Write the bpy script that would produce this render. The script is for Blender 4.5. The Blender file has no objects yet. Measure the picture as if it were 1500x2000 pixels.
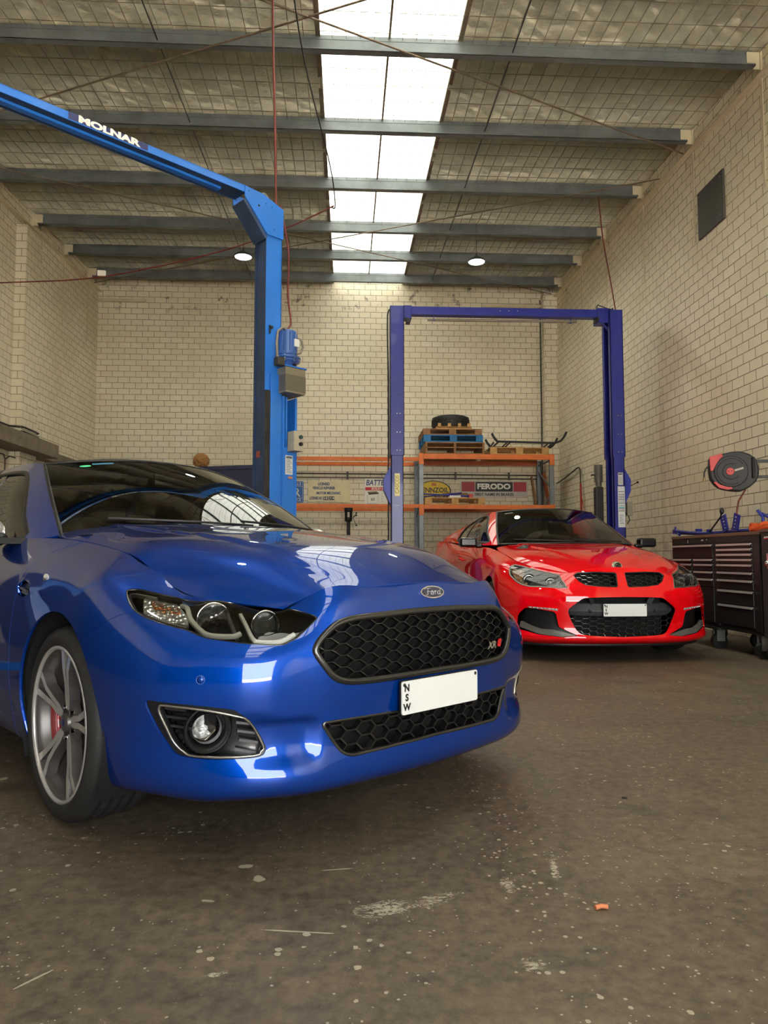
import bpy, math, random
import numpy as np
from math import sin, cos, pi, radians
from mathutils import Vector, Matrix, Euler
from mathutils.geometry import delaunay_2d_cdt

scene = bpy.context.scene
COL = scene.collection
random.seed(7)

# ------------------------------------------------------------------ camera
cam_d = bpy.data.cameras.new('camera')
cam = bpy.data.objects.new('camera', cam_d)
COL.objects.link(cam)
scene.camera = cam
cam_d.sensor_fit = 'HORIZONTAL'
cam_d.sensor_width = 36.0
cam_d.lens = 1387.0 / 1500.0 * 36.0
cam_d.clip_start = 0.05
cam.location = (0, 0, 0.89)
_yaw, _pit = radians(2.95), radians(3.7)
_fw = Vector((sin(_yaw) * cos(_pit), cos(_yaw) * cos(_pit), sin(_pit)))
cam.rotation_euler = _fw.to_track_quat('-Z', 'Y').to_euler()

# ------------------------------------------------------------------ world, exposure, light
scene.view_settings.view_transform = 'Standard'
scene.view_settings.look = 'None'
scene.view_settings.gamma = 1.0
scene.view_settings.use_curve_mapping = False
scene.view_settings.exposure = 1.42
SKYLIGHT_STRENGTH = 1.5
LAMP_STRENGTH = 75.0
DAYLIGHT = 4.2

world = bpy.data.worlds.new('daylight')
scene.world = world
world.use_nodes = True
_bg = world.node_tree.nodes['Background']
_bg.inputs[0].default_value = (0.95, 0.98, 1.0, 1)
_bg.inputs[1].default_value = DAYLIGHT

def area_lamp(name, loc, rot, sx, sy, power=0, color=(1, 1, 1), portal=False):
    d = bpy.data.lights.new(name, 'AREA')
    d.shape = 'RECTANGLE'; d.size = sx; d.size_y = sy; d.energy = power; d.color = color
    d.cycles.is_portal = portal
    o = bpy.data.objects.new(name, d); COL.objects.link(o)
    o.location = loc; o.rotation_euler = rot
    return o

FRONT_Y = -4.6
# daylight entering by the open roller door behind the camera
area_lamp('door_portal', (1.6, FRONT_Y - 0.02, 1.75), (radians(90), 0, 0), 4.0, 3.5, portal=True)

sun_d = bpy.data.lights.new('sun', 'SUN'); sun_d.energy = 62.0; sun_d.angle = radians(.6); sun_d.color = (1.0, .95, .86)
sun = bpy.data.objects.new('sun', sun_d); COL.objects.link(sun)
sun.rotation_euler = Vector((-.72, -.10, -.69)).to_track_quat('-Z', 'Y').to_euler()   # from the side, over the yard outside

# ------------------------------------------------------------------ materials
def srgb(r, g, b):
    f = lambda c: (c / 12.92) if c <= 0.04045 else ((c + 0.055) / 1.055) ** 2.4
    return (f(r / 255), f(g / 255), f(b / 255), 1)

class NT:
    def __init__(s, name):
        s.m = bpy.data.materials.new(name); s.m.use_nodes = True
        s.t = s.m.node_tree; s.n = s.t.nodes
        s.b = s.n['Principled BSDF']; s.out = s.n['Material Output']
    def new(s, typ, **kw):
        n = s.n.new(typ)
        for k, v in kw.items():
            if k.startswith('i_'):
                key = k[2:]
                n.inputs[int(key) if key.isdigit() else key.replace('_', ' ')].default_value = v
            else: setattr(n, k, v)
        return n
    def link(s, a, b): s.t.links.new(a, b)
    def coord(s, scale=None, kind='Object', rot=None, loc=None):
        tc = s.new('ShaderNodeTexCoord'); o = tc.outputs[kind]
        if scale is None and rot is None and loc is None: return o
        mp = s.new('ShaderNodeMapping')
        if scale is not None: mp.inputs['Scale'].default_value = scale if hasattr(scale, '__len__') else (scale,) * 3
        if rot is not None: mp.inputs['Rotation'].default_value = rot
        if loc is not None: mp.inputs['Location'].default_value = loc
        s.link(o, mp.inputs[0]); return mp.outputs[0]
    def noise(s, vec, scale, detail=4, rough=.55, dist=0.0):
        n = s.new('ShaderNodeTexNoise'); n.inputs['Scale'].default_value = scale
        n.inputs['Detail'].default_value = detail; n.inputs['Roughness'].default_value = rough
        n.inputs['Distortion'].default_value = dist
        s.link(vec, n.inputs['Vector']); return n.outputs['Fac']
    def ramp(s, fac, stops):
        r = s.new('ShaderNodeValToRGB'); e = r.color_ramp.elements
        e[0].position, e[0].color = stops[0][0], stops[0][1]
        e[1].position, e[1].color = stops[-1][0], stops[-1][1]
        for p, c in stops[1:-1]:
            x = e.new(p); x.color = c
        s.link(fac, r.inputs[0]); return r.outputs[0]
    def mix(s, f, a, b, mode='MIX'):
        m = s.new('ShaderNodeMix', data_type='RGBA', blend_type=mode)
        for sock, v in ((m.inputs[0], f), (m.inputs[6], a), (m.inputs[7], b)):
            if hasattr(v, 'is_linked') or hasattr(v, 'node'): s.link(v, sock)
            else: sock.default_value = v
        return m.outputs[2]
    def math(s, op, a, b=0.0, clamp=False):
        m = s.new('ShaderNodeMath', operation=op, use_clamp=clamp)
        for sock, v in ((m.inputs[0], a), (m.inputs[1], b)):
            if hasattr(v, 'node'): s.link(v, sock)
            else: sock.default_value = v
        return m.outputs[0]
    def bump(s, h, strength=.3, dist=.01, normal=None):
        b = s.new('ShaderNodeBump'); b.inputs['Strength'].default_value = strength
        b.inputs['Distance'].default_value = dist; s.link(h, b.inputs['Height'])
        if normal is not None: s.link(normal, b.inputs['Normal'])
        s.link(b.outputs[0], s.b.inputs['Normal']); return b.outputs[0]

MATS = {}
def plain(name, col, rough=.5, metal=0.0, spec=.5, coat=0.0, noise=0.0, nscale=8.0, bump=0.0, bscale=200.0, coatr=.03):
    if name in MATS: return MATS[name]
    t = NT(name); c = col if len(col) == 4 else tuple(col) + (1,)
    t.b.inputs['Base Color'].default_value = c
    t.b.inputs['Roughness'].default_value = rough
    t.b.inputs['Metallic'].default_value = metal
    t.b.inputs['Specular IOR Level'].default_value = spec
    t.b.inputs['Coat Weight'].default_value = coat
    t.b.inputs['Coat Roughness'].default_value = coatr
    v = t.coord()
    n = t.noise(v, nscale, 6, .6)
    lo = tuple(x * (1 - noise) for x in c[:3]) + (1,); hi = tuple(min(1, x * (1 + noise)) for x in c[:3]) + (1,)
    t.link(t.ramp(n, [(.3, lo), (.7, hi)]), t.b.inputs['Base Color'])
    if bump:
        t.bump(t.noise(v, bscale, 3), bump, .002)
    MATS[name] = t.m
    return t.m

def emit(name, col, strength):
    t = NT(name)
    t.b.inputs['Base Color'].default_value = (0.8, 0.8, 0.8, 1)
    t.b.inputs['Emission Color'].default_value = tuple(col[:3]) + (1,)
    t.b.inputs['Emission Strength'].default_value = strength
    MATS[name] = t.m; return t.m

# ------------------------------------------------------------------ mesh helpers
class MB:
    """collects geometry; build() links it as one mesh object"""
    def __init__(s): s.v = []; s.f = []; s.mi = []; s.cur = 0; s.sm = []
    def add(s, vs, fs, smooth=False):
        o = len(s.v); s.v += [tuple(map(float, p)) for p in vs]
        for f in fs: s.f.append(tuple(i + o for i in f)); s.mi.append(s.cur); s.sm.append(smooth)
        return s
    def box(s, c, size, M=None):
        x, y, z = [q / 2 for q in size]
        vs = [Vector((sx * x, sy * y, sz * z)) for sx in (-1, 1) for sy in (-1, 1) for sz in (-1, 1)]
        if M is not None: vs = [M @ v for v in vs]
        c = Vector(c)
        return s.add([v + c for v in vs], [(0, 1, 3, 2), (4, 6, 7, 5), (0, 4, 5, 1), (2, 3, 7, 6), (0, 2, 6, 4), (1, 5, 7, 3)])
    def boxx(s, a, b):
        return s.box([(a[i] + b[i]) / 2 for i in range(3)], [abs(b[i] - a[i]) for i in range(3)])
    def frame(s, d):
        d = Vector(d).normalized(); u = Vector((0, 0, 1)) if abs(d.z) < .95 else Vector((1, 0, 0))
        a = d.cross(u).normalized(); return d, a, a.cross(d).normalized()
    def bar(s, p, q, w, h, up=None):
        p, q = Vector(p), Vector(q); d = (q - p).normalized()
        u = Vector(up) if up is not None else (Vector((0, 0, 1)) if abs(d.z) < .95 else Vector((0, 1, 0)))
        a = d.cross(u).normalized(); b = a.cross(d).normalized()
        vs = [e + a * sx * w / 2 + b * sz * h / 2 for e in (p, q) for sx, sz in ((-1, -1), (1, -1), (1, 1), (-1, 1))]
        return s.add(vs, [(3, 2, 1, 0), (4, 5, 6, 7), (0, 1, 5, 4), (1, 2, 6, 5), (2, 3, 7, 6), (3, 0, 4, 7)])
    def tube(s, pts, r, n=10, cap=True, closed=False):
        pts = [Vector(p) for p in pts]; m = len(pts)
        rs = r if hasattr(r, '__len__') else [r] * m
        vs = []; fs = []; prev = None
        for i, p in enumerate(pts):
            if closed: d = pts[(i + 1) % m] - pts[i - 1]
            else: d = pts[min(i + 1, m - 1)] - pts[max(i - 1, 0)]
            d.normalize()
            if prev is None: _, a, b = s.frame(d)
            else:
                a = prev - d * prev.dot(d); a.normalize(); b = a.cross(d)
            prev = a
            for k in range(n):
                t = 2 * pi * k / n; vs.append(p + a * cos(t) * rs[i] + b * sin(t) * rs[i])
        L = m if closed else m - 1
        for i in range(L):
            for k in range(n):
                j = (i + 1) % m
                fs.append((i * n + k, i * n + (k + 1) % n, j * n + (k + 1) % n, j * n + k))
        s.add(vs, fs, True)
        if cap and not closed:
            s.add(vs[:n], [tuple(range(n))]); s.add(vs[-n:], [tuple(range(n))[::-1]])
        return s
    def cyl(s, p, q, r, n=24, r2=None, cap=True):
        return s.tube([p, q], [r, r if r2 is None else r2], n, cap)
    def lathe(s, prof, o=(0, 0, 0), axis='z', n=48, closed=False, smooth=True):
        o = Vector(o); vs = []; fs = []; m = len(prof)
        for i in range(n):
            t = 2 * pi * i / n
            for r, h in prof:
                if axis == 'z': p = (r * cos(t), r * sin(t), h)
                elif axis == 'y': p = (r * cos(t), h, r * sin(t))
                else: p = (h, r * cos(t), r * sin(t))
                vs.append(o + Vector(p))
        L = m if closed else m - 1
        for i in range(n):
            for k in range(L):
                a, b = i * m + k, i * m + (k + 1) % m
                c, d = ((i + 1) % n) * m + (k + 1) % m, ((i + 1) % n) * m + k
                fs.append((a, b, c, d))
        return s.add(vs, fs, smooth)
    def prism(s, poly, z0, z1, M=None):
        n = len(poly)
        vs = [Vector((x, y, z0)) for x, y in poly] + [Vector((x, y, z1)) for x, y in poly]
        if M is not None: vs = [M @ v for v in vs]
        fs = [tuple(range(n))[::-1], tuple(range(n, 2 * n))] + [(i, (i + 1) % n, n + (i + 1) % n, n + i) for i in range(n)]
        return s.add(vs, fs)
    def sphere(s, c, r, n=16, m=10, sc=(1, 1, 1)):
        c = Vector(c); vs = []; fs = []
        for j in range(m + 1):
            ph = pi * j / m
            for i in range(n):
                t = 2 * pi * i / n
                vs.append(c + Vector((r * sc[0] * sin(ph) * cos(t), r * sc[1] * sin(ph) * sin(t), r * sc[2] * cos(ph))))
        for j in range(m):
            for i in range(n):
                fs.append((j * n + i, (j + 1) * n + i, (j + 1) * n + (i + 1) % n, j * n + (i + 1) % n))
        return s.add(vs, fs, True)
    def build(s, name, mat, parent=None, bevel=0.0, loc=None):
        me = bpy.data.meshes.new(name)
        me.from_pydata(s.v, [], s.f)
        mats = mat if isinstance(mat, (list, tuple)) else [mat]
        for m in mats: me.materials.append(m)
        me.polygons.foreach_set('material_index', s.mi)
        me.polygons.foreach_set('use_smooth', s.sm)
        me.update()
        o = bpy.data.objects.new(name, me); COL.objects.link(o)
        if parent is not None: o.parent = parent
        if loc is not None: o.location = loc
        if bevel:
            b = o.modifiers.new('edge', 'BEVEL'); b.width = bevel; b.segments = 2; b.limit_method = 'ANGLE'; b.angle_limit = radians(40)
            b.harden_normals = False
        return o

def fixn(o):
    import bmesh
    bm = bmesh.new(); bm.from_mesh(o.data); bmesh.ops.recalc_face_normals(bm, faces=bm.faces); bm.to_mesh(o.data); bm.free()
    return o

def tag(o, label=None, cat=None, group=None, kind=None):
    if label: o['label'] = label
    if cat: o['category'] = cat
    if group: o['group'] = group
    if kind: o['kind'] = kind
    return o

def empty(name, loc=(0, 0, 0), rz=0.0, label=None, cat=None, group=None):
    o = bpy.data.objects.new(name, None); COL.objects.link(o)
    o.empty_display_size = .1
    o.location = loc; o.rotation_euler = (0, 0, rz)
    return tag(o, label, cat, group)

def struct(o): o['kind'] = 'structure'; return o

def copy_tree(o, parent=None):
    c = o.copy(); COL.objects.link(c); c.parent = parent
    for ch in list(o.children): copy_tree(ch, c)
    return c

def text_mesh(name, txt, size, mat, parent=None, M=None, depth=.0015, bold=0.0, sx=1.0, shear=0.0, align='CENTER', spacing=1.0):
    cu = bpy.data.curves.new(name, 'FONT'); cu.body = txt; cu.size = size; cu.align_x = align; cu.align_y = 'CENTER'
    cu.extrude = depth; cu.offset = bold; cu.shear = shear; cu.space_character = spacing; cu.resolution_u = 3
    tmp = bpy.data.objects.new(name, cu); COL.objects.link(tmp)
    me = bpy.data.meshes.new_from_object(tmp)
    bpy.data.objects.remove(tmp)
    T = Matrix.Diagonal((sx, 1, 1, 1))
    me.transform((M if M is not None else Matrix()) @ T)
    me.materials.clear(); me.materials.append(mat)
    o = bpy.data.objects.new(name, me); COL.objects.link(o)
    if parent is not None: o.parent = parent
    return o

def face_M(o, xdir, zup=(0, 0, 1)):
    """matrix: text x -> xdir, text y -> zup, text z (out) -> xdir x zup, at o"""
    x = Vector(xdir).normalized(); y = Vector(zup).normalized(); z = x.cross(y)
    M = Matrix((x, y, z)).transposed().to_4x4(); M.translation = Vector(o); return M
# ================================================================== the room
XL, XR, YB = -5.28, 4.49, 15.0
def roofz(y): return 6.20 + .053 * (y - 7.2) + .235      # underside of the roof sheets / foil

def mat_wall():
    t = NT('painted_blockwork')
    tc = t.new('ShaderNodeTexCoord')
    geo = t.new('ShaderNodeNewGeometry')
    sep = t.new('ShaderNodeSeparateXYZ'); t.link(tc.outputs['Object'], sep.inputs[0])
    nrm = t.new('ShaderNodeSeparateXYZ'); t.link(geo.outputs['True Normal'], nrm.inputs[0])
    ax = t.math('GREATER_THAN', t.math('ABSOLUTE', nrm.outputs[0]), .5)
    u = t.math('ADD', t.math('MULTIPLY', sep.outputs[1], ax), t.math('MULTIPLY', sep.outputs[0], t.math('SUBTRACT', 1.0, ax)))
    co = t.new('ShaderNodeCombineXYZ'); t.link(u, co.inputs[0]); t.link(sep.outputs[2], co.inputs[1])
    br = t.new('ShaderNodeTexBrick'); t.link(co.outputs[0], br.inputs['Vector'])
    br.inputs['Scale'].default_value = 1.0; br.inputs['Brick Width'].default_value = .2415; br.inputs['Row Height'].default_value = .1235
    br.inputs['Mortar Size'].default_value = .0050; br.inputs['Mortar Smooth'].default_value = .25; br.inputs['Bias'].default_value = 0
    br.inputs['Color1'].default_value = srgb(224, 215, 190); br.inputs['Color2'].default_value = srgb(231, 223, 200)
    br.inputs['Mortar'].default_value = srgb(110, 98, 75)
    P = tc.outputs['Object']
    big = t.noise(P, .55, 4, .6)
    c1 = t.mix(t.ramp(big, [(.38, (0, 0, 0, 1)), (.68, (.5, .5, .5, 1))]), br.outputs['Color'], srgb(190, 176, 142))
    # dirt smears low down
    z = sep.outputs[2]
    low = t.math('MULTIPLY', t.math('SUBTRACT', 1.75, z, True), .9, True)
    sm = t.noise(t.coord((1.3, 1.3, 3.2)), 2.1, 6, .65)
    dirt = t.math('MULTIPLY', low, t.ramp(sm, [(.48, (0, 0, 0, 1)), (.66, (1, 1, 1, 1))]), True)
    c2 = t.mix(t.math('MULTIPLY', dirt, .55), c1, srgb(96, 84, 66))
    # black scuffs right at the top of the wall
    hi = t.math('MULTIPLY', t.math('SUBTRACT', z, 5.9, True), 2.0, True)
    sp = t.noise(P, 4.5, 6, .75)
    spk = t.math('MULTIPLY', hi, t.ramp(sp, [(.58, (0, 0, 0, 1)), (.66, (1, 1, 1, 1))]), True)
    c3 = t.mix(t.math('MULTIPLY', spk, .8), c2, srgb(60, 52, 44))
    # small chips and drill marks
    fl = t.ramp(t.noise(P, 14, 2, .5), [(.74, (0, 0, 0, 1)), (.77, (1, 1, 1, 1))])
    c4 = t.mix(t.math('MULTIPLY', fl, .35), c3, srgb(90, 78, 60))
    t.link(c4, t.b.inputs['Base Color'])
    t.b.inputs['Roughness'].default_value = .62
    h = t.math('ADD', t.math('MULTIPLY', br.outputs['Fac'], -1.0), t.math('MULTIPLY', t.noise(P, 90, 3), .12))
    t.bump(h, .55, .006)
    MATS['wall'] = t.m; return t.m

def mat_floor():
    t = NT('stained_concrete')
    P = t.coord()
    n1 = t.noise(P, .45, 6, .62, .4); n2 = t.noise(P, 3.0, 8, .7); n3 = t.noise(P, 26, 6, .7)
    base = t.ramp(n1, [(.34, srgb(80, 66, 55)), (.5, srgb(97, 83, 67)), (.64, srgb(126, 111, 90))])
    b2 = t.mix(t.ramp(n2, [(.40, (.75, .75, .75, 1)), (.60, (0, 0, 0, 1))]), base, srgb(68, 59, 50))
    b3 = t.mix(.36, b2, t.ramp(n3, [(.34, srgb(62, 54, 45)), (.66, srgb(150, 137, 113))]))
    # dark oil patches
    oil = t.ramp(t.noise(P, 1.25, 3, .5), [(.63, (0, 0, 0, 1)), (.70, (1, 1, 1, 1))])
    b4 = t.mix(t.math('MULTIPLY', oil, .45), b3, srgb(58, 50, 44))
    # streaks of old tyre marks
    st = t.ramp(t.noise(t.coord((9, .8, 1), rot=(0, 0, .55)), 1.2, 4, .6), [(.54, (0, 0, 0, 1)), (.72, (.6, .6, .6, 1))])
    b5 = t.mix(t.math('MULTIPLY', st, .4), b4, srgb(70, 62, 54))
    # paint specks: scattered small pale drops, denser in patches
    def drops(scale, thr, msc, mlo, mhi):
        v = t.new('ShaderNodeTexVoronoi'); v.inputs['Scale'].default_value = scale; v.inputs['Randomness'].default_value = 1
        wob = t.new('ShaderNodeTexNoise'); wob.inputs['Scale'].default_value = scale * 2.2
        t.link(P, wob.inputs['Vector'])
        mv = t.new('ShaderNodeMix', data_type='VECTOR'); mv.inputs[0].default_value = .012 * 24 / scale
        t.link(P, mv.inputs[4]); t.link(wob.outputs['Color'], mv.inputs[5]); t.link(mv.outputs[1], v.inputs['Vector'])
        sepc = t.new('ShaderNodeSeparateColor'); t.link(v.outputs['Color'], sepc.inputs[0])
        rad = t.math('MULTIPLY', t.math('POWER', sepc.outputs[0], 3.0), thr)
        d = t.math('LESS_THAN', v.outputs['Distance'], rad)
        keep = t.ramp(t.noise(P, msc, 3, .6), [(mlo, (0, 0, 0, 1)), (mhi, (1, 1, 1, 1))])
        k2 = t.math('LESS_THAN', sepc.outputs[1], keep)
        return t.math('MULTIPLY', d, k2)
    d1 = drops(34, .30, 1.1, .42, .72); d2 = drops(9, .26, .8, .5, .8); d3 = drops(90, .34, 1.6, .40, .75)
    # the band of drips running towards the cars
    sx = t.new('ShaderNodeSeparateXYZ'); t.link(P, sx.inputs[0])
    wv = t.math('MULTIPLY', t.math('SUBTRACT', t.noise(P, 1.3, 2), .5), .25)
    bx = t.math('ABSOLUTE', t.math('SUBTRACT', t.math('ADD', sx.outputs[0], wv), .50))
    band = t.math('MULTIPLY', t.math('SUBTRACT', .13, bx, True), 9.0, True)
    v4 = t.new('ShaderNodeTexVoronoi'); v4.inputs['Scale'].default_value = 60; t.link(P, v4.inputs['Vector'])
    s4 = t.new('ShaderNodeSeparateColor'); t.link(v4.outputs['Color'], s4.inputs[0])
    d4 = t.math('MULTIPLY', t.math('LESS_THAN', v4.outputs['Distance'], t.math('MULTIPLY', t.math('POWER', s4.outputs[0], 2.0), .42)), t.math('LESS_THAN', s4.outputs[1], t.math('MULTIPLY', band, .75)))
    dm = t.math('MAXIMUM', t.math('MAXIMUM', d1, d2), t.math('MAXIMUM', d3, d4))
    # scratchy pale scuffs
    w = t.ramp(t.noise(t.coord((1, 3, 1), rot=(0, 0, .5)), 5.5, 8, .8, 1.2), [(.66, (0, 0, 0, 1)), (.72, (1, 1, 1, 1))])
    ww = t.math('MULTIPLY', w, t.ramp(t.noise(P, .9, 2), [(.56, (0, 0, 0, 1)), (.66, (1, 1, 1, 1))]))
    msk = t.math('MULTIPLY', t.math('MAXIMUM', dm, t.math('MULTIPLY', ww, .6)), .8, True)
    # known splashes of pale paint: (x, y, rx, ry, angle, cut)
    wobn = t.new('ShaderNodeTexNoise'); wobn.inputs['Scale'].default_value = 38; wobn.inputs['Detail'].default_value = 6; wobn.inputs['Roughness'].default_value = .75; wobn.inputs['Distortion'].default_value = 1.5; t.link(t.coord((1, 2.2, 1), rot=(0, 0, .7)), wobn.inputs['Vector'])
    fine = t.noise(P, 30, 3, .6)
    for (x, y, rx, ry, an, ragged) in ((.10, 1.865, .085, .045, .2, 1), (.23, 1.905, .075, .030, .5, 1), (-.29, 2.133, .022, .014, .1, 0), (-.094, 1.751, .012, .011, 0, 0), (-.12, 1.765, .11, .0035, -.15, 0), (.60, 2.09, .012, .09, -.2, 1), (-.02, 2.10, .06, .004, .1, 0), (-.36, 1.93, .02, .006, -.3, 0), (-.28, 1.60, .03, .012, .3, 1), (-.66, 1.60, .05, .004, .9, 0), (.41, 1.60, .03, .03, 0, 1), (.44, 1.98, .02, .05, 0, 1)):
        mp = t.new('ShaderNodeMapping'); mp.vector_type = 'TEXTURE'; mp.inputs['Location'].default_value = (x, y, 0); mp.inputs['Rotation'].default_value = (0, 0, an); mp.inputs['Scale'].default_value = (rx, ry, 1)
        t.link(P, mp.inputs[0]); ln = t.new('ShaderNodeVectorMath', operation='LENGTH'); t.link(mp.outputs[0], ln.inputs[0])
        v = t.math('SUBTRACT', 1.0, ln.outputs['Value'])
        if ragged: bl = t.math('MULTIPLY', t.math('GREATER_THAN', t.math('ADD', wobn.outputs['Fac'], t.math('MULTIPLY', v, .10)), .56), t.math('GREATER_THAN', v, 0.0))
        else: bl = t.math('GREATER_THAN', t.math('ADD', v, t.math('SUBTRACT', fine, .5)), .12)
        msk = t.math('MAXIMUM', msk, t.math('MULTIPLY', bl, .85))
    b6 = t.mix(msk, b5, srgb(186, 180, 160))
    t.link(b6, t.b.inputs['Base Color'])
    t.link(t.ramp(n2, [(.3, (.42, .42, .42, 1)), (.7, (.62, .62, .62, 1))]), t.b.inputs['Roughness'])
    t.bump(t.math('ADD', t.noise(P, 60, 6, .7), t.math('MULTIPLY', msk, .6)), .18, .004)
    return t.m

def mat_foil():
    t = NT('crinkled_foil')
    P = t.coord()
    n1 = t.noise(P, 3.0, 7, .7, 1.2); n2 = t.noise(t.coord((1, 2.6, 1)), 7, 8, .72, 2.2); n3 = t.noise(t.coord((3.5, .8, 1)), 2.4, 6, .65, .8)
    t.link(t.ramp(n1, [(.3, srgb(226, 216, 184)), (.7, srgb(250, 246, 226))]), t.b.inputs['Base Color'])
    t.b.inputs['Metallic'].default_value = .75
    t.b.inputs['Roughness'].default_value = .22
    h = t.math('ADD', t.math('ADD', n1, t.math('MULTIPLY', n2, .8)), t.math('MULTIPLY', n3, .35))
    t.bump(h, 1.0, .30)
    return t.m

def mat_galv():
    t = NT('galvanised_steel')
    P = t.coord()
    n = t.noise(P, 3, 6, .6); n2 = t.noise(P, 60, 3, .6)
    t.link(t.ramp(n, [(.3, srgb(92, 97, 98)), (.7, srgb(124, 129, 130))]), t.b.inputs['Base Color'])
    t.b.inputs['Metallic'].default_value = .35; t.b.inputs['Roughness'].default_value = .5
    t.bump(n2, .08, .002); return t.m

def mat_skylight():
    t = NT('translucent_sheet')
    P = t.coord()
    n = t.noise(P, 1.4, 6, .6); st = t.noise(t.coord((14, .5, 1)), 2.0, 4, .6)
    c = t.ramp(n, [(.3, (.86, .88, .70, 1)), (.7, (1, 1, .93, 1))])
    s = t.ramp(st, [(.3, (.75, .75, .75, 1)), (.6, (1, 1, 1, 1))])
    t.b.inputs['Base Color'].default_value = (.7, .7, .62, 1); t.b.inputs['Roughness'].default_value = .5
    t.link(t.mix(1.0, c, s, 'MULTIPLY'), t.b.inputs['Emission Color'])
    t.b.inputs['Emission Strength'].default_value = SKYLIGHT_STRENGTH
    return t.m

M_WALL, M_FLOOR, M_FOIL, M_GALV, M_SKY = mat_wall(), mat_floor(), mat_foil(), mat_galv(), mat_skylight()
M_CONC = plain('weathered_concrete', srgb(122, 110, 92), .85, noise=.25, nscale=5, bump=.4, bscale=60)
M_CREAM = plain('cream_paint', srgb(205, 192, 162), .5, noise=.12, nscale=4)
M_DKST = plain('dark_steel', srgb(58, 58, 58), .45, .6, noise=.2)
M_APRON = plain('outdoor_concrete', srgb(196, 192, 184), .8, noise=.15, nscale=2)
M_RUST = plain('rusty_rod', srgb(118, 100, 82), .6, .3, noise=.3, nscale=12)

# floor and outdoor apron
m = MB(); m.boxx((XL - .25, FRONT_Y - .2, -.1), (XR + .25, YB + .25, 0)); struct(m.build('floor', M_FLOOR))
m = MB(); m.boxx((-30, -40, -.14), (30, FRONT_Y - .2, -.02)); struct(m.build('ground', M_APRON))
# walls
m = MB(); m.boxx((XL - .25, YB, 0), (XR + .25, YB + .2, 7.0)); struct(m.build('wall_back', M_WALL))
m = MB(); m.boxx((XL - .2, FRONT_Y, 0), (XL, YB, 7.0)); struct(m.build('wall_left', M_WALL))
m = MB(); m.boxx((XR, FRONT_Y, 0), (XR + .2, YB, 7.0)); struct(m.build('wall_right', M_WALL))
m = MB()
m.boxx((XL - .2, FRONT_Y - .2, 0), (-.4, FRONT_Y, 7.0)); m.boxx((3.6, FRONT_Y - .2, 0), (XR + .2, FRONT_Y, 7.0))
m.boxx((-.4, FRONT_Y - .2, 3.5), (3.6, FRONT_Y, 7.0)); struct(m.build('wall_front', M_WALL))
# pilasters (part of the brickwork)
m = MB(); m.boxx((4.20, 14.76, 0), (XR, YB, 6.6)); struct(m.build('wall_pilaster_back', M_WALL))
m = MB(); m.boxx((XL, 11.29, 0), (XL + .165, 11.87, 6.20)); struct(m.build('wall_pilaster_left', M_WALL))
m = MB(); m.cyl((4.175, 14.97, 0), (4.175, 14.97, 6.5), .012, 8); struct(m.build('trim_pipe_back', M_DKST))
# concrete ledge on the left wall, with recess wall below
m = MB(); m.boxx((XL, 8.2, 2.55), (XL + .42, 12.15, 2.78)); m.boxx((XL, 12.15, 2.55), (XL + .2, 14.9, 2.72)); struct(m.build('trim_ledge_left', M_CONC, bevel=.01))
# roof: foil in two strips beside the skylight, and skylight sheets
SX0, SX1 = -.31, 1.17
def roof_strip(x0, x1, name, mat, y0=FRONT_Y - .2, y1=YB + .2, corr=False):
    m = MB(); n = int((x1 - x0) / (.019 if corr else .5)); vs = []; fs = []
    ys = [y0, y1]
    for i in range(n + 1):
        x = x0 + (x1 - x0) * i / n
        for y in ys:
            vs.append((x, y, roofz(y) + (.009 * sin(2 * pi * (x - x0) / .076) if corr else 0)))
    for i in range(n): fs.append((2 * i, 2 * i + 1, 2 * i + 3, 2 * i + 2))
    m.add(vs, fs, corr); return struct(m.build(name, mat))
def thick_roof(x0, x1, name):
    # foil sagging between the purlins, with a thickness of roof above it
    m = MB(); nx = int((x1 - x0) / .10); ys = np.arange(FRONT_Y - .2, YB + .21, .10)
    rs = np.random.RandomState(int(abs(x0) * 10) + 3)
    vs = []; fs = []
    for i in range(nx + 1):
        for j, y in enumerate(ys):
            ph = ((y - PUR0) / PDY) % 1.0
            sag = -.035 * sin(pi * ph)
            vs.append((x0 + (x1 - x0) * i / nx, y, roofz(y) + sag + rs.uniform(-.007, .007)))
    N = len(ys)
    for i in range(nx):
        for j in range(N - 1): fs.append((i * N + j, i * N + j + 1, (i + 1) * N + j + 1, (i + 1) * N + j))
    m.add(vs, fs, True)
    m.boxx((x0, FRONT_Y - .2, 6.95), (x1, YB + .2, 7.0))
    return struct(m.build(name, M_FOIL))
PUR0, PDY = 7.2, 1.55
thick_roof(XL - .2, SX0, 'ceiling_foil_left'); thick_roof(SX1, XR + .2, 'ceiling_foil_right')
roof_strip(SX0 - .03, (SX0 + SX1) / 2 + .03, 'window_1', M_SKY, corr=True)
roof_strip((SX0 + SX1) / 2, SX1 + .03, 'window_2', M_SKY, corr=True)
m = MB(); m.boxx((SX0 - .05, FRONT_Y, 6.9), (SX1 + .05, YB + .2, 6.93)); 
# flashing strips beside the skylight and a batten down the middle
for k, x in enumerate((SX0 - .02, SX1 + .02, (SX0 + SX1) / 2)):
    w = .05 if k < 2 else .022
    m = MB(); a, b = FRONT_Y, YB
    m.bar((x, a, roofz(a) - .02), (x, b, roofz(b) - .02), w, .03); struct(m.build('trim_%d' % (k + 1), M_CONC))
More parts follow.
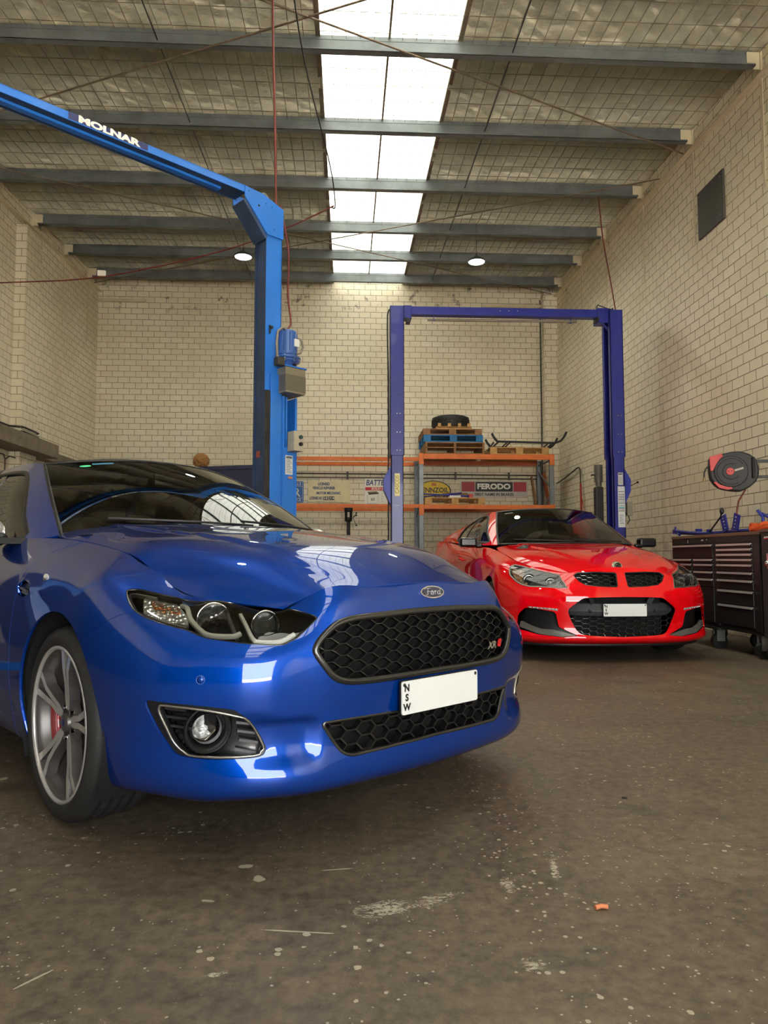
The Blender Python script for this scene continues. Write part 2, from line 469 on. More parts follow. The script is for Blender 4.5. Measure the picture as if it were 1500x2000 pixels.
# purlins: steel zeds
PY = [4.1, 5.65, 7.2, 8.74, 10.3, 11.86, 13.16, 14.4]; PY = [-3.6, -2.05, -.5, 1.05, 2.6] + PY
for k, y in enumerate(PY):
    zb = roofz(y) - .235; H = .215; T = .004
    m = MB()
    for (dy0, dy1, z0, z1) in ((-.002, .002, 0, H), (-.075, 0, 0, .006), (0, .075, H - .006, H), (-.075, -.070, 0, .022), (.070, .075, H - .022, H)):
        m.boxx((XL + .1, y + dy0, zb + z0), (XR - .1, y + dy1, zb + z1))
    # rolled-in stiffener ribs on the web
    for zz in (.05, .165): m.boxx((XL + .1, y - .006, zb + zz), (XR - .1, y - .002, zb + zz + .012))
    struct(m.build('trim_purlin', M_GALV))
    m = MB()
    for x, sgn in ((XL, 1), (XR, -1)):
        m.boxx((x, y - .03, zb - .02), (x + sgn * .02, y + .05, zb + H)); m.boxx((x + sgn * .02, y - .012, zb), (x + sgn * .16, y - .006, zb + H - .02))
    struct(m.build('trim_purlin_cleat', M_CREAM))
# safety mesh under the foil
m = MB()
x = XL
while x < XR:
    a, b = FRONT_Y, YB
    m.bar((x, 3.5, roofz(3.5) - .045), (x, b, roofz(b) - .045), .0040, .0040); x += .15
y = 3.5
while y < YB:
    m.bar((XL, y, roofz(y) - .048), (XR, y, roofz(y) - .048), .0040, .0040); y += .30
struct(m.build('trim_safety_mesh', M_RUST))
# angle trims along the side walls and on the back wall
for nm, x, sgn in (('trim_left', XL, 1), ('trim_right', XR, -1)):
    m = MB(); a, b = FRONT_Y, YB - .02; za, zb = roofz(a) - .33, roofz(b) - .33
    m.bar((x + sgn * .04, a, za), (x + sgn * .04, b, zb), .08, .012); m.bar((x + sgn * .006, a, za + .04), (x + sgn * .006, b, zb + .04), .012, .08)
    struct(m.build(nm, M_CREAM))
m = MB(); m.boxx((XL, YB - .06, 6.30), (XL + 1.0, YB, 6.36)); struct(m.build('trim_back_left', M_CREAM))
m = MB(); m.boxx((2.9, YB - .06, 6.33), (4.2, YB, 6.39)); struct(m.build('trim_back_right', M_CREAM))
# vertical hold-down straps on the side walls
for x, sgn in ((XL, 1), (XR, -1)):
    m = MB()
    for y in PY[5:]:
        zt = roofz(y) - .3
        m.boxx((x, y - .02, zt - 1.25), (x + sgn * .006, y + .02, zt))
    struct(m.build('trim_hold_down_straps', M_CREAM))
# bracing rods crossing below the roof, and bridging rods between purlins
def rod(name, pts, r=.010, mat=None):
    m = MB(); m.tube(pts, r, 8); o = m.build(name, mat or M_RUST); return struct(o)
def rz(y, d=.27): return roofz(y) - d
rod('trim_brace_rod', [(XL + .05, 4.3, rz(4.3)), (XR - .05, 8.9, rz(8.9))])
rod('trim_brace_rod', [(XL + .05, 8.9, rz(8.9)), (XR - .05, 4.3, rz(4.3))])
rod('trim_brace_rod', [(XL + .05, 9.6, rz(9.6)), (XR - .05, 14.8, rz(14.8))], .009)
rod('trim_brace_rod', [(XL + .05, 14.6, rz(14.6)), (XR - .05, 9.6, rz(9.6))], .009)
for xb in (-2.0, 1.75):
    for i in range(len(PY) - 1):
        if PY[i] < 3: continue
        rod('trim_bridging_rod', [(xb, PY[i], rz(PY[i], .14)), (xb, PY[i + 1], rz(PY[i + 1], .14))], .007, M_DKST)
# vent panel on the right wall
m = MB(); m.boxx((XR - .03, 7.99, 4.93), (XR, 8.60, 5.54)); v = m.build('wall_vent', plain('vent_metal', srgb(84, 82, 76), .6, .4, noise=.15, nscale=3), bevel=.004)
tag(v, 'square dark grey metal vent plate high on the right block wall', 'vent')
for yy in (8.05, 8.54):
    for zz in (5.0, 5.47): m = MB(); m.sphere((XR - .03, yy, zz), .012, 8, 6); m.build('fixing_screw', M_GALV, v)

# unseen charcoal panels added by the door to darken the sedan's reflections
M_REFL_PANEL = plain('reflection_charcoal', srgb(38, 38, 40), .5, noise=.2, nscale=5)
m = MB(); m.boxx((XL, FRONT_Y, 0), (XL + .04, 5.6, 2.5)); struct(m.build('wall_reflection_panel_left', M_REFL_PANEL))
m = MB(); m.boxx((XL, FRONT_Y, 0), (-.6, FRONT_Y + .04, 2.5)); struct(m.build('wall_reflection_panel_front', M_REFL_PANEL))
# ================================================================== smooth panel surfaces
class Spl:
    """natural cubic spline weights on given knots"""
    def __init__(s, k):
        s.k = np.asarray(k, float); n = len(k); h = np.diff(s.k)
        A = np.zeros((n, n)); B = np.zeros((n, n)); A[0, 0] = A[-1, -1] = 1
        for i in range(1, n - 1):
            A[i, i - 1], A[i, i], A[i, i + 1] = h[i - 1], 2 * (h[i - 1] + h[i]), h[i]
            B[i, i - 1], B[i, i], B[i, i + 1] = 6 / h[i - 1], -6 / h[i - 1] - 6 / h[i], 6 / h[i]
        s.M = np.linalg.solve(A, B); s.n = n
    def w(s, u):
        u = np.asarray(u, float); k = s.k; n = s.n
        i = np.clip(np.searchsorted(k, u, side='right') - 1, 0, n - 2)
        h = k[i + 1] - k[i]; a = (k[i + 1] - u) / h; b = 1 - a
        E = np.eye(n)
        W = a[:, None] * E[i] + b[:, None] * E[i + 1] + ((a**3 - a) * h * h / 6)[:, None] * s.M[i] + ((b**3 - b) * h * h / 6)[:, None] * s.M[i + 1]
        D = (E[i + 1] - E[i]) / h[:, None] - ((3 * a * a - 1) * h / 6)[:, None] * s.M[i] + ((3 * b * b - 1) * h / 6)[:, None] * s.M[i + 1]
        return W, D

class Surf:
    """P[na][nb] control points, interpolated smoothly. bump(p, a, b) may displace along the normal."""
    def __init__(s, P, flip=False, disp=None, lin_b=False):
        s.P = np.asarray(P, float); na, nb, _ = s.P.shape
        da = np.sqrt((np.diff(s.P, axis=0)**2).sum(2)).mean(1); db = np.sqrt((np.diff(s.P, axis=1)**2).sum(2)).mean(0)
        s.ka = np.concatenate([[0], np.cumsum(da)]); s.kb = np.concatenate([[0], np.cumsum(db)])
        s.A, s.B = Spl(s.ka), Spl(s.kb); s.flip = -1.0 if flip else 1.0; s.disp = disp; s._cache = None
    def ia(s, i): return float(np.interp(i, range(len(s.ka)), s.ka))
    def ib(s, i): return float(np.interp(i, range(len(s.kb)), s.kb))
    def raw(s, a, b):
        a = np.atleast_1d(np.asarray(a, float)); b = np.atleast_1d(np.asarray(b, float))
        Wa, Da = s.A.w(a); Wb, Db = s.B.w(b)
        p = np.einsum('ni,ijk,nj->nk', Wa, s.P, Wb, optimize=True)
        pa = np.einsum('ni,ijk,nj->nk', Da, s.P, Wb, optimize=True); pb = np.einsum('ni,ijk,nj->nk', Wa, s.P, Db, optimize=True)
        n = np.cross(pa, pb); n /= np.linalg.norm(n, axis=1)[:, None] + 1e-12
        return p, n * s.flip, pa, pb
    def ev(s, a, b, off=0.0):
        p, n, pa, pb = s.raw(a, b)
        if s.disp is not None:
            e = 1.5e-3
            d0 = s.disp(p, a, b)
            pA, nA, _, _ = s.raw(np.asarray(a) + e, b); pB, nB, _, _ = s.raw(a, np.asarray(b) + e)
            q0 = p + n * d0[:, None]; qa = pA + nA * s.disp(pA, a, b)[:, None]; qb = pB + nB * s.disp(pB, a, b)[:, None]
            n2 = np.cross(qa - q0, qb - q0); n2 /= np.linalg.norm(n2, axis=1)[:, None] + 1e-12; n2 *= s.flip
            p, n = q0, n2
        return p - n * off, n
    def inv(s, pts, wts=(1, 1, 1), iters=12):
        """nearest parameters to 3-D points (weights pick the axes that count)"""
        pts = np.atleast_2d(np.asarray(pts, float)); w = np.asarray(wts, float)
        if s._cache is None:
            A = np.linspace(s.ka[0], s.ka[-1], 500); B = np.linspace(s.kb[0], s.kb[-1], 70)
            aa, bb = [q.ravel() for q in np.meshgrid(A, B, indexing='ij')]
            s._cache = (aa, bb, s.raw(aa, bb)[0])
        aa, bb, pp = s._cache
        out = []
        for q in pts:
            i = np.argmin((((pp - q) * w)**2).sum(1) + 1e-7 * ((pp - q)**2).sum(1)); out.append((aa[i], bb[i]))
        ab = np.array(out)
        for _ in range(iters):
            p, n, pa, pb = s.raw(ab[:, 0], ab[:, 1])
            r = (pts - p) * w; A_ = pa * w; B_ = pb * w
            aa_ = (A_ * A_).sum(1); bb_ = (B_ * B_).sum(1); ab_ = (A_ * B_).sum(1); ra = (r * A_).sum(1); rb = (r * B_).sum(1)
            det = aa_ * bb_ - ab_**2 + 1e-9
            ab[:, 0] += np.clip((ra * bb_ - rb * ab_) / det, -.05, .05); ab[:, 1] += np.clip((rb * aa_ - ra * ab_) / det, -.05, .05)
            ab[:, 0] = np.clip(ab[:, 0], s.ka[0], s.ka[-1]); ab[:, 1] = np.clip(ab[:, 1], s.kb[0], s.kb[-1])
        return ab

def inside(poly, pts):
    poly = np.asarray(poly, float); x, y = pts[:, 0], pts[:, 1]; c = np.zeros(len(pts), bool)
    x0, y0 = poly[:, 0], poly[:, 1]; x1, y1 = np.roll(x0, -1), np.roll(y0, -1)
    for i in range(len(poly)):
        if y0[i] == y1[i]: continue
        t = ((y0[i] > y) != (y1[i] > y)) & (x < (x1[i] - x0[i]) * (y - y0[i]) / (y1[i] - y0[i]) + x0[i]); c ^= t
    return c

def densify(poly, step=.012, closed=True):
    poly = [np.asarray(p, float) for p in poly]; out = []; n = len(poly)
    for i in range(n if closed else n - 1):
        p, q = poly[i], poly[(i + 1) % n]; k = max(1, int(np.ceil(np.linalg.norm(q - p) / step)))
        for j in range(k): out.append(p + (q - p) * j / k)
    if not closed: out.append(poly[-1])
    return np.array(out)

def rounded(poly, r=.02, n=5):
    """round the corners of a closed polygon (any dimension)"""
    P = [np.asarray(p, float) for p in poly]; out = []; m = len(P)
    for i in range(m):
        a, b, c = P[i - 1], P[i], P[(i + 1) % m]
        la, lc = np.linalg.norm(a - b), np.linalg.norm(c - b); ra = min(r, la * .45); rc = min(r, lc * .45)
        p, q = b + (a - b) / la * ra, b + (c - b) / lc * rc
        for k in range(n + 1):
            t = k / n; out.append((1 - t)**2 * p + 2 * t * (1 - t) * b + t * t * q)
    return np.array(out)

def smooth_closed(pts, per=4):
    """Catmull-Rom through a closed set of points"""
    P = np.asarray(pts, float); n = len(P); out = []
    for i in range(n):
        p0, p1, p2, p3 = P[i - 1], P[i], P[(i + 1) % n], P[(i + 2) % n]
        for k in range(per):
            t = k / per
            out.append(.5 * ((2 * p1) + (-p0 + p2) * t + (2 * p0 - 5 * p1 + 4 * p2 - p3) * t * t + (-p0 + 3 * p1 - 3 * p2 + p3) * t**3))
    return np.array(out)

def point_edge_dist(pts, poly):
    d = np.full(len(pts), 1e9); n = len(poly)
    for i in range(n):
        a, b = poly[i], poly[(i + 1) % n]; ab = b - a; L = (ab**2).sum() + 1e-12
        t = np.clip(((pts - a) @ ab) / L, 0, 1); d = np.minimum(d, np.sqrt(((pts - (a + t[:, None] * ab))**2).sum(1)))
    return d

def trim_tris(outer, holes, step):
    outer = np.asarray(outer, float)
    lo, hi = outer.min(0), outer.max(0)
    gx = np.linspace(lo[0], hi[0], max(3, int((hi[0] - lo[0]) / step) + 2)); gy = np.linspace(lo[1], hi[1], max(3, int((hi[1] - lo[1]) / step) + 2))
    G = np.array(np.meshgrid(gx, gy, indexing='ij')).reshape(2, -1).T
    k = inside(outer, G) & (point_edge_dist(G, outer) > step * .35)
    for h in holes: k &= ~inside(h, G) & (point_edge_dist(G, np.asarray(h)) > step * .35)
    G = G[k]
    V = []; Ed = []
    for pl in [outer] + list(holes):
        o = len(V); V += [tuple(p) for p in pl]; Ed += [(o + i, o + (i + 1) % len(pl)) for i in range(len(pl))]
    V += [tuple(p) for p in G]
    r = delaunay_2d_cdt([Vector(v) for v in V], Ed, [], 0, 1e-7)
    v2 = np.array([(v.x, v.y) for v in r[0]]); f = np.array([t for t in r[2] if len(t) == 3])
    c = v2[f].mean(1); k = inside(outer, c)
    for h in holes: k &= ~inside(h, c)
    return v2, f[k]

def panel(name, surf, outer, holes, mat, parent, off=0.0, step=.03, skirt=.012, skirt_mat=None, thick=None, edge_off=None):
    """trimmed piece of a surface with turned-in edges"""
    outer = np.asarray(outer, float)
    v2, f = trim_tris(outer, holes, step)
    p, n = surf.ev(v2[:, 0], v2[:, 1], off)
    used = np.unique(f); remap = -np.ones(len(v2), int); remap[used] = range(len(used))
    p, n, f = p[used], n[used], remap[f]
    fn = np.cross(p[f[:, 1]] - p[f[:, 0]], p[f[:, 2]] - p[f[:, 0]]); bad = (fn * n[f[:, 0]]).sum(1) < 0
    f[bad] = f[bad][:, ::-1]
    vs = [tuple(x) for x in p]; ns = [tuple(x) for x in n]; fs = [tuple(map(int, t)) for t in f]; mi = [0] * len(fs)
    if skirt:
        cnt = {}
        for t in f:
            for i in range(3):
                e = (int(t[i]), int(t[(i + 1) % 3])); cnt[e] = 1
        be = [e for e in cnt if (e[1], e[0]) not in cnt]
        for a, b in be:
            d = p[b] - p[a]; q = [p[a], p[b], p[b] - n[b] * skirt, p[a] - n[a] * skirt]
            nn = np.cross(d, n[a]); L = np.linalg.norm(nn)
            if L < 1e-9: continue
            nn = nn / L
            o = len(vs); vs += [tuple(x) for x in q]
            e1 = n[a] * .5 + nn * .85; e2 = n[b] * .5 + nn * .85
            ns += [tuple(e1 / np.linalg.norm(e1)), tuple(e2 / np.linalg.norm(e2)), tuple(nn), tuple(nn)]
            fs.append((o + 1, o, o + 3, o + 2)); mi.append(1 if skirt_mat is not None else 0)
    me = bpy.data.meshes.new(name); me.from_pydata(vs, [], fs)
    me.materials.append(mat)
    if skirt_mat is not None: me.materials.append(skirt_mat)
    me.polygons.foreach_set('material_index', mi); me.polygons.foreach_set('use_smooth', [True] * len(fs)); me.update()
    me.normals_split_custom_set_from_vertices(ns)
    o = bpy.data.objects.new(name, me); COL.objects.link(o)
    if parent is not None: o.parent = parent
    return o

def offset_loop(poly, d):
    """shrink (d>0) a closed 2-D polygon"""
    P = np.asarray(poly, float); n = len(P)
    area = .5 * sum(P[i][0] * P[(i + 1) % n][1] - P[(i + 1) % n][0] * P[i][1] for i in range(n)); sg = 1 if area > 0 else -1
    out = []
    for i in range(n):
        a = P[i] - P[i - 1]; b = P[(i + 1) % n] - P[i]
        na = np.array([-a[1], a[0]]) / (np.linalg.norm(a) + 1e-12); nb = np.array([-b[1], b[0]]) / (np.linalg.norm(b) + 1e-12)
        m = na + nb; L = np.linalg.norm(m); m = m / L if L > .3 else na
        out.append(P[i] + m * sg * d / max(.5, float(m @ na)))
    return np.array(out)

def sweep(name, surf, loop, prof, mat, parent, closed=True, sides=None):
    """moulding along a loop lying on a surface; prof = [(outward in the surface, height along the normal)]"""
    ab = np.asarray(loop, float); p, n = surf.ev(ab[:, 0], ab[:, 1]); m = len(p)
    vs = []; fs = []; K = len(prof)
    cen = p.mean(0)
    for i in range(m):
        if closed: t = p[(i + 1) % m] - p[i - 1]
        else: t = p[min(i + 1, m - 1)] - p[max(i - 1, 0)]
        t = t / (np.linalg.norm(t) + 1e-12); o = np.cross(t, n[i]); o /= np.linalg.norm(o) + 1e-12
        if i == 0: sg = 1.0 if (o @ (p[i] - cen)) > 0 else -1.0
        for u, h in prof: vs.append(p[i] + o * sg * u + n[i] * h)
    L = m if closed else m - 1
    for i in range(L):
        for k in range(K):
            a, b = i * K + k, i * K + (k + 1) % K; j = (i + 1) % m
            fs.append((a, b, j * K + (k + 1) % K, j * K + k))
    M = MB(); M.add(vs, fs, True)
    o = M.build(name, mat, parent); fixn(o)
    return o

def hex_segs(x0, x1, z0, z1, w, h, f=.28):
    """edges of a honeycomb of wide hexagons w x h; f = share of the width taken by each slanted end"""
    S = []; nx = int((x1 - x0) / (w * (1 - f))) + 3; nz = int((z1 - z0) / h) + 3
    for i in range(-1, nx):
        for j in range(-1, nz):
            cx = x0 + i * w * (1 - f); cz = z0 + j * h + (h / 2 if i % 2 else 0)
            a = w / 2; b = w / 2 - w * f
            S += [((cx - b, cz + h / 2), (cx + b, cz + h / 2)), ((cx + b, cz + h / 2), (cx + a, cz)), ((cx + a, cz), (cx + b, cz - h / 2))]
    return S

def mesh_grille(name, surf, loop3, segs, mat, parent, recess=.03, bw=.004, depth=.014, drop=0.0, wts=(.05, 1, 1)):
    """bars following the surface, clipped to a polygon given in (y, z)"""
    poly = np.asarray(loop3, float); m = MB(); P = []; Q = []
    for a, b in segs:
        a, b = np.array(a), np.array(b); k = max(1, int(np.ceil(np.linalg.norm(b - a) / .011)))
        for j in range(k):
            P.append(a + (b - a) * j / k); Q.append(a + (b - a) * (j + 1) / k)
    P, Q = np.array(P), np.array(Q); keep = inside(poly, (P + Q) / 2)
    P, Q = P[keep], Q[keep]
    if not len(P): return None
    allp = np.vstack([P, Q]); key = np.unique(allp.round(5), axis=0)
    ab = surf.inv(np.column_stack([np.full(len(key), 1.0), key]), wts=wts, iters=8)
    pp, nn = surf.ev(ab[:, 0], ab[:, 1]); pp[:, 1:] = key
    pp[:, 0] -= recess
    idx = {tuple(k): i for i, k in enumerate(key)}
    for a, b in zip(P.round(5), Q.round(5)):
        i, j = idx[tuple(a)], idx[tuple(b)]
        if np.linalg.norm(pp[i] - pp[j]) < 1e-5: continue
        m.bar(pp[i], pp[j], bw, depth, up=(1, 0, drop))
    return m.build(name, mat, parent)

# ------------------------------------------------------------------ shared car materials
def car_paint(name, col, deep, metal=.35, rough=.32):
    t = NT(name)
    lw = t.new('ShaderNodeLayerWeight'); lw.inputs['Blend'].default_value = .35
    t.link(t.mix(lw.outputs['Facing'], col, deep), t.b.inputs['Base Color'])
    t.b.inputs['Metallic'].default_value = metal; t.b.inputs['Roughness'].default_value = rough
    t.b.inputs['Specular IOR Level'].default_value = 0.0
    t.b.inputs['Coat Weight'].default_value = 1.0; t.b.inputs['Coat Roughness'].default_value = .012; t.b.inputs['Coat IOR'].default_value = 1.62
    MATS[name] = t.m; return t.m

def glass_mat(name, tint, ior=1.5, rough=0.0, gain=1.0):
    t = NT(name); t.n.remove(t.b)
    tr = t.new('ShaderNodeBsdfTransparent'); tr.inputs[0].default_value = tuple(tint) + (1,)
    gl = t.new('ShaderNodeBsdfGlossy'); gl.inputs['Roughness'].default_value = rough
    fr = t.new('ShaderNodeFresnel'); fr.inputs[0].default_value = ior
    ms = t.new('ShaderNodeMixShader'); f = t.math('MULTIPLY', fr.outputs[0], gain, True)
    t.link(f, ms.inputs[0]); t.link(tr.outputs[0], ms.inputs[1]); t.link(gl.outputs[0], ms.inputs[2]); t.link(ms.outputs[0], t.out.inputs[0])
    MATS[name] = t.m; return t.m

M_GLASS = glass_mat('tinted_glass', (.10, .12, .11), 1.6)
M_LENS = glass_mat('clear_lens', (.95, .96, .96), 1.6)
M_BLK = plain('black_plastic', srgb(24, 24, 25), .42, noise=.15, nscale=20)
M_BLKG = plain('gloss_black', srgb(14, 14, 15), .22, coat=.25)
M_VOID = plain('deep_black', srgb(9, 9, 9), .8)
M_RUB = plain('tyre_rubber', srgb(38, 37, 36), .6, noise=.2, nscale=14, bump=.2, bscale=140)
M_CHROME = plain('chrome', (.85, .85, .86), .07, 1.0)
M_SATIN = plain('satin_chrome', srgb(150, 148, 144), .33, .9)
M_SILV = plain('machined_alloy', srgb(208, 205, 202), .28, .6)
M_GUN = plain('gunmetal_alloy', srgb(92, 88, 86), .34, .6)
M_DISC = plain('brake_disc', srgb(120, 116, 112), .4, .85)
M_CALR = plain('red_caliper', srgb(168, 12, 18), .3, coat=.5)
M_PLATE = plain('plate_white', srgb(226, 229, 228), .45)
M_INK = plain('black_ink', srgb(18, 18, 20), .5)
M_AMBER = plain('amber_reflector', srgb(222, 120, 30), .25, .3)
M_LEDW = plain('light_guide', srgb(236, 234, 222), .3, 0, coat=.3)
M_TRIM = plain('interior_trim', srgb(30, 30, 32), .8, noise=.2, nscale=20)
M_TRIML = plain('interior_cloth', srgb(58, 56, 54), .9, noise=.2, nscale=30)

def faceted(name, c0, c1, scale=55):
    t = NT(name); v = t.new('ShaderNodeTexVoronoi'); v.inputs['Scale'].default_value = scale; t.link(t.coord(), v.inputs['Vector'])
    s = t.new('ShaderNodeSeparateColor'); t.link(v.outputs['Color'], s.inputs[0])
    t.link(t.ramp(s.outputs[0], [(.45, c0), (.85, c1)]), t.b.inputs['Base Color'])
    t.b.inputs['Metallic'].default_value = .6; t.b.inputs['Roughness'].default_value = .2
    t.bump(v.outputs['Distance'], .9, .012); MATS[name] = t.m; return t.m
M_FACET = faceted('faceted_reflector', (.75, .75, .76, 1), (.95, .95, .94, 1))
M_FACETA = faceted('faceted_amber', srgb(210, 196, 176), srgb(226, 120, 40), 80)

def plate(parent, cx, zc, y=0.0, w=.372, h=.107, tilt=0.0, name='number_plate'):
    m = MB()
    loop = rounded([(y - w / 2, zc - h / 2), (y + w / 2, zc - h / 2), (y + w / 2, zc + h / 2), (y - w / 2, zc + h / 2)], .008, 3)
    fr = rounded([(y - w / 2 - .003, zc - h / 2 - .003), (y + w / 2 + .003, zc - h / 2 - .003), (y + w / 2 + .003, zc + h / 2 + .003), (y - w / 2 - .003, zc + h / 2 + .003)], .008, 3)
    MX = Matrix(((0, 0, 1, 0), (1, 0, 0, 0), (0, 1, 0, 0), (0, 0, 0, 1)))
    m.prism([tuple(p) for p in loop], cx - .001, cx + .003, MX); o = m.build(name, M_PLATE, parent); fixn(o)
    m = MB(); m.prism([tuple(p) for p in fr], cx - .008, cx - .001, MX); b = m.build('plate_border', M_INK, o); fixn(b)
    for k, ch in enumerate('NSW'):
        text_mesh('lettering', ch, .030, M_INK, o, face_M((cx + .0032, y - w / 2 + .022, zc + .030 - k * .030), (0, 1, 0)), .0004, bold=.0012)
    for sy in (-1, 1):
        m = MB(); m.sphere((cx + .003, y + sy * (w / 2 - .011), zc + h / 2 - .011), .006, 12, 8, (.5, 1, 1)); m.build('bolt', M_INK, o)
    return o

def wheel(parent, x, y, R, width, rimR, side, spokes, mats, caliper=None, disc=True, rz=.05):
    """side -1: outer face looks towards -y; returns the wheel part"""
    t = bpy.data.objects.new('wheel', None); COL.objects.link(t); t.parent = parent; t.location = (x, y, R)
    s = side; hw = width / 2
    # tyre
    prof = [(rimR + .004, -hw + .018), (rimR + .012, -hw + .004), (rimR + .035, -hw - .004), (R - .035, -hw - .002), (R - .014, -hw + .010), (R - .004, -hw + .026), (R, -hw + .045)]
    gr = [-.055, -.018, .018, .055]
    for g in gr: prof += [(R, g - .0065), (R - .009, g - .0055), (R - .009, g + .0055), (R, g + .0065)]
    prof += [(R, hw - .045), (R - .004, hw - .026), (R - .014, hw - .010), (R - .035, hw + .002), (rimR + .035, hw + .004), (rimR + .012, hw - .004), (rimR + .004, hw - .018)]
    m = MB(); m.lathe(prof, axis='y', n=96)
    ty = m.build('tyre', M_RUB, t)
    # sipes across the shoulder blocks
    m = MB()
    for k in range(72):
        a = 2 * pi * k / 72
        for sy in (-1, 1):
            for (y0, y1, r) in ((hw - .047, hw - .012, R - .0055),):
                p = Vector((cos(a) * (R - .0046), sy * y0 * 1.0, sin(a) * (R - .0046))); q = Vector((cos(a + .02) * (r - .013), sy * y1, sin(a + .02) * (r - .013)))
                m.bar(p, q, .0045, .010, up=(cos(a), 0, sin(a)))
        for g0, g1 in ((-.049, -.024), (-.012, .012), (.024, .049)):
            if k % 2: continue
            p = Vector((cos(a) * (R - .0026), g0, sin(a) * (R - .0026))); q = Vector((cos(a + .05) * (R - .0026), g1, sin(a + .05) * (R - .0026)))
            m.bar(p, q, .003, .006, up=(cos(a), 0, sin(a)))
    m.build('tread_sipes', M_VOID, ty)['kind'] = 'stuff'
    # rim barrel: outer lip at y = s*hw
    o = s * (hw - .006)
    m = MB(); m.lathe([(rimR + .008, o), (rimR + .008, o - s * .004), (rimR - .002, o - s * .010), (rimR - .012, o - s * .03), (rimR - .03, o - s * .10), (rimR - .03, -o + s * .02), (rimR + .004, -o)], axis='y', n=72)
    rim = m.build('rim', mats[0], t)
    m = MB(); m.lathe([(rimR + .010, o + s * .002), (rimR + .002, o + s * .004), (rimR - .004, o - s * .004), (rimR - .001, o - s * .012), (rimR + .009, o - s * .006)], axis='y', n=72, closed=True)
    fixn(m.build('rim_lip', mats[1], rim))
    spokes(rim, s, o, rimR, mats)
    if disc:
        m = MB(); m.lathe([(.075, -s * .0), (.178, 0), (.178, -s * .012), (.178, -s * .03), (.075, -s * .03)], axis='y', n=64, closed=True); m.lathe([(0, s * .03), (.085, s * .03), (.088, -s * .01)], axis='y', n=32)
        fixn(m.build('brake_disc', M_DISC, t))
    if caliper is not None:
        m = MB(); poly = []
        for k in range(9): a = caliper[1] - .42 + .84 * k / 8; poly.append((.200 * cos(a), .200 * sin(a)))
        for k in range(9): a = caliper[1] + .42 - .84 * k / 8; poly.append((.128 * cos(a), .128 * sin(a)))
        MX = Matrix(((1, 0, 0, 0), (0, 0, 1, 0), (0, 1, 0, 0), (0, 0, 0, 1)))
        a0, a1 = sorted((s * .012, s * .074))
        m.prism(poly, a0, a1, MX); fixn(m.build('brake_caliper', caliper[0], t, bevel=.006))
    # hub backing so nothing shows through
    m = MB(); m.lathe([(0, -s * .05), (rimR - .03, -s * .05)], axis='y', n=48); m.build('wheel_well_plate', M_VOID, t)
    return t

def twin_spokes(n=5, phase=0.0):
    def f(rim, s, o, rimR, mats):
        for k in range(n):
            a0 = phase + 2 * pi * k / n
            def P(r, a, y): return Vector((r * cos(a0 + a), y, r * sin(a0 + a)))
            yf = o - s * .012; yh = o - s * .030
            mF = MB(); mD = MB()
            for sg in (-1, 1):
                # each arm: hub -> knee -> rim, flat machined face with dark flanks
                c = [(.045, .10 * sg, yh), (.085, .13 * sg, yh + s * .004), (.135, .085 * sg, yh + s * .010), (.185, .10 * sg, yf), (rimR - .001, .145 * sg, yf + s * .002)]
                wd = [.020, .021, .020, .021, .026]
                vs = []; vd = []
                for (r, a, y), w in zip(c, wd):
                    e = w / 2 / r
                    vs += [P(r, a - e, y), P(r, a + e, y)]
                    vd += [P(r, a - e, y), P(r, a + e, y), P(r, a + e * 1.5, y - s * .035), P(r, a - e * 1.5, y - s * .035)]
                mF.add(vs, [(2 * i, 2 * i + 1, 2 * i + 3, 2 * i + 2) for i in range(4)])
                fs = []
                for i in range(4):
                    for j in range(1, 4): fs.append((4 * i + j, 4 * i + (j + 1) % 4, 4 * i + 4 + (j + 1) % 4, 4 * i + 4 + j))
                mD.add(vd, fs)
            # web between the two arms, set back
            c = [(.045, .09, yh - s * .008), (.10, .11, yh - s * .010), (.150, .07, yh - s * .006), (rimR - .004, .12, yf - s * .016)]
            vs = []
            for r, a, y in c: vs += [P(r, -a, y), P(r, a, y)]
            mD.add(vs, [(2 * i, 2 * i + 1, 2 * i + 3, 2 * i + 2) for i in range(3)])
            sp = mD.build('spoke', mats[0], rim); mF.build('spoke_face', mats[1], sp)
            m = MB(); a = a0 + pi / n; m.cyl((.052 * cos(a), yh - s * .02, .052 * sin(a)), (.052 * cos(a), yh + s * .004, .052 * sin(a)), .009, 6); m.build('wheel_nut', M_CHROME, rim)
        m = MB(); m.lathe([(0, yh + s * .012), (.028, yh + s * .011), (.032, yh + s * .006), (.034, yh - s * .03)], axis='y', n=32); m.lathe([(.034, yh - s * .004), (.066, yh - s * .010), (.07, yh - s * .03)], axis='y', n=32)
        hub = m.build('hub_cap', mats[0], rim)
        m = MB(); m.lathe([(0, yh + s * .0145), (.010, yh + s * .0140), (.012, yh + s * .011)], axis='y', n=24); m.build('hub_badge', plain('badge_blue', srgb(20, 30, 70), .3), hub)
    return f
# ================================================================== blue sedan (metres, x forward from the front axle, y to its left)
def _mirror(H):
    """half table, station 0 on the centre line -> full grid, right side first"""
    R = [[(x, -w, z) for x, w, z in row] for row in H[:0:-1]]
    return np.array(R + [[(x, w, z) for x, w, z in row] for row in H])

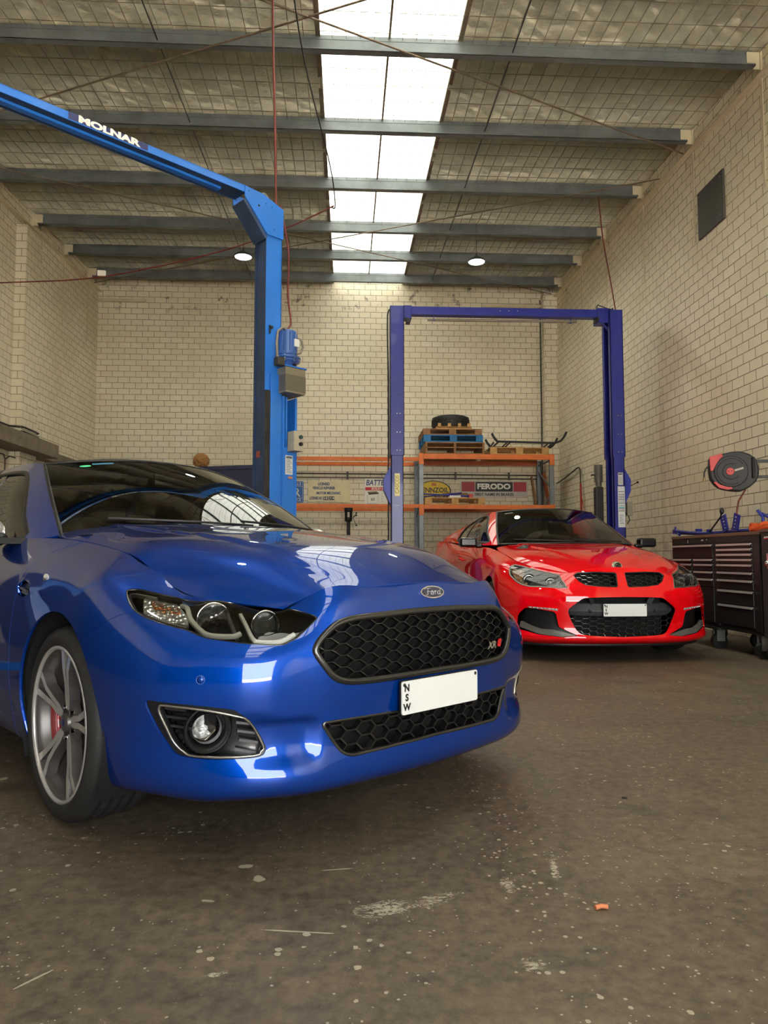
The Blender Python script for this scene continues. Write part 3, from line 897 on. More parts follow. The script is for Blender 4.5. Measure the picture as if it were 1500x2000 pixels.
def _side(x, ws, zs, top):
    xs = x if hasattr(x, '__len__') else [x] * 9
    return [(xs[i], ws[i], zs[i]) for i in range(9)] + [top]
BLUE_HALF = [
 [(.72, 0, .16), (.893, 0, .205), (.913, 0, .25), (.908, 0, .34), (.918, 0, .44), (.930, 0, .53), (.924, 0, .62), (.912, 0, .70), (.902, 0, .757), (.882, 0, .805)],
 [(.71, .25, .16), (.880, .25, .205), (.900, .25, .25), (.894, .25, .34), (.903, .25, .44), (.915, .25, .53), (.910, .25, .62), (.897, .25, .70), (.885, .25, .752), (.860, .25, .797)],
 [(.68, .42, .16), (.860, .43, .205), (.877, .43, .25), (.866, .43, .34), (.873, .43, .44), (.883, .43, .53), (.880, .43, .62), (.862, .43, .692), (.842, .43, .740), (.803, .43, .783)],
 [(.66, .48, .16), (.843, .50, .205), (.860, .505, .25), (.845, .505, .34), (.851, .505, .44), (.858, .505, .53), (.850, .505, .62), (.820, .505, .672), (.785, .50, .700), (.735, .495, .730)],
 [(.60, .57, .16), (.792, .615, .207), (.808, .62, .25), (.798, .62, .34), (.808, .622, .44), (.815, .625, .53), (.795, .62, .62), (.735, .612, .675), (.672, .598, .714), (.590, .585, .747)],
 [(.53, .69, .16), (.680, .735, .205), (.694, .745, .25), (.690, .74, .34), (.706, .75, .44), (.712, .755, .53), (.690, .75, .62), (.618, .73, .685), (.515, .70, .732), (.414, .66, .772)],
 [(.42, .76, .18), (.520, .822, .205), (.540, .838, .25), (.552, .845, .34), (.575, .855, .44), (.580, .862, .53), (.555, .858, .62), (.475, .838, .710), (.365, .79, .782), (.290, .685, .834)],
 [(.34, .82, .19), (.405, .862, .205), (.415, .878, .25), (.422, .892, .34), (.430, .903, .44), (.425, .910, .53), (.400, .908, .62), (.335, .892, .722), (.262, .84, .812), (.190, .698, .868)],
 [(.08, .84, .19), (.10, .880, .205), (.10, .895, .25), (.10, .912, .34), (.10, .925, .44), (.10, .931, .54), (.10, .930, .64), (.10, .915, .735), (.09, .860, .832), (.085, .706, .903)],
 [(-.25, .84, .19), (-.25, .885, .205), (-.25, .900, .26), (-.25, .918, .35), (-.25, .928, .45), (-.25, .932, .55), (-.25, .930, .66), (-.25, .920, .76), (-.245, .872, .862), (-.24, .716, .948)],
 [(-.55, .84, .19), (-.55, .888, .205), (-.55, .902, .26), (-.55, .918, .36), (-.55, .927, .46), (-.55, .931, .56), (-.55, .930, .67), (-.55, .922, .77), (-.54, .885, .872), (-.50, .772, .972)],
 _side(-1.2, [.84, .888, .902, .918, .927, .931, .930, .923, .897], [.19, .205, .26, .36, .46, .56, .67, .78, .877], (-1.2, .845, .955)),
 _side(-1.9, [.84, .888, .902, .918, .927, .931, .931, .926, .903], [.19, .205, .26, .36, .46, .57, .68, .79, .887], (-1.9, .848, .968)),
 _side(-2.5, [.84, .888, .902, .920, .930, .935, .936, .930, .905], [.19, .205, .26, .36, .47, .58, .70, .81, .905], (-2.5, .842, .985)),
 _side(-3.0, [.84, .88, .895, .915, .927, .934, .934, .924, .890], [.20, .215, .27, .37, .48, .59, .71, .825, .93], (-3.0, .80, 1.01)),
 [(-3.45, .80, .21), (-3.45, .850, .23), (-3.46, .865, .29), (-3.47, .885, .39), (-3.48, .898, .50), (-3.48, .903, .61), (-3.47, .900, .73), (-3.46, .885, .85), (-3.45, .84, .955), (-3.44, .72, 1.035)],
 [(-3.62, .72, .23), (-3.78, .75, .25), (-3.80, .77, .31), (-3.83, .785, .41), (-3.85, .79, .52), (-3.86, .79, .63), (-3.86, .785, .75), (-3.85, .77, .87), (-3.82, .74, .98), (-3.78, .66, 1.05)],
 [(-3.70, .42, .24), (-3.92, .44, .26), (-3.94, .44, .32), (-3.97, .445, .42), (-3.99, .45, .53), (-4.0, .45, .64), (-3.99, .45, .76), (-3.98, .44, .88), (-3.96, .43, 1.01), (-3.93, .40, 1.07)],
 [(-3.72, .0, .24), (-3.95, .0, .26), (-3.97, .0, .32), (-4.0, .0, .42), (-4.02, .0, .53), (-4.03, .0, .64), (-4.02, .0, .76), (-4.01, .0, .88), (-3.99, .0, 1.02), (-3.96, .0, 1.075)],
]
# the two rear rows meet on the centre line; keep them a hair apart
BLUE_HALF[-1] = [(x, .02, z) for x, w, z in BLUE_HALF[-1]]

M_BLUE = car_paint('blue_metallic_paint', (.0004, .050, .37, 1), (.0004, .008, .085, 1), .5, .36)
M_RED = car_paint('red_paint', (.90, .0008, .006, 1), (.72, .0004, .004, 1), .0, .5)

def step01(x, a, b):
    t = np.clip((x - a) / (b - a), 0, 1); return t * t * (3 - 2 * t)

def wheel_hole(S, cx, r, side, cz=.335, wy=.93, n=48):
    pts = [(cx + r * cos(t), side * wy, cz + r * sin(t)) for t in np.linspace(-.9, pi + .9, n)]
    ab = S.inv(pts, wts=(1, .12, 1)); 
    ab = list(map(tuple, ab)); lo = S.kb[0] - .05
    ab = [(ab[0][0], lo)] + ab + [(ab[-1][0], lo)]
    return np.array(ab)

def mir(p3): return [(x, -y, z) for x, y, z in p3]
def arm(S, p3, side=-1, wts=(1, 1, 1)):
    """3-D outline measured on the right side -> parameters on either side"""
    p = p3 if side < 0 else mir(p3)
    return S.inv(p, wts)

def glasshouse(car, G, half, roofP, wsP, rearP, win, paint, pref, side_extra=None):
    pass

def stroke_text(parent, name, strokes, M, r, mat, sx=1.0):
    m = MB()
    for st in strokes:
        pts = [M @ Vector((x * sx, y, 0)) for x, y in st]
        m.tube(pts, r, 6)
    return m.build(name, mat, parent)

SCRIPT_STROKES = [  # the flowing word in the oval badge: F o r d
    [(-.50, .16), (-.46, .24), (-.36, .26), (-.22, .24), (-.08, .27)], [(-.27, .24), (-.31, .05), (-.37, -.14), (-.46, -.20), (-.52, -.14)], [(-.38, .03), (-.24, .05), (-.16, .04)],
    [(-.06, .06), (-.13, .02), (-.15, -.10), (-.09, -.17), (-.01, -.12), (.0, .0), (-.06, .06), (.02, .04), (.10, .06)],
    [(.10, .06), (.13, .07), (.11, -.05), (.08, -.17)], [(.11, -.04), (.17, .05), (.23, .06)],
    [(.42, .04), (.34, .06), (.27, -.02), (.28, -.14), (.35, -.17), (.42, -.09), (.45, .04)], [(.53, .28), (.47, .12), (.42, -.08), (.44, -.17), (.52, -.15)]]

def build_blue():
    car = empty('sedan', (-.293, 3.10, 0), -.866, 'glossy blue sedan with honeycomb grille and twin-spoke alloy wheels, filling the left foreground', 'car')
    def disp(p, a, b):
        x, w, z = p[:, 0], np.abs(p[:, 1]), p[:, 2]
        d = np.zeros(len(p))
        # hollow under the headlamp line, beside the lower grille
        up = step01(.425 - z + (w - .45) * .10, 0, .035); dn = step01(z, .262, .34)
        d -= .016 * up * dn * step01(w, .43, .50) * (1 - step01(w, .60, .74)) * (x > .4)
        # soft shoulder line along the flanks
        d += .006 * np.exp(-((z - (.775 + .03 * (-x) * .4)) / .022)**2) * step01(-x, -.10, .25) * (x > -3.3)
        return d
    S = Surf(_mirror(BLUE_HALF), disp=disp)
    T = S.kb[-1]; B0 = S.kb[0]
    HLr = [(0.332, -0.823, 0.788), (0.341, -0.796, 0.792), (0.394, -0.735, 0.777), (0.43, -0.691, 0.768), (0.493, -0.656, 0.758), (0.576, -0.607, 0.751), (0.649, -0.552, 0.734), (0.76, -0.489, 0.725), (0.844, -0.447, 0.71), (0.836, -0.476, 0.683), (0.83, -0.516, 0.651), (0.82, -0.556, 0.634), (0.806, -0.582, 0.634), (0.762, -0.644, 0.64), (0.669, -0.731, 0.656), (0.615, -0.757, 0.676), (0.541, -0.805, 0.694), (0.477, -0.833, 0.713), (0.428, -0.843, 0.732), (0.385, -0.839, 0.756)]
    GRh = [(0, .722), (.155, .719), (.30, .713), (.365, .706), (.41, .690), (.452, .656), (.474, .628), (.476, .606), (.452, .567), (.422, .532), (.380, .514), (.30, .508), (.155, .509), (0, .511)]
    LGh = [(0, .405), (.16, .403), (.40, .403), (.450, .401), (.414, .346), (.384, .304), (.35, .290), (.246, .293), (.08, .297), (0, .299)]
    FGr = [(0.572, -0.862, 0.476), (0.614, -0.839, 0.48), (0.75, -0.709, 0.463), (0.776, -0.673, 0.447), (0.792, -0.641, 0.413), (0.806, -0.607, 0.352), (0.806, -0.604, 0.335), (0.799, -0.622, 0.320), (0.75, -0.684, 0.316), (0.695, -0.737, 0.316), (0.635, -0.787, 0.324), (0.612, -0.807, 0.348), (0.589, -0.84, 0.413)]
    FIr = [(0.611, -0.835, 0.466), (0.624, -0.826, 0.470), (0.705, -0.75, 0.459), (0.764, -0.682, 0.441), (0.783, -0.651, 0.424), (0.798, -0.609, 0.350), (0.796, -0.615, 0.334), (0.786, -0.633, 0.323), (0.675, -0.749, 0.323), (0.645, -0.774, 0.335), (0.624, -0.795, 0.363), (0.616, -0.814, 0.405), (0.608, -0.832, 0.448)]
    def loop_yz(h):
        yz = [(-w, z) for w, z in h] + [(w, z) for w, z in h[-2:0:-1]]
        ab = S.inv([(1.0, y, z) for y, z in yz], wts=(.05, 1, 1)); return ab, yz
    GR, GRyz = loop_yz(GRh); LG, LGyz = loop_yz(LGh)
    GR = smooth_closed(GR, 4); LG = rounded(LG, .02, 4)
    GRyz = smooth_closed(GRyz, 4)
    HL = {}; FG = {}; FI = {}; ARCH = {}; RARCH = {}
    for s in (-1, 1):
        h = arm(S, HLr, s); h[5:8, 1] = T + .004; h = densify(rounded(h, .012, 3), .012); HL[s] = h
        FG[s] = smooth_closed(arm(S, FGr, s), 3); FI[s] = smooth_closed(arm(S, FIr, s), 3)
        ARCH[s] = wheel_hole(S, 0, .372, s); RARCH[s] = wheel_hole(S, -2.838, .372, s)
    holes = [GR, LG, HL[-1], HL[1], FG[-1], FG[1], ARCH[-1], ARCH[1]]
    # --- bumper and nose
    seam = [(.16, -.93, .24), (.16, -.93, .60), (.267, -.924, .647), (.395, -.878, .710), (.436, -.845, .728), (.46, -.80, .745), (.44, -.72, .765)]
    sr, sl = S.inv(seam), S.inv(mir(seam))
    hr = S.inv([(.42, -.665, .782)])[0]; hl = S.inv([(.42, .665, .782)])[0]
    out = [(sr[0][0], B0)] + [tuple(q) for q in sr[1:]] + [(hr[0], T)] + [(hl[0], T)] + [tuple(q) for q in sl[:0:-1]] + [(sl[0][0], B0)]
    out = densify(out, .02)
    bump = panel('front_bumper', S, out, holes, M_BLUE, car, step=.022, skirt=.016)
    # --- front fenders, doors, quarter panels, rear bumper
    gap1 = [(-.30, .95), (-.36, .91), (-.43, .78), (-.475, .60), (-.49, .42), (-.49, .205)]
    gap2 = [(-1.66, .97), (-1.665, .75), (-1.67, .5), (-1.67, .205)]
    gap3 = [(-2.62, .99), (-2.60, .80), (-2.47, .60), (-2.42, .42), (-2.40, .205)]
    gap4 = [(-3.30, 1.02), (-3.28, .70), (-3.24, .60), (-3.20, .58)]
    doors = {}
    for s in (-1, 1):
        g = lambda L: S.inv([(x, s * .93, z) for x, z in L], wts=(1, .1, 1))
        g1, g2, g3 = g(gap1), g(gap2), g(gap3)
        sm = sr if s < 0 else sl; hh = hr if s < 0 else hl
        def strip(front, back, top=True):
            o = [(front[-1][0], B0)] + [tuple(q) for q in front[::-1]] + [(front[0][0], T)] + [(back[0][0], T)] + [tuple(q) for q in back] + [(back[-1][0], B0)]
            return densify(offset_loop(densify(o, .05), .0022), .03)
        fo = [(sm[0][0], B0)] + [tuple(q) for q in sm[1:]] + [(hh[0], T)] + [(g1[0][0], T)] + [tuple(q) for q in g1] + [(g1[-1][0], B0)]
        fo = densify(offset_loop(densify(fo, .05), .0018), .02)
        sv = [(-.392, .775), (-.385, .735), (-.33, .730), (-.265, .742), (-.245, .765), (-.29, .785), (-.36, .797)]
        sv2 = S.inv([(x - .03, s * .925, z + .012) for x, z in sv], wts=(1, .1, 1))
        fen = panel('front_fender', S, fo, [HL[s], ARCH[s], rounded(sv2, .01, 3)], M_BLUE, car, step=.03, skirt=.012)
        panel('side_vent', S, rounded(sv2, .01, 3), [], M_BLKG, fen, off=.014, step=.03, skirt=-.012)
        m = MB()
        for k in range(2):
            q = S.inv([(-.40 + .02 * k, s * .925, .775 - .014 * k), (-.32 + .02 * k, s * .925, .763 - .012 * k)], wts=(1, .1, 1)); p, n = S.ev(q[:, 0], q[:, 1], .006)
            m.bar(p[0], p[1], .006, .008)
        m.build('vent_fin', M_SATIN, fen)
        q = S.inv([(-.18, s * .90, .818)]); p, n = S.ev(q[:, 0], q[:, 1]); 
        m = MB(); m.sphere(p[0], .024, 20, 12, (1, .35, .62)); m.build('side_repeater', M_FACET, fen)
        panel('front_door', S, strip(g1, g2), [], M_BLUE, car, step=.05, skirt=.012)
        panel('rear_door', S, strip(g2, g3), [RARCH[s]], M_BLUE, car, step=.05, skirt=.012)
        # door handles
        for hx in (-1.45, -2.30):
            q = S.inv([(hx, s * .93, .80), (hx + .17, s * .93, .798)], wts=(1, .1, 1)); p, n = S.ev(q[:, 0], q[:, 1], -.028)
            m = MB(); m.tube([S.ev(q[:1, 0], q[:1, 1])[0][0], p[0], p[1], S.ev(q[1:, 0], q[1:, 1])[0][0]], .010, 8); m.build('door_handle', M_BLUE, car)
    gq = {s: S.inv([(x, s * .93, z) for x, z in gap3], wts=(1, .1, 1)) for s in (-1, 1)}
    for s in (-1, 1):
        e = S.ia(0) if s < 0 else S.ka[-1]
        TL = S.inv([(-3.42, s * .86, .93), (-3.70, s * .80, .94), (-3.86, s * .70, .97), (-3.98, s * .40, .985), (-3.98, s * .40, .86), (-3.86, s * .74, .83), (-3.55, s * .88, .85)])
        g3 = gq[s]
        o = [(g3[-1][0], B0)] + [tuple(q) for q in g3[::-1]] + [(g3[0][0], T), (e, T), (e, B0)]
        panel('rear_quarter', S, densify(offset_loop(densify(o, .05), .002), .05), [RARCH[s], rounded(TL, .02, 3)], M_BLUE, car, step=.05, skirt=.012)
        panel('tail_lamp', S, rounded(TL, .02, 3), [], plain('red_lens', srgb(120, 6, 10), .1, coat=1), car, step=.03, skirt=.02)
    # --- dark inner shell so shut lines read black
    for s0, s1 in ((S.ka[0], S.ka[-1]),):
        o = densify([(s0, B0), (s0, T), (s1, T), (s1, B0)], .06)
        panel('inner_body', S, o, [GR, LG, HL[-1], HL[1], FG[-1], FG[1], ARCH[-1], ARCH[1], RARCH[-1], RARCH[1]], M_VOID, car, off=.020, step=.06, skirt=0)
    # --- bonnet
    zc = [(.882, .807), (.80, .850), (.65, .906), (.45, .948), (.20, .977), (-.05, 1.002), (-.28, 1.024), (-.46, 1.036)]
    ed = [(.735, .495, .730), (.590, .585, .747), (.414, .66, .772), (.190, .698, .868), (.085, .706, .903), (-.24, .716, .948), (-.40, .74, .966), (-.575, .735, .985)]
    fr = [0, .30, .55, .75, .90, 1.0]
    rise = [1, .99, .955, .80, .44, 0]
    rows = []
    front = [(.882, 0, .807), (.872, .17, .803), (.850, .29, .795), (.815, .40, .786), (.770, .47, .757), (.735, .495, .730)]
    rows.append(front)
    for d in range(1, 8):
        x0, z0 = zc[d]; xe, we, ze = ed[d]; row = []
        for f, r in zip(fr, rise):
            x = x0 + (xe - x0) * f**1.8; row.append((x, we * f, ze + (z0 - ze) * r))
        rows.append(row)
    H = np.array([[(x, -w, z) for x, w, z in row[:0:-1]] + [(x, w, z) for x, w, z in row] for row in rows])
    def hdisp(p, a, b):
        x, w = p[:, 0], np.abs(p[:, 1])
        wl = .36 + .16 * step01(-x, -.75, .45)
        d = .009 * (1 - step01(w, wl - .012, wl + .022)) * step01(-x, -.80, -.55)
        wl2 = .20 + .10 * step01(-x, -.3, .5)
        d += .005 * (1 - step01(w, wl2 - .02, wl2 + .03)) * step01(-x, -.45, .0)
        return d
    HS = Surf(H.transpose(1, 0, 2), disp=hdisp)
    o = densify([(HS.ka[0], HS.kb[0]), (HS.ka[-1], HS.kb[0]), (HS.ka[-1], HS.kb[-1]), (HS.ka[0], HS.kb[-1])], .02)
    if HS.ev([HS.ka[-1] / 2], [HS.kb[-1] / 2])[1][0][2] < 0: HS.flip *= -1
    panel('bonnet', HS, offset_loop(o, .0035), [], M_BLUE, car, step=.028, skirt=.014)
    # --- badge
    q = S.inv([(.89, 0, .771)])[0]; p, n = S.ev([q[0]], [q[1]]); p, n = p[0], Vector(n[0])
    Mb = face_M(Vector(p) + n * .002, (0, 1, 0), n.cross(Vector((0, 1, 0))))
    ov = [(.0575 * cos(t), .0225 * sin(t)) for t in np.linspace(0, 2 * pi, 40, endpoint=False)]
    ov2 = [(.0525 * cos(t), .0185 * sin(t)) for t in np.linspace(0, 2 * pi, 40, endpoint=False)]
    m = MB(); m.prism(ov, -.004, .002, Mb); bd = m.build('oval_badge', M_CHROME, car, bevel=.001); fixn(bd)
    m = MB(); m.prism(ov2, .002, .0028, Mb); fixn(m.build('badge_field', plain('badge_navy', srgb(30, 40, 70), .15, coat=1), bd))
    stroke_text(bd, 'lettering', [[(x * .078, y * .055) for x, y in st] for st in SCRIPT_STROKES], Mb @ Matrix.Translation((0, -.001, .0032)), .0012, M_CHROME)
    # --- grille
    fr_prof = [(-.016, -.018), (-.016, .000), (-.012, .006), (-.007, .007), (.001, .005), (.005, .001), (.005, -.004)]
    gf = sweep('grille_frame', S, GR, fr_prof, plain('smoked_chrome', srgb(84, 84, 84), .25, .85), car)
    segs = hex_segs(-.52, .52, .49, .74, .074, .035, .36)
    mesh_grille('grille_mesh', S, GRyz, segs, plain('grille_black', srgb(27, 27, 29), .22, coat=.4), gf, recess=.024, bw=.0030, depth=.02)
    segs = hex_segs(-.50, .50, .28, .42, .075, .042)
    lg = sweep('lower_grille_frame', S, LG, [(-.010, -.015), (-.008, .000), (0, .003), (.004, -.002)], plain('smoked_chrome', (0, 0, 0), .3), car)
    mesh_grille('lower_grille_mesh', S, rounded(LGyz, .02, 3), segs, MATS['grille_black'], lg, recess=.022, bw=.005, depth=.022)
    m = MB()
    m.add([(.80, -.44, .26), (.80, .44, .26), (.80, .44, .70), (.80, -.44, .70)], [(0, 1, 2, 3)]); m.boxx((.815, -.44, .43), (.84, .44, .50)); m.build('grille_backing', M_VOID, car)
    m = MB(); m.boxx((.808, -.40, .55), (.815, .40, .70)); m.build('radiator', plain('radiator_fins', srgb(26, 27, 30), .5, .4), car)
    # model badge on the mesh: chrome letters and a red figure
    q = S.inv([(.87, .335, .575)], wts=(.05, 1, 1))[0]; p = S.ev([q[0]], [q[1]])[0][0]
    Mx = face_M((p[0] + .010, .298, .572), (-.10, 1, 0))
    text_mesh('model_badge', 'XR', .034, M_CHROME, car, Mx, .002, bold=.0012, shear=.35, sx=1.15)
    text_mesh('model_badge_figure', '8', .036, plain('badge_red', srgb(200, 20, 25), .2, coat=1), car, face_M((p[0] + .006, .347, .576), (-.10, 1, 0)), .002, bold=.0018, shear=.3, sx=1.1)
    # --- number plate
    plate(car, .936, .447, 0.0, h=.104)
    # --- headlamps
    for s in (-1, 1):
        P = lambda L: L if s < 0 else mir(L)
        hl = bpy.data.objects.new('headlamp', None); COL.objects.link(hl); hl.parent = car
        hc = HL[s].copy(); hc[:, 1] = np.minimum(hc[:, 1], T + .004)
        hh_ = offset_loop(hc, .002); hh_[:, 1] = np.minimum(hh_[:, 1], T - .012)
        panel('lamp_housing', S, densify(hh_, .02), [], M_BLKG, hl, off=.048, step=.04, skirt=-.042)
        panel('lamp_lens', S, offset_loop(hc, .003), [], M_LENS, hl, off=.002, step=.03, skirt=0)
        sweep('lamp_seal', S, np.column_stack([hc[:, 0], np.minimum(hc[:, 1], T)]), [(-.006, -.012), (-.005, -.001), (.0, .0005), (.001, -.006)], M_BLKG, hl)
        def onS(L, off):
            ab = S.inv(P(L)); return [Vector(v) for v in S.ev(ab[:, 0], ab[:, 1], off)[0]]
        def ribbon(nm, L, w, mat, off=.022, th=.010):
            pts = smooth_open(onS(L, off), 5); ab = S.inv(P(L)); nn = Vector(S.ev(ab[:, 0], ab[:, 1])[1][len(L) // 2])
            m = MB()
            vs = []; fs = []
            for i, p in enumerate(pts):
                d = (pts[min(i + 1, len(pts) - 1)] - pts[max(i - 1, 0)]).normalized(); o_ = d.cross(nn).normalized()
                vs += [p + o_ * w / 2, p + o_ * w * .35 + nn * .004, p - o_ * w * .35 + nn * .004, p - o_ * w / 2, p - o_ * w / 2 - nn * th, p + o_ * w / 2 - nn * th]
            for i in range(len(pts) - 1):
                for k in range(6): fs.append((6 * i + k, 6 * i + (k + 1) % 6, 6 * i + 6 + (k + 1) % 6, 6 * i + 6 + k))
            n = len(vs); fs += [(0, 1, 2, 3, 4, 5), (n - 1, n - 2, n - 3, n - 4, n - 5, n - 6)]
            m.add(vs, fs); o = m.build(nm, mat, hl); fixn(o); return o
        ribbon('light_guide', [(0.440, -0.685, 0.748), (0.467, -0.68, 0.735), (0.538, -0.705, 0.703), (0.604, -0.71, 0.676), (0.644, -0.699, 0.661), (0.691, -0.651, 0.658), (0.700, -0.628, 0.668)], .016, M_LEDW, .020, .006)
        ribbon('light_guide', [(0.624, -0.582, 0.717), (0.678, -0.597, 0.688), (0.735, -0.608, 0.652), (0.758, -0.598, 0.643), (0.789, -0.548, 0.644), (0.800, -0.504, 0.664)], .0125, M_LEDW, .020, .006)
        ribbon('lamp_divider', [(0.57, -0.600, 0.728), (0.615, -0.617, 0.708), (0.668, -0.632, 0.672), (0.700, -0.640, 0.655)], .012, M_SATIN, .026)
        ribbon('marker_reflector', [(0.394, -0.745, 0.772), (0.345, -0.80, 0.781), (0.352, -0.818, 0.766), (0.41, -0.826, 0.732), (0.439, -0.823, 0.718), (0.52, -0.785, 0.698), (.585, -.742, .682)], .009, M_SATIN, .016)
        IN = S.inv(P([(0.365, -0.775, 0.771), (0.430, -0.690, 0.758), (.50, -.70, .715), (0.560, -0.722, 0.686), (0.5, -0.776, 0.698), (0.434, -0.808, 0.719)]))
        il = panel('indicator_lamp', S, rounded(IN, .008, 2), [], M_FACET, hl, off=.024, step=.02, skirt=.02)
        IA = S.inv(P([(0.385, -0.765, 0.762), (0.455, -0.700, 0.744), (0.490, -0.712, 0.722), (0.452, -0.775, 0.722)])); panel('amber_bulb_window', S, rounded(IA, .008, 2), [], M_FACETA, il, off=.022, step=.02, skirt=.004)
        for c, r, kind in (((0.575, -0.656, 0.722), .051, 0), ((0.700, -0.545, 0.708), .043, 1)):
            ab = S.inv(P([c])); p = Vector(S.ev(ab[:, 0], ab[:, 1], .03)[0][0])
            ax = Vector((1, -.28 * (1 if s < 0 else -1), -.02)).normalized()
            R = ax.to_track_quat('Z', 'Y').to_matrix().to_4x4(); R.translation = p + ax * .012
            m = MB()
            if kind == 0: m.lathe([(r, .0), (r * .97, -.012), (r * .8, -.028), (r * .45, -.042), (.001, -.046)], n=36)
            else: m.lathe([(r, .006), (r * .93, .0), (r * .92, -.03)], n=36)
            m.v = [tuple(R @ Vector(v)) for v in m.v]; b = m.build('reflector_bowl', M_FACET if kind == 0 else M_CHROME, hl)
            m = MB(); m.lathe([(r * 1.02, -.008), (r * 1.06, .004), (r * .98, .006), (r * .96, -.004)], n=36, closed=True); m.v = [tuple(R @ Vector(v)) for v in m.v]; fixn(m.build('lamp_ring', M_CHROME, b))
            m = MB()
            if kind == 0: m.sphere((0, 0, -.018), .014, 16, 10)
            else: m.sphere((0, 0, -.014), r * .9, 24, 14, (1, 1, .5))
            m.v = [tuple(R @ Vector(v)) for v in m.v]; m.build('projector_lens', M_CHROME if kind == 0 else plain('projector_glass', (.10, .11, .12), .03, 0, coat=1), b)
    # --- fog lamps
    for s in (-1, 1):
        P = lambda L: L if s < 0 else mir(L)
        fg = panel('fog_lamp_bezel', S, offset_loop(FG[s], .001), [FI[s]], M_BLK, car, off=.006, step=.025, skirt=.02)
        sweep('bezel_trim', S, FI[s], [(-.0035, .0), (-.001, .004), (.003, .003), (.0035, -.002), (0, -.006)], plain('satin_silver', srgb(178, 174, 166), .3, .85), fg)
        panel('fog_lamp_recess', S, FI[s], [], plain('grille_black', (0, 0, 0), .3), fg, off=.055, step=.04, skirt=-.052)
        ab = S.inv(P([(0.690, -0.745, 0.389)])); p = Vector(S.ev(ab[:, 0], ab[:, 1], .04)[0][0])
        ax = Vector((1, -.32 * (1 if s < 0 else -1), 0)).normalized(); R = ax.to_track_quat('Z', 'Y').to_matrix().to_4x4(); R.translation = p
        def L(prof, nm, mat, par, n=36):
            m = MB(); m.lathe(prof, n=n); m.v = [tuple(R @ Vector(v)) for v in m.v]; o = m.build(nm, mat, par); return o
        tub = L([(.066, .034), (.069, .030), (.062, .026), (.046, -.004), (.046, -.02)], 'fog_lamp_tube', M_BLK, fg)
        L([(.044, .016), (.041, .022), (.001, .030)], 'fog_lamp_lens', M_LENS, tub); L([(.044, .016), (.036, -.010), (.001, -.018)], 'fog_lamp_reflector', M_FACET, tub)
        # slatted trim either side of the lamp
        m = MB()
        for (y0, y1, z) in ((-.835, -.79, .452), (-.83, -.775, .425), (-.825, -.77, .398), (-.69, -.645, .432), (-.68, -.635, .408), (-.675, -.628, .384), (-.67, -.622, .36), (-.68, -.628, .338)):
            a = S.inv(P([(.7, y0, z), (.7, y1, z - .008)]), wts=(.05, 1, 1)); q = S.ev(a[:, 0], a[:, 1], .03)[0]; m.bar(q[0], q[1], .007, .02, up=(1, 0, 0))
        m.build('bezel_slat', M_BLK, fg)['kind'] = 'stuff'
    # parking sensors
    for s in (-1, 1):
        ab = S.inv([(.705, s * .761, .544)]); p, n = S.ev(ab[:, 0], ab[:, 1]); n = Vector(n[0]); R = n.to_track_quat('Z', 'Y').to_matrix().to_4x4(); R.translation = Vector(p[0])
        m = MB(); m.lathe([(.0110, -.002), (.0105, .0012), (.001, .0016)], n=24); m.v = [tuple(R @ Vector(v)) for v in m.v]; sn = m.build('parking_sensor', M_BLUE, car); m = MB(); m.lathe([(.0128, -.001), (.0128, .001), (.0112, .001), (.0112, -.001)], n=24, closed=True); m.v = [tuple(R @ Vector(v)) for v in m.v]; m.build('sensor_ring', plain('sensor_blue', srgb(70, 110, 190), .3), sn)
    # --- windscreen, roof, glasshouse
    W = [[(-.36, 0, 1.030), (-.44, .40, 1.018), (-.572, .72, .987)], [(-.75, 0, 1.262), (-.82, .35, 1.248), (-.945, .650, 1.20)], [(-1.14, 0, 1.418), (-1.19, .30, 1.408), (-1.305, .565, 1.376)]]
    Wg = np.array([[(x, -w, z) for x, w, z in r[:0:-1]] + [(x, w, z) for x, w, z in r] for r in W]).transpose(1, 0, 2)
    WS = Surf(Wg)
    if WS.ev([WS.ka[-1] / 2], [WS.kb[-1] / 2])[1][0][2] < 0: WS.flip *= -1
    box = lambda Q, st=.03: densify([(Q.ka[0], Q.kb[0]), (Q.ka[-1], Q.kb[0]), (Q.ka[-1], Q.kb[-1]), (Q.ka[0], Q.kb[-1])], st)
    ws = panel('windscreen', WS, offset_loop(box(WS), .002), [], glass_mat('windscreen_glass', (.34, .37, .36), 1.9, gain=1.15), car, step=.05, skirt=0)
    sweep('windscreen_seal', WS, box(WS, .05), [(-.014, -.004), (-.013, .003), (.002, .004), (.004, -.006)], M_BLK, ws)
    q = lambda u, v: (WS.ka[-1] * u, WS.kb[-1] * v)
    band = densify([q(.0, .975), q(0, 1), q(1, 1), q(1, .975)], .04)
    panel('top_band', WS, band, [], M_BLKG, ws, off=.004, step=.05, skirt=0)
    mi_ = densify([q(.42, .995), q(.58, .995), q(.555, .86), q(.445, .86)], .03); panel('sensor_patch', WS, mi_, [], M_BLKG, ws, off=.005, step=.04, skirt=0)
    for nm, c, rx, rz_, mat in (('registration_sticker', (.15, .88), .030, .016, plain('sticker_green', srgb(90, 235, 170), .4)),):
        st = [(WS.ka[-1] * c[0] + rx * cos(t), WS.kb[-1] * c[1] + rz_ * sin(t)) for t in np.linspace(0, 2 * pi, 20, endpoint=False)]; panel(nm, WS, st, [], mat, ws, off=-.001, step=.02, skirt=0)
    a0 = WS.ka[-1] * .15 + .04; b0 = WS.kb[-1] * .895
    panel('windscreen_label', WS, densify([(a0, b0), (a0 + .115, b0 + .004), (a0 + .115, b0 + .028), (a0, b0 + .024)], .02), [], plain('sticker_blue', srgb(60, 130, 170), .4), ws, off=-.001, step=.02, skirt=0)
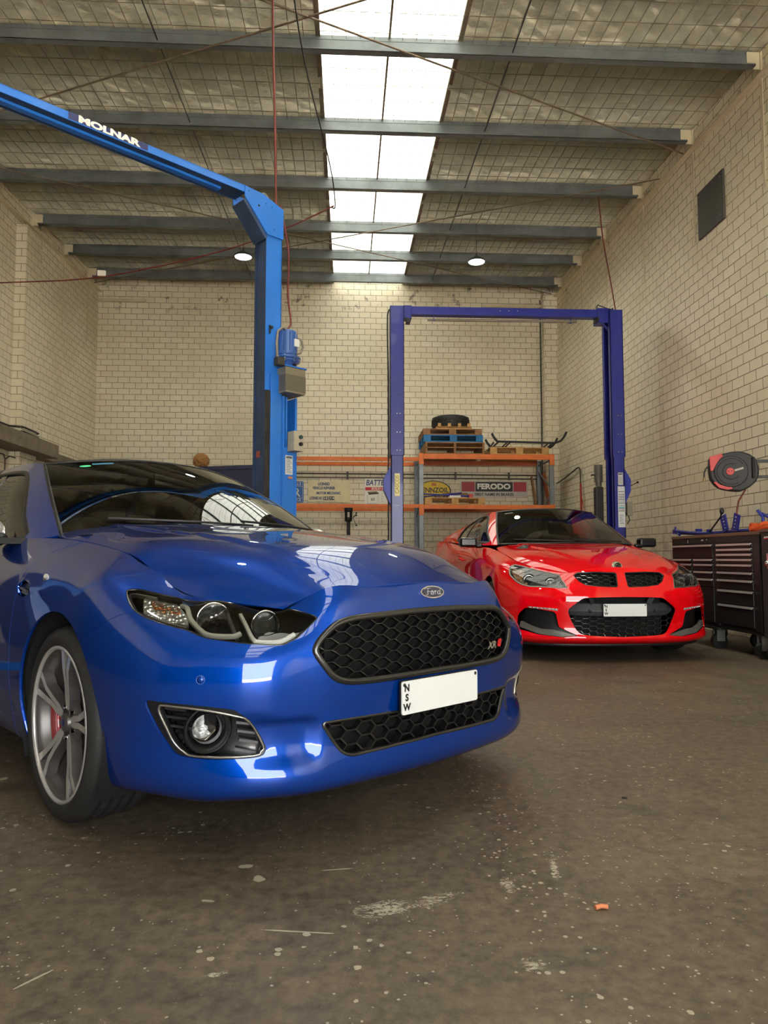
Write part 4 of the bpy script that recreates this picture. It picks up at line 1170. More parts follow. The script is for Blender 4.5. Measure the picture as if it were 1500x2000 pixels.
    R_ = [[(-1.14, 0, 1.418), (-1.19, .30, 1.408), (-1.305, .565, 1.376)], [(-1.45, 0, 1.434), (-1.48, .31, 1.426), (-1.56, .580, 1.392)], [(-1.9, 0, 1.436), (-1.9, .31, 1.429), (-1.95, .585, 1.395)], [(-2.3, 0, 1.418), (-2.32, .31, 1.410), (-2.38, .578, 1.374)], [(-2.62, 0, 1.382), (-2.65, .30, 1.373), (-2.75, .560, 1.325)]]
    Rg = np.array([[(x, -w, z) for x, w, z in r[:0:-1]] + [(x, w, z) for x, w, z in r] for r in R_]).transpose(1, 0, 2)
    RS = Surf(Rg)
    if RS.ev([RS.ka[-1] / 2], [RS.kb[-1] / 2])[1][0][2] < 0: RS.flip *= -1
    panel('roof', RS, box(RS), [], M_BLUE, car, step=.05, skirt=.012)
    RW = [[(-2.62, 0, 1.382), (-2.65, .30, 1.373), (-2.75, .560, 1.325)], [(-3.0, 0, 1.235), (-3.03, .32, 1.222), (-3.10, .60, 1.18)], [(-3.34, 0, 1.07), (-3.36, .34, 1.062), (-3.42, .64, 1.04)]]
    Rw = Surf(np.array([[(x, -w, z) for x, w, z in r[:0:-1]] + [(x, w, z) for x, w, z in r] for r in RW]).transpose(1, 0, 2))
    if Rw.ev([Rw.ka[-1] / 2], [Rw.kb[-1] / 2])[1][0][2] < 0: Rw.flip *= -1
    panel('rear_window', Rw, box(Rw), [], M_GLASS, car, step=.06, skirt=0)
    DK = [[(-3.34, 0, 1.07), (-3.36, .34, 1.062), (-3.42, .72, 1.034)], [(-3.65, 0, 1.085), (-3.65, .34, 1.08), (-3.66, .69, 1.045)], [(-3.955, 0, 1.077), (-3.95, .34, 1.073), (-3.80, .66, 1.05)]]
    Dk = Surf(np.array([[(x, -w, z) for x, w, z in r[:0:-1]] + [(x, w, z) for x, w, z in r] for r in DK]).transpose(1, 0, 2))
    if Dk.ev([Dk.ka[-1] / 2], [Dk.kb[-1] / 2])[1][0][2] < 0: Dk.flip *= -1
    panel('boot_lid', Dk, box(Dk), [], M_BLUE, car, step=.06, skirt=.012)
    # side of the glasshouse, window openings cut out
    Gs = [[(-.572, .725, .985), (-.80, .705, 1.105), (-1.05, .650, 1.245), (-1.305, .565, 1.376)],
          [(-.68, .800, .966), (-.93, .757, 1.100), (-1.16, .690, 1.235), (-1.40, .578, 1.388)],
          [(-1.0, .840, .956), (-1.16, .785, 1.10), (-1.36, .710, 1.245), (-1.60, .582, 1.394)],
          [(-1.55, .846, .962), (-1.60, .795, 1.10), (-1.68, .725, 1.25), (-1.85, .586, 1.396)],
          [(-2.15, .847, .975), (-2.15, .795, 1.105), (-2.13, .725, 1.25), (-2.15, .584, 1.388)],
          [(-2.65, .835, .992), (-2.58, .780, 1.11), (-2.50, .712, 1.235), (-2.45, .576, 1.368)],
          [(-3.05, .795, 1.012), (-2.95, .745, 1.11), (-2.85, .685, 1.215), (-2.75, .560, 1.325)],
          [(-3.44, .72, 1.036), (-3.32, .690, 1.085), (-3.18, .645, 1.15), (-3.05, .585, 1.205)]]
    wse = [tuple(v) for v in WS.ev([WS.ka[-1]] * 4, np.array([0, 1 / 3, 2 / 3, 1]) * WS.kb[-1])[0]]
    Gs[0] = [(v[0], abs(v[1]) - .001, v[2]) for v in wse]
    for s in (-1, 1):
        Gp = np.array([[(x, s * w, z) for x, w, z in r] for r in Gs]); G = Surf(Gp)
        if G.ev([G.ka[-1] / 2], [G.kb[-1] / 2])[1][0][1] * s < 0: G.flip *= -1
        win = [(-.745, .972), (-.90, 1.085), (-1.10, 1.215), (-1.30, 1.318), (-1.50, 1.350), (-1.9, 1.357), (-2.25, 1.342), (-2.52, 1.290), (-2.72, 1.19), (-2.88, 1.06), (-2.90, 1.022), (-2.6, 1.002), (-2.0, .984), (-1.3, .972)]
        wa = smooth_closed(G.inv([(x, s * .75, z) for x, z in win], wts=(1, .05, 1)), 3)
        panel('roof_pillar_panel', G, box(G), [wa], M_BLUE, car, step=.05, skirt=.012)
        gl = panel('side_glass', G, offset_loop(wa, .006), [], M_GLASS, car, off=.010, step=.06, skirt=0)
        sweep('window_seal', G, wa, [(-.022, -.010), (-.020, -.001), (.0, .002), (.004, -.004)], M_BLK, gl)
        bp = densify(G.inv([(-1.64, s * .8, .975), (-1.70, s * .8, .975), (-1.74, s * .75, 1.35), (-1.66, s * .75, 1.35)], wts=(1, .05, 1)), .05)
        panel('centre_pillar', G, bp, [], M_BLKG, gl, off=.006, step=.05, skirt=.01)
        # mirror folded back against the door: silver cap over a black base
        mr = bpy.data.objects.new('door_mirror', None); COL.objects.link(mr); mr.parent = car
        m = MB(); m.sphere((-.92, s * .905, 1.01), .1, 28, 18, (1.0, .58, .58)); m.build('mirror_cap', M_SILV, mr)
        m = MB(); m.sphere((-.90, s * .895, .975), .1, 28, 14, (1.02, .58, .36)); m.boxx((-.82, s * .80, .95), (-.72, s * .92, .975)); m.build('mirror_base', M_BLK, mr)
        m = MB(); m.sphere((-.93, s * .862, 1.0), .09, 20, 12, (1.0, .10, .58)); m.build('mirror_glass', M_CHROME, mr)
    # black triangle by the mirror, wipers and cowl
    m = MB(); m.add([(-.34, -.70, .985), (-.34, .70, .985), (-.60, .72, .975), (-.60, -.72, .975)], [(0, 1, 2, 3)]); m.build('cowl', M_BLK, car)
    for y0, y1 in ((-.52, .10), (.05, .62)):
        m = MB(); pts = []
        for k in range(9):
            y = y0 + (y1 - y0) * k / 8; ab = WS.inv([(-.5, y, 1.055 - .02 * (k / 8))], wts=(.05, 1, 1)); pts.append(WS.ev(ab[:, 0], ab[:, 1], -.012)[0][0])
        m.tube(pts, .006, 6); m.build('wiper', M_BLK, car)
    # --- underside, cabin
    m = MB(); m.boxx((-3.7, -.78, .19), (.40, .78, .22)); m.boxx((-2.4, -.84, .20), (-.45, .84, .24)); m.build('underbody', M_VOID, car)
    m = MB(); m.boxx((-.42, -.69, .28), (-.40, .69, .93)); m.boxx((-3.3, -.78, .25), (-.42, .78, .30)); m.boxx((-3.2, -.7, .30), (-3.0, .7, .99)); m.build('cabin_floor', M_TRIM, car)
    m = MB(); m.add([(-.50, -.70, .955), (-.50, .70, .955), (-.98, .72, .94), (-.98, -.72, .94), (-1.0, -.72, .70), (-1.0, .72, .70)], [(0, 1, 2, 3), (3, 2, 5, 4)]); m.build('dashboard', M_TRIM, car, bevel=.01)
    m = MB(); m.tube([(-1.16 - .12 * sin(t) * .5, -.37 + .18 * cos(t), .92 + .17 * sin(t)) for t in np.linspace(0, 2 * pi, 33)[:-1]], .014, 8, closed=True); m.bar((-1.16, -.54, .92), (-1.16, -.20, .92), .04, .02); m.build('steering_wheel', M_BLK, car)
    for y in (-.37, .37):
        for x in (-1.75, -2.55):
            m = MB(); m.box((x + .25, y, .52), (.50, .50, .16)); M = Matrix.Rotation(-.35, 3, 'Y'); m.box((x - .08, y, .86), (.14, .48, .62), M); m.box((x - .22, y, 1.20), (.09, .26, .16), M)
            m.build('seat', M_TRIML, car, bevel=.03)
    m = MB(); m.box((-.98, 0, 1.30), (.02, .24, .065)); m.build('rear_view_mirror', M_BLK, car, bevel=.008)
    # wheel-arch liners
    for cx in (0, -2.838):
        for s in (-1, 1):
            m = MB(); vs = []; n = 24
            for i in range(n + 1):
                t = -.5 + (pi + 1.0) * i / n
                for y in (.55, .905): vs.append((cx + .385 * cos(t), s * y, .335 + .385 * sin(t)))
            m.add(vs, [(2 * i, 2 * i + 1, 2 * i + 3, 2 * i + 2) for i in range(n)], True); m.build('arch_liner', M_VOID, car)
    for cx in (0, -2.838):
        for s in (-1, 1):
            wheel(car, cx, s * .790,   .327, .245, .252, s, twin_spokes(5, radians(82)), (M_GUN, M_SILV), caliper=(M_CALR, pi + .10 if s < 0 else -.10))
    return car

def smooth_open(P, per=4):
    P = [np.array(p, float) for p in P]; Q = [2 * P[0] - P[1]] + P + [2 * P[-1] - P[-2]]; out = []
    for i in range(1, len(Q) - 2):
        p0, p1, p2, p3 = Q[i - 1], Q[i], Q[i + 1], Q[i + 2]
        for k in range(per):
            t = k / per; out.append(Vector(.5 * ((2 * p1) + (-p0 + p2) * t + (2 * p0 - 5 * p1 + 4 * p2 - p3) * t * t + (-p0 + 3 * p1 - 3 * p2 + p3) * t**3)))
    out.append(Vector(P[-1])); return out

build_blue()
# ================================================================== red ute
RED_HALF = [
 [(.72, 0, .13), (.935, 0, .185), (.950, 0, .22), (.945, 0, .30), (.958, 0, .42), (.968, 0, .52), (.955, 0, .60), (.925, 0, .68), (.892, 0, .755), (.862, 0, .803)],
 [(.71, .24, .13), (.926, .25, .185), (.942, .25, .22), (.936, .25, .30), (.949, .25, .42), (.959, .25, .52), (.947, .25, .60), (.917, .25, .68), (.885, .24, .750), (.853, .24, .794)],
 [(.69, .40, .13), (.905, .42, .185), (.922, .42, .22), (.914, .42, .30), (.926, .42, .42), (.935, .42, .52), (.924, .42, .60), (.893, .41, .672), (.865, .40, .725), (.842, .385, .765)],
 [(.66, .52, .13), (.870, .55, .185), (.886, .555, .22), (.878, .555, .30), (.888, .555, .42), (.896, .555, .52), (.884, .555, .60), (.850, .54, .665), (.812, .52, .715), (.780, .48, .762)],
 [(.60, .65, .13), (.795, .70, .185), (.812, .705, .22), (.800, .705, .30), (.806, .705, .42), (.812, .705, .52), (.798, .705, .60), (.752, .695, .670), (.690, .665, .730), (.640, .605, .785)],
 [(.52, .76, .14), (.690, .82, .185), (.704, .828, .22), (.690, .83, .30), (.692, .832, .42), (.695, .832, .52), (.672, .832, .60), (.622, .815, .685), (.550, .775, .755), (.490, .685, .818)],
 [(.42, .83, .15), (.545, .895, .185), (.555, .903, .22), (.545, .902, .30), (.540, .902, .42), (.535, .902, .52), (.510, .902, .61), (.465, .885, .705), (.400, .835, .785), (.345, .730, .846)],
 [(.36, .86, .17), (.415, .912, .195), (.415, .922, .23), (.415, .932, .31), (.410, .936, .42), (.405, .937, .52), (.390, .936, .62), (.345, .920, .72), (.280, .868, .810), (.220, .752, .872)],
 [(.05, .86, .19), (.05, .900, .205), (.05, .915, .25), (.05, .934, .34), (.05, .944, .44), (.05, .948, .54), (.05, .946, .65), (.05, .932, .755), (.03, .880, .850), (.0, .765, .912)],
 [(-.30, .86, .19), (-.30, .900, .205), (-.30, .918, .25), (-.30, .936, .35), (-.30, .945, .45), (-.30, .949, .55), (-.30, .947, .66), (-.30, .936, .775), (-.29, .890, .88), (-.28, .77, .955)],
 [(-.58, .86, .19), (-.58, .900, .205), (-.58, .918, .25), (-.58, .936, .36), (-.58, .945, .46), (-.58, .949, .56), (-.58, .947, .68), (-.58, .938, .795), (-.57, .903, .90), (-.55, .800, .995)],
 _side(-1.2, [.86, .900, .918, .936, .945, .949, .948, .940, .912], [.19, .205, .26, .36, .46, .57, .69, .81, .92], (-1.2, .862, 1.01)),
 _side(-1.9, [.86, .900, .918, .936, .945, .950, .950, .944, .918], [.19, .205, .26, .36, .47, .58, .71, .84, .95], (-1.9, .868, 1.04)),
 _side(-2.6, [.86, .900, .918, .938, .949, .955, .956, .950, .928], [.19, .205, .26, .37, .48, .60, .74, .88, 1.0], (-2.6, .885, 1.09)),
 _side(-3.3, [.86, .895, .912, .934, .946, .953, .955, .950, .930], [.20, .215, .27, .38, .50, .62, .76, .90, 1.03], (-3.3, .895, 1.12)),
 [(-3.85, .82, .21), (-3.85, .870, .23), (-3.86, .885, .29), (-3.87, .90, .40), (-3.88, .91, .52), (-3.88, .915, .64), (-3.88, .916, .78), (-3.88, .912, .92), (-3.875, .900, 1.05), (-3.87, .875, 1.135)],
 [(-4.0, .72, .23), (-4.08, .76, .25), (-4.10, .77, .31), (-4.12, .78, .42), (-4.13, .785, .54), (-4.13, .785, .66), (-4.12, .785, .80), (-4.11, .782, .94), (-4.10, .775, 1.06), (-4.08, .76, 1.14)],
 [(-4.05, .42, .24), (-4.14, .44, .26), (-4.16, .44, .32), (-4.18, .445, .43), (-4.19, .45, .55), (-4.19, .45, .67), (-4.18, .45, .81), (-4.17, .45, .95), (-4.16, .44, 1.07), (-4.14, .43, 1.15)],
 [(-4.06, .02, .24), (-4.15, .02, .26), (-4.17, .02, .32), (-4.19, .02, .43), (-4.20, .02, .55), (-4.20, .02, .67), (-4.19, .02, .81), (-4.18, .02, .95), (-4.17, .02, 1.07), (-4.15, .02, 1.15)],
]
# ---- build
def msurf(rows):
    s = Surf(np.array([[(x, -w, z) for x, w, z in r[:0:-1]] + [(x, w, z) for x, w, z in r] for r in rows]).transpose(1, 0, 2))
    if s.ev([s.ka[-1] / 2], [s.kb[-1] / 2])[1][0][2] < 0: s.flip *= -1
    return s
def sbox(Q, st=.03): return densify([(Q.ka[0], Q.kb[0]), (Q.ka[-1], Q.kb[0]), (Q.ka[-1], Q.kb[-1]), (Q.ka[0], Q.kb[-1])], st)
def along(m, R): m.v = [tuple(R @ Vector(v)) for v in m.v]; return m
def aimed(p, ax):
    R = Vector(ax).normalized().to_track_quat('Z', 'Y').to_matrix().to_4x4(); R.translation = Vector(p); return R

def build_red():
    car = empty('utility_car', (2.312, 6.862, 0), -1.5525, 'bright red ute with black corner vents, parked between the posts of the far hoist', 'car')
    def disp(p, a, b):
        x, w, z = p[:, 0], np.abs(p[:, 1]), p[:, 2]
        d = .007 * np.exp(-((z - (.80 - .03 * x)) / .022)**2) * step01(-x, -.10, .25) * (x > -3.6)
        return d + .006 * np.exp(-((z - .215) / .018)**2) * (x > .2)
    S = Surf(_mirror(RED_HALF), disp=disp); T = S.kb[-1]; B0 = S.kb[0]
    HLr = [(0.385, -0.840, 0.790), (0.335, -0.815, 0.815), (0.342, -0.77, 0.832), (0.462, -0.713, 0.814), (0.597, -0.648, 0.786), (0.716, -0.556, 0.762), (0.786, -0.495, 0.747), (0.853, -0.482, 0.694), (0.899, -0.462, 0.629), (0.88, -0.521, 0.632), (0.841, -0.604, 0.634), (0.798, -0.672, 0.640), (0.741, -0.745, 0.637), (0.670, -0.80, 0.650), (0.590, -0.84, 0.684), (0.480, -0.862, 0.735)]
    UG = [(0.888, 0.036, 0.765), (0.868, .25, .768), (0.848, 0.362, 0.765), (0.852, 0.398, 0.739), (0.89, 0.365, 0.690), (0.915, 0.318, 0.660), (0.932, 0.21, 0.648), (0.94, 0.044, 0.643)]
    LGh = [(0, .562), (.20, .560), (.345, .554), (.42, .498), (.476, .453), (.455, .390), (.40, .280), (.362, .247), (.268, .236), (0, .226)]
    VTr = [(0.684, -0.840, 0.405), (0.745, -0.790, 0.462), (0.80, -.71, .458), (0.879, -0.580, 0.436), (0.883, -0.563, 0.417), (0.884, -0.54, 0.308), (0.925, -0.390, 0.237), (0.895, -0.52, 0.222), (0.815, -0.700, 0.240), (0.66, -0.855, 0.280)]
    DRr = [(0.756, -0.777, 0.476), (0.898, -0.548, 0.462), (0.896, -0.552, 0.441), (0.765, -0.768, 0.462)]
    yz = [(-w, z) for w, z in LGh] + [(w, z) for w, z in LGh[-2:0:-1]]
    LG = rounded(S.inv([(1.0, y, z) for y, z in yz], wts=(.05, 1, 1)), .03, 4)
    LGyz = rounded(yz, .03, 4)
    HL, VT, DR, UGl, AR, RA = {}, {}, {}, {}, {}, {}
    for s in (-1, 1):
        HL[s] = densify(rounded(arm(S, HLr, s), .015, 3), .014); VT[s] = rounded(arm(S, VTr, s), .012, 3); DR[s] = rounded(arm(S, DRr, s), .006, 2)
        UGl[s] = rounded(arm(S, mir(UG), s), .02, 4); AR[s] = wheel_hole(S, 0, .375, s, .345, .945); RA[s] = wheel_hole(S, -3.009, .375, s, .345, .95)
    front_holes = [LG] + [d[s] for d in (HL, VT, DR, UGl, AR) for s in (-1, 1)]
    seam = [(.18, -.95, .24), (.18, -.95, .60), (.30, -.945, .655), (.40, -.905, .715), (.43, -.86, .735), (.45, -.80, .76), (.40, -.735, .815)]
    sr, sl = S.inv(seam), S.inv(mir(seam)); hr, hl = S.inv([(.40, -.722, .84)])[0], S.inv([(.40, .722, .84)])[0]
    out = [(sr[0][0], B0)] + [tuple(q) for q in sr[1:]] + [(hr[0], T), (hl[0], T)] + [tuple(q) for q in sl[:0:-1]] + [(sl[0][0], B0)]
    panel('front_bumper', S, densify(out, .02), front_holes, M_RED, car, step=.026, skirt=.016)
    gap1 = [(-.33, .99), (-.38, .95), (-.47, .80), (-.51, .60), (-.52, .42), (-.52, .205)]
    gap2 = [(-1.78, 1.03), (-1.79, .80), (-1.78, .5), (-1.75, .205)]
    for s in (-1, 1):
        g = lambda L: S.inv([(x, s * .95, z) for x, z in L], wts=(1, .1, 1)); g1, g2 = g(gap1), g(gap2)
        sm = sr if s < 0 else sl; hh = hr if s < 0 else hl; e = S.ia(0) if s < 0 else S.ka[-1]
        fo = [(sm[0][0], B0)] + [tuple(q) for q in sm[1:]] + [(hh[0], T), (g1[0][0], T)] + [tuple(q) for q in g1] + [(g1[-1][0], B0)]
        panel('front_fender', S, densify(offset_loop(densify(fo, .05), .002), .03), [HL[s], AR[s]], M_RED, car, step=.035, skirt=.012)
        o = [(g1[-1][0], B0)] + [tuple(q) for q in g1[::-1]] + [(g1[0][0], T), (g2[0][0], T)] + [tuple(q) for q in g2] + [(g2[-1][0], B0)]
        panel('door_panel', S, densify(offset_loop(densify(o, .05), .003), .03), [], M_RED, car, step=.05, skirt=.012)
        o = [(g2[-1][0], B0)] + [tuple(q) for q in g2[::-1]] + [(g2[0][0], T), (e, T), (e, B0)]
        TL = S.inv([(-3.55, s * .93, 1.04), (-3.85, s * .90, 1.05), (-4.02, s * .82, 1.05), (-4.02, s * .82, .80), (-3.8, s * .92, .84)])
        panel('rear_quarter', S, densify(offset_loop(densify(o, .05), .003), .05), [RA[s], rounded(TL, .03, 3)], M_RED, car, step=.05, skirt=.012)
        panel('tail_lamp', S, rounded(TL, .03, 3), [], MATS['red_lens'], car, step=.04, skirt=.02)
        q = S.inv([(-1.62, s * .95, .875), (-1.44, s * .95, .865)], wts=(1, .1, 1)); p, n = S.ev(q[:, 0], q[:, 1], -.03)
        m = MB(); m.tube([S.ev(q[:1, 0], q[:1, 1])[0][0], p[0], p[1], S.ev(q[1:, 0], q[1:, 1])[0][0]], .012, 8); m.build('door_handle', M_RED, car)
    panel('inner_body', S, sbox(S, .06), front_holes[:-2] + [AR[-1], AR[1], RA[-1], RA[1]], M_VOID, car, off=.022, step=.06, skirt=0)
    # black splitter under the bumper
    ab = [(a, S.ib(.35)) for a in np.linspace(S.ia(11.5), S.ia(24.5), 60)]
    o = sweep('front_splitter', S, ab, [(-.022, -.03), (.016, -.03), (.020, .006), (.012, .018), (-.006, .016), (-.012, .004)], M_BLK, car, closed=False)
    # bonnet
    zc = [(.862, .806), (.78, .838), (.62, .885), (.40, .930), (.15, .968), (-.12, .998), (-.36, 1.022), (-.50, 1.034)]
    ed = [(.780, .48, .765), (.640, .605, .787), (.490, .685, .820), (.345, .730, .848), (.220, .752, .874), (0, .765, .914), (-.28, .77, .957), (-.44, .765, .995)]
    rise = [1, .99, .95, .80, .45, 0]; fr = [0, .30, .55, .75, .90, 1.0]
    rows = [[(.862, 0, .806), (.855, .18, .800), (.846, .30, .788), (.840, .375, .772), (.822, .43, .764), (.780, .48, .765)]]
    for d in range(1, 8):
        x0, z0 = zc[d]; xe, we, ze = ed[d]; rows.append([(x0 + (xe - x0) * f**1.8, we * f, ze + (z0 - ze) * r) for f, r in zip(fr, rise)])
    def hdisp(p, a, b):
        x, w = p[:, 0], np.abs(p[:, 1]); wl = .30 + .22 * step01(-x, -.75, .40)
        return .012 * (1 - step01(w, wl - .012, wl + .03)) * step01(-x, -.78, -.45)
    HS = msurf(rows); HS.disp = hdisp
    vents = {}
    for s in (-1, 1):
        vents[s] = rounded(HS.inv([(-.20, s * .63, 1), (-.36, s * .50, 1), (-.30, s * .46, 1), (-.02, s * .55, 1), (-.04, s * .60, 1)], wts=(1, 1, .02)), .01, 2)
    hb = panel('bonnet', HS, offset_loop(sbox(HS, .02), .003), [vents[-1], vents[1]], M_RED, car, step=.03, skirt=.014)
    for s in (-1, 1):
        v = panel('bonnet_vent', HS, offset_loop(vents[s], .002), [], M_BLK, hb, off=.004, step=.03, skirt=.01)
    # round badge
    q = HS.inv([(.835, -.005, .818)])[0]; p, n = HS.ev([q[0]], [q[1]]); R = aimed(Vector(p[0]) + Vector(n[0]) * .002 + Vector((.0, 0, .004)), Vector(n[0]) + Vector((.9, 0, 0)))
    m = MB(); m.lathe([(.044, -.01), (.044, .002), (.040, .005), (.034, .003), (.001, .003)], n=40); bd = along(m, R).build('round_badge', M_CHROME, car)
    m = MB(); m.tube([(-.018, .010, .005), (-.004, .020, .006), (.014, .014, .006), (.002, .0, .006), (-.014, -.010, .006), (.004, -.020, .006), (.020, -.010, .005)], .004, 6); m.tube([(-.026, -.006, .005), (-.010, .002, .006), (.012, .004, .005)], .003, 6)
    along(m, R).build('badge_emblem', M_INK, bd)
    # grilles
    mat = plain('grille_black', (0, 0, 0), .3); segs = hex_segs(-.5, .5, .62, .80, .060, .034, .22)
    for s in (-1, 1):
        g = sweep('upper_grille_frame', S, UGl[s], [(-.010, -.015), (-.008, .0), (.001, .002), (.003, -.004)], M_BLKG, car)
        lyz = rounded([(s * w, z) for _, w, z in UG], .02, 4); mesh_grille('upper_grille_mesh', S, lyz, segs, mat, g, recess=.03, bw=.004, depth=.02)
    segs = hex_segs(-.5, .5, .21, .44, .080, .042, .22)
    poly = LGyz.copy(); poly[:, 1] = np.minimum(poly[:, 1], .397)
    lg = mesh_grille('lower_grille_mesh', S, poly, segs, mat, car, recess=.045, bw=.0045, depth=.02)
    m = MB(); prof = [(.905, .392), (.925, .40), (.940, .440), (.915, .505), (.86, .515), (.86, .392)]
    yy = np.linspace(-.47, .47, 21); vs = []; fs = []
    for y in yy:
        dx = -.10 * (abs(y) / .47)**2.2; hh = 1 - .55 * max(0, (abs(y) - .41) / .06)
        vs += [(x + dx, y, .452 + (z - .452) * hh) for x, z in prof]
    for i in range(20):
        for k in range(6): fs.append((6 * i + k, 6 * i + (k + 1) % 6, 6 * i + 6 + (k + 1) % 6, 6 * i + 6 + k))
    m.add(vs, fs); fixn(m.build('bumper_bar', plain('grey_plastic', srgb(58, 60, 64), .45), car, bevel=.004))
    for s in (-1, 1):
        m = MB(); m.bar((.90, s * .27, .56), (.885, s * .245, .50), .008, .04); m.build('grille_strut', MATS['grey_plastic'], car)
        R = aimed((.905, s * .28, .440), (1, s * .3, 0)); m = MB(); m.lathe([(.013, 0), (.013, .003), (.001, .004)], n=20); along(m, R).build('parking_sensor', M_BLK, car)
    m = MB(); m.add([(.79, -.40, .2), (.79, .40, .2), (.79, .38, .755), (.79, -.38, .755)], [(0, 1, 2, 3)]); m.build('grille_backing', M_VOID, car)
    plate(car, .962, .452, .005, h=.104)
    for s in (-1, 1):
        P = lambda L: L if s < 0 else mir(L)
        # corner vents
        vt = panel('corner_vent', S, VT[s], [], M_BLK, car, off=.075, step=.04, skirt=-.073)
        bl = [(0.70, -0.825, 0.345), (0.755, -0.765, 0.315), (0.82, -.68, .288), (0.875, -0.585, 0.285), (0.925, -0.400, 0.240), (0.895, -0.52, 0.226), (0.815, -0.700, 0.246), (0.69, -0.83, 0.295)]
        panel('vent_blade', S, rounded(S.inv(P(bl)), .01, 2), [], plain('satin_grey_blade', srgb(104, 101, 94), .38, .2), vt, off=.004, step=.04, skirt=.03)
        d = panel('running_light', S, DR[s], [], plain('lamp_silver', srgb(215, 216, 210), .25, .5), car, off=.006, step=.03, skirt=-.006)
        for k in range(8):
            t = (k + .5) / 8; a = S.inv(P([(0.763 + t * .13, -0.768 + t * .22, 0.467 - .012 * t)])); p, n = S.ev(a[:, 0], a[:, 1], .002); m = MB(); m.sphere(p[0], .0075, 10, 6); m.build('led_lens', M_CHROME, d)
        # headlamps
        hl_ = bpy.data.objects.new('headlamp', None); COL.objects.link(hl_); hl_.parent = car
        hh_ = offset_loop(HL[s], .005); hh_[:, 1] = np.minimum(hh_[:, 1], T - .02)
        panel('lamp_housing', S, densify(hh_, .02), [], plain('lamp_housing_grey', srgb(96, 96, 98), .25, .8), hl_, off=.042, step=.03, skirt=-.036, skirt_mat=M_CHROME)
        panel('lamp_lens', S, offset_loop(HL[s], .003), [], M_LENS, hl_, off=.002, step=.03, skirt=0)
        sweep('lamp_rim', S, HL[s], [(-.016, -.016), (-.014, -.002), (-.002, .001), (.001, -.004)], M_SATIN, hl_)
        io = S.inv(P([(0.41, -0.835, 0.782), (0.352, -0.80, 0.815), (0.42, -0.735, 0.812), (0.60, -.735, .74), (0.700, -0.765, 0.658), (0.60, -0.83, 0.692)]))
        panel('indicator_lamp', S, rounded(io, .01, 2), [], M_FACETA, hl_, off=.03, step=.03, skirt=.02)
        for c, r, kind in (((0.655, -0.735, 0.712), .060, 1), ((0.80, -0.585, 0.690), .056, 0)):
            ab = S.inv(P([c])); p = Vector(S.ev(ab[:, 0], ab[:, 1], .03)[0][0]); R = aimed(p, (1, s * .25, 0))
            m = MB(); m.lathe([(r, .004), (r * .95, -.012), (r * .8, -.024), (r * .4, -.034), (.001, -.036)], n=32); b = along(m, R).build('reflector_bowl', M_FACET, hl_)
            m = MB(); m.lathe([(r * .72, .006), (r * .78, .012), (r * .70, .014), (r * .66, .004)], n=32, closed=True); along(m, R); fixn(m.build('lamp_ring', M_CHROME, b))
            m = MB(); m.sphere((0, 0, -.004), r * (.62 if kind else .25), 20, 12, (1, 1, .6)); along(m, R).build('projector_lens', plain('projector_glass', (0, 0, 0), .03) if kind else M_CHROME, b)
    # windscreen, roof, cab sides, hard lid
    W = [[(-.40, 0, 1.045), (-.44, .40, 1.040), (-.555, .725, 1.030)], [(-.77, 0, 1.275), (-.82, .35, 1.268), (-.94, .650, 1.232)], [(-1.13, 0, 1.452), (-1.18, .30, 1.445), (-1.298, .562, 1.420)]]
    WS = msurf(W)
    ws = panel('windscreen', WS, offset_loop(sbox(WS), .002), [], MATS['windscreen_glass'], car, step=.05, skirt=0)
    sweep('windscreen_seal', WS, sbox(WS, .05), [(-.020, -.004), (-.018, .003), (.002, .004), (.004, -.006)], M_BLK, ws)
    m = MB(); m.box((-.98, 0, 1.33), (.02, .24, .065)); m.build('rear_view_mirror', M_BLK, car, bevel=.008)
    a0 = WS.ka[-1] * .08; b0 = WS.kb[-1] * .90
    panel('windscreen_label', WS, densify([(a0, b0), (a0 + .10, b0 + .002), (a0 + .10, b0 + .010), (a0, b0 + .008)], .02), [], M_PLATE, ws, off=-.001, step=.02, skirt=0)
    RS = msurf([W[2], [(-1.40, 0, 1.466), (-1.42, .31, 1.460), (-1.50, .578, 1.430)], [(-1.70, 0, 1.462), (-1.72, .31, 1.456), (-1.78, .580, 1.426)], [(-1.98, 0, 1.440), (-2.0, .30, 1.434), (-2.05, .575, 1.405)]])
    rf = panel('roof', RS, sbox(RS), [], M_RED, car, step=.05, skirt=.012)
    m = MB(); m.lathe([(.035, 0), (.030, .012), (.001, .016)], n=20); m.bar((-.03, 0, .012), (.02, 0, .040), .012, .014); along(m, Matrix.Translation((-1.85, -.02, 1.452))).build('roof_aerial', M_BLK, rf)
    RWs = msurf([[(-1.98, 0, 1.440), (-2.0, .30, 1.434), (-2.05, .575, 1.405)], [(-2.06, 0, 1.30), (-2.07, .31, 1.295), (-2.12, .62, 1.28)], [(-2.14, 0, 1.13), (-2.14, .34, 1.13), (-2.18, .68, 1.13)]])
    panel('rear_window', RWs, sbox(RWs), [], M_GLASS, car, step=.06, skirt=0)
    LD = msurf([[(-2.15, 0, 1.175), (-2.15, .40, 1.165), (-2.15, .82, 1.145)], [(-2.9, 0, 1.215), (-2.9, .45, 1.205), (-2.9, .845, 1.165)], [(-3.6, 0, 1.245), (-3.6, .45, 1.238), (-3.6, .835, 1.195)], [(-4.10, 0, 1.265), (-4.08, .42, 1.26), (-3.95, .78, 1.215)]])
    panel('hard_lid', LD, sbox(LD), [], M_RED, car, step=.08, skirt=.06)
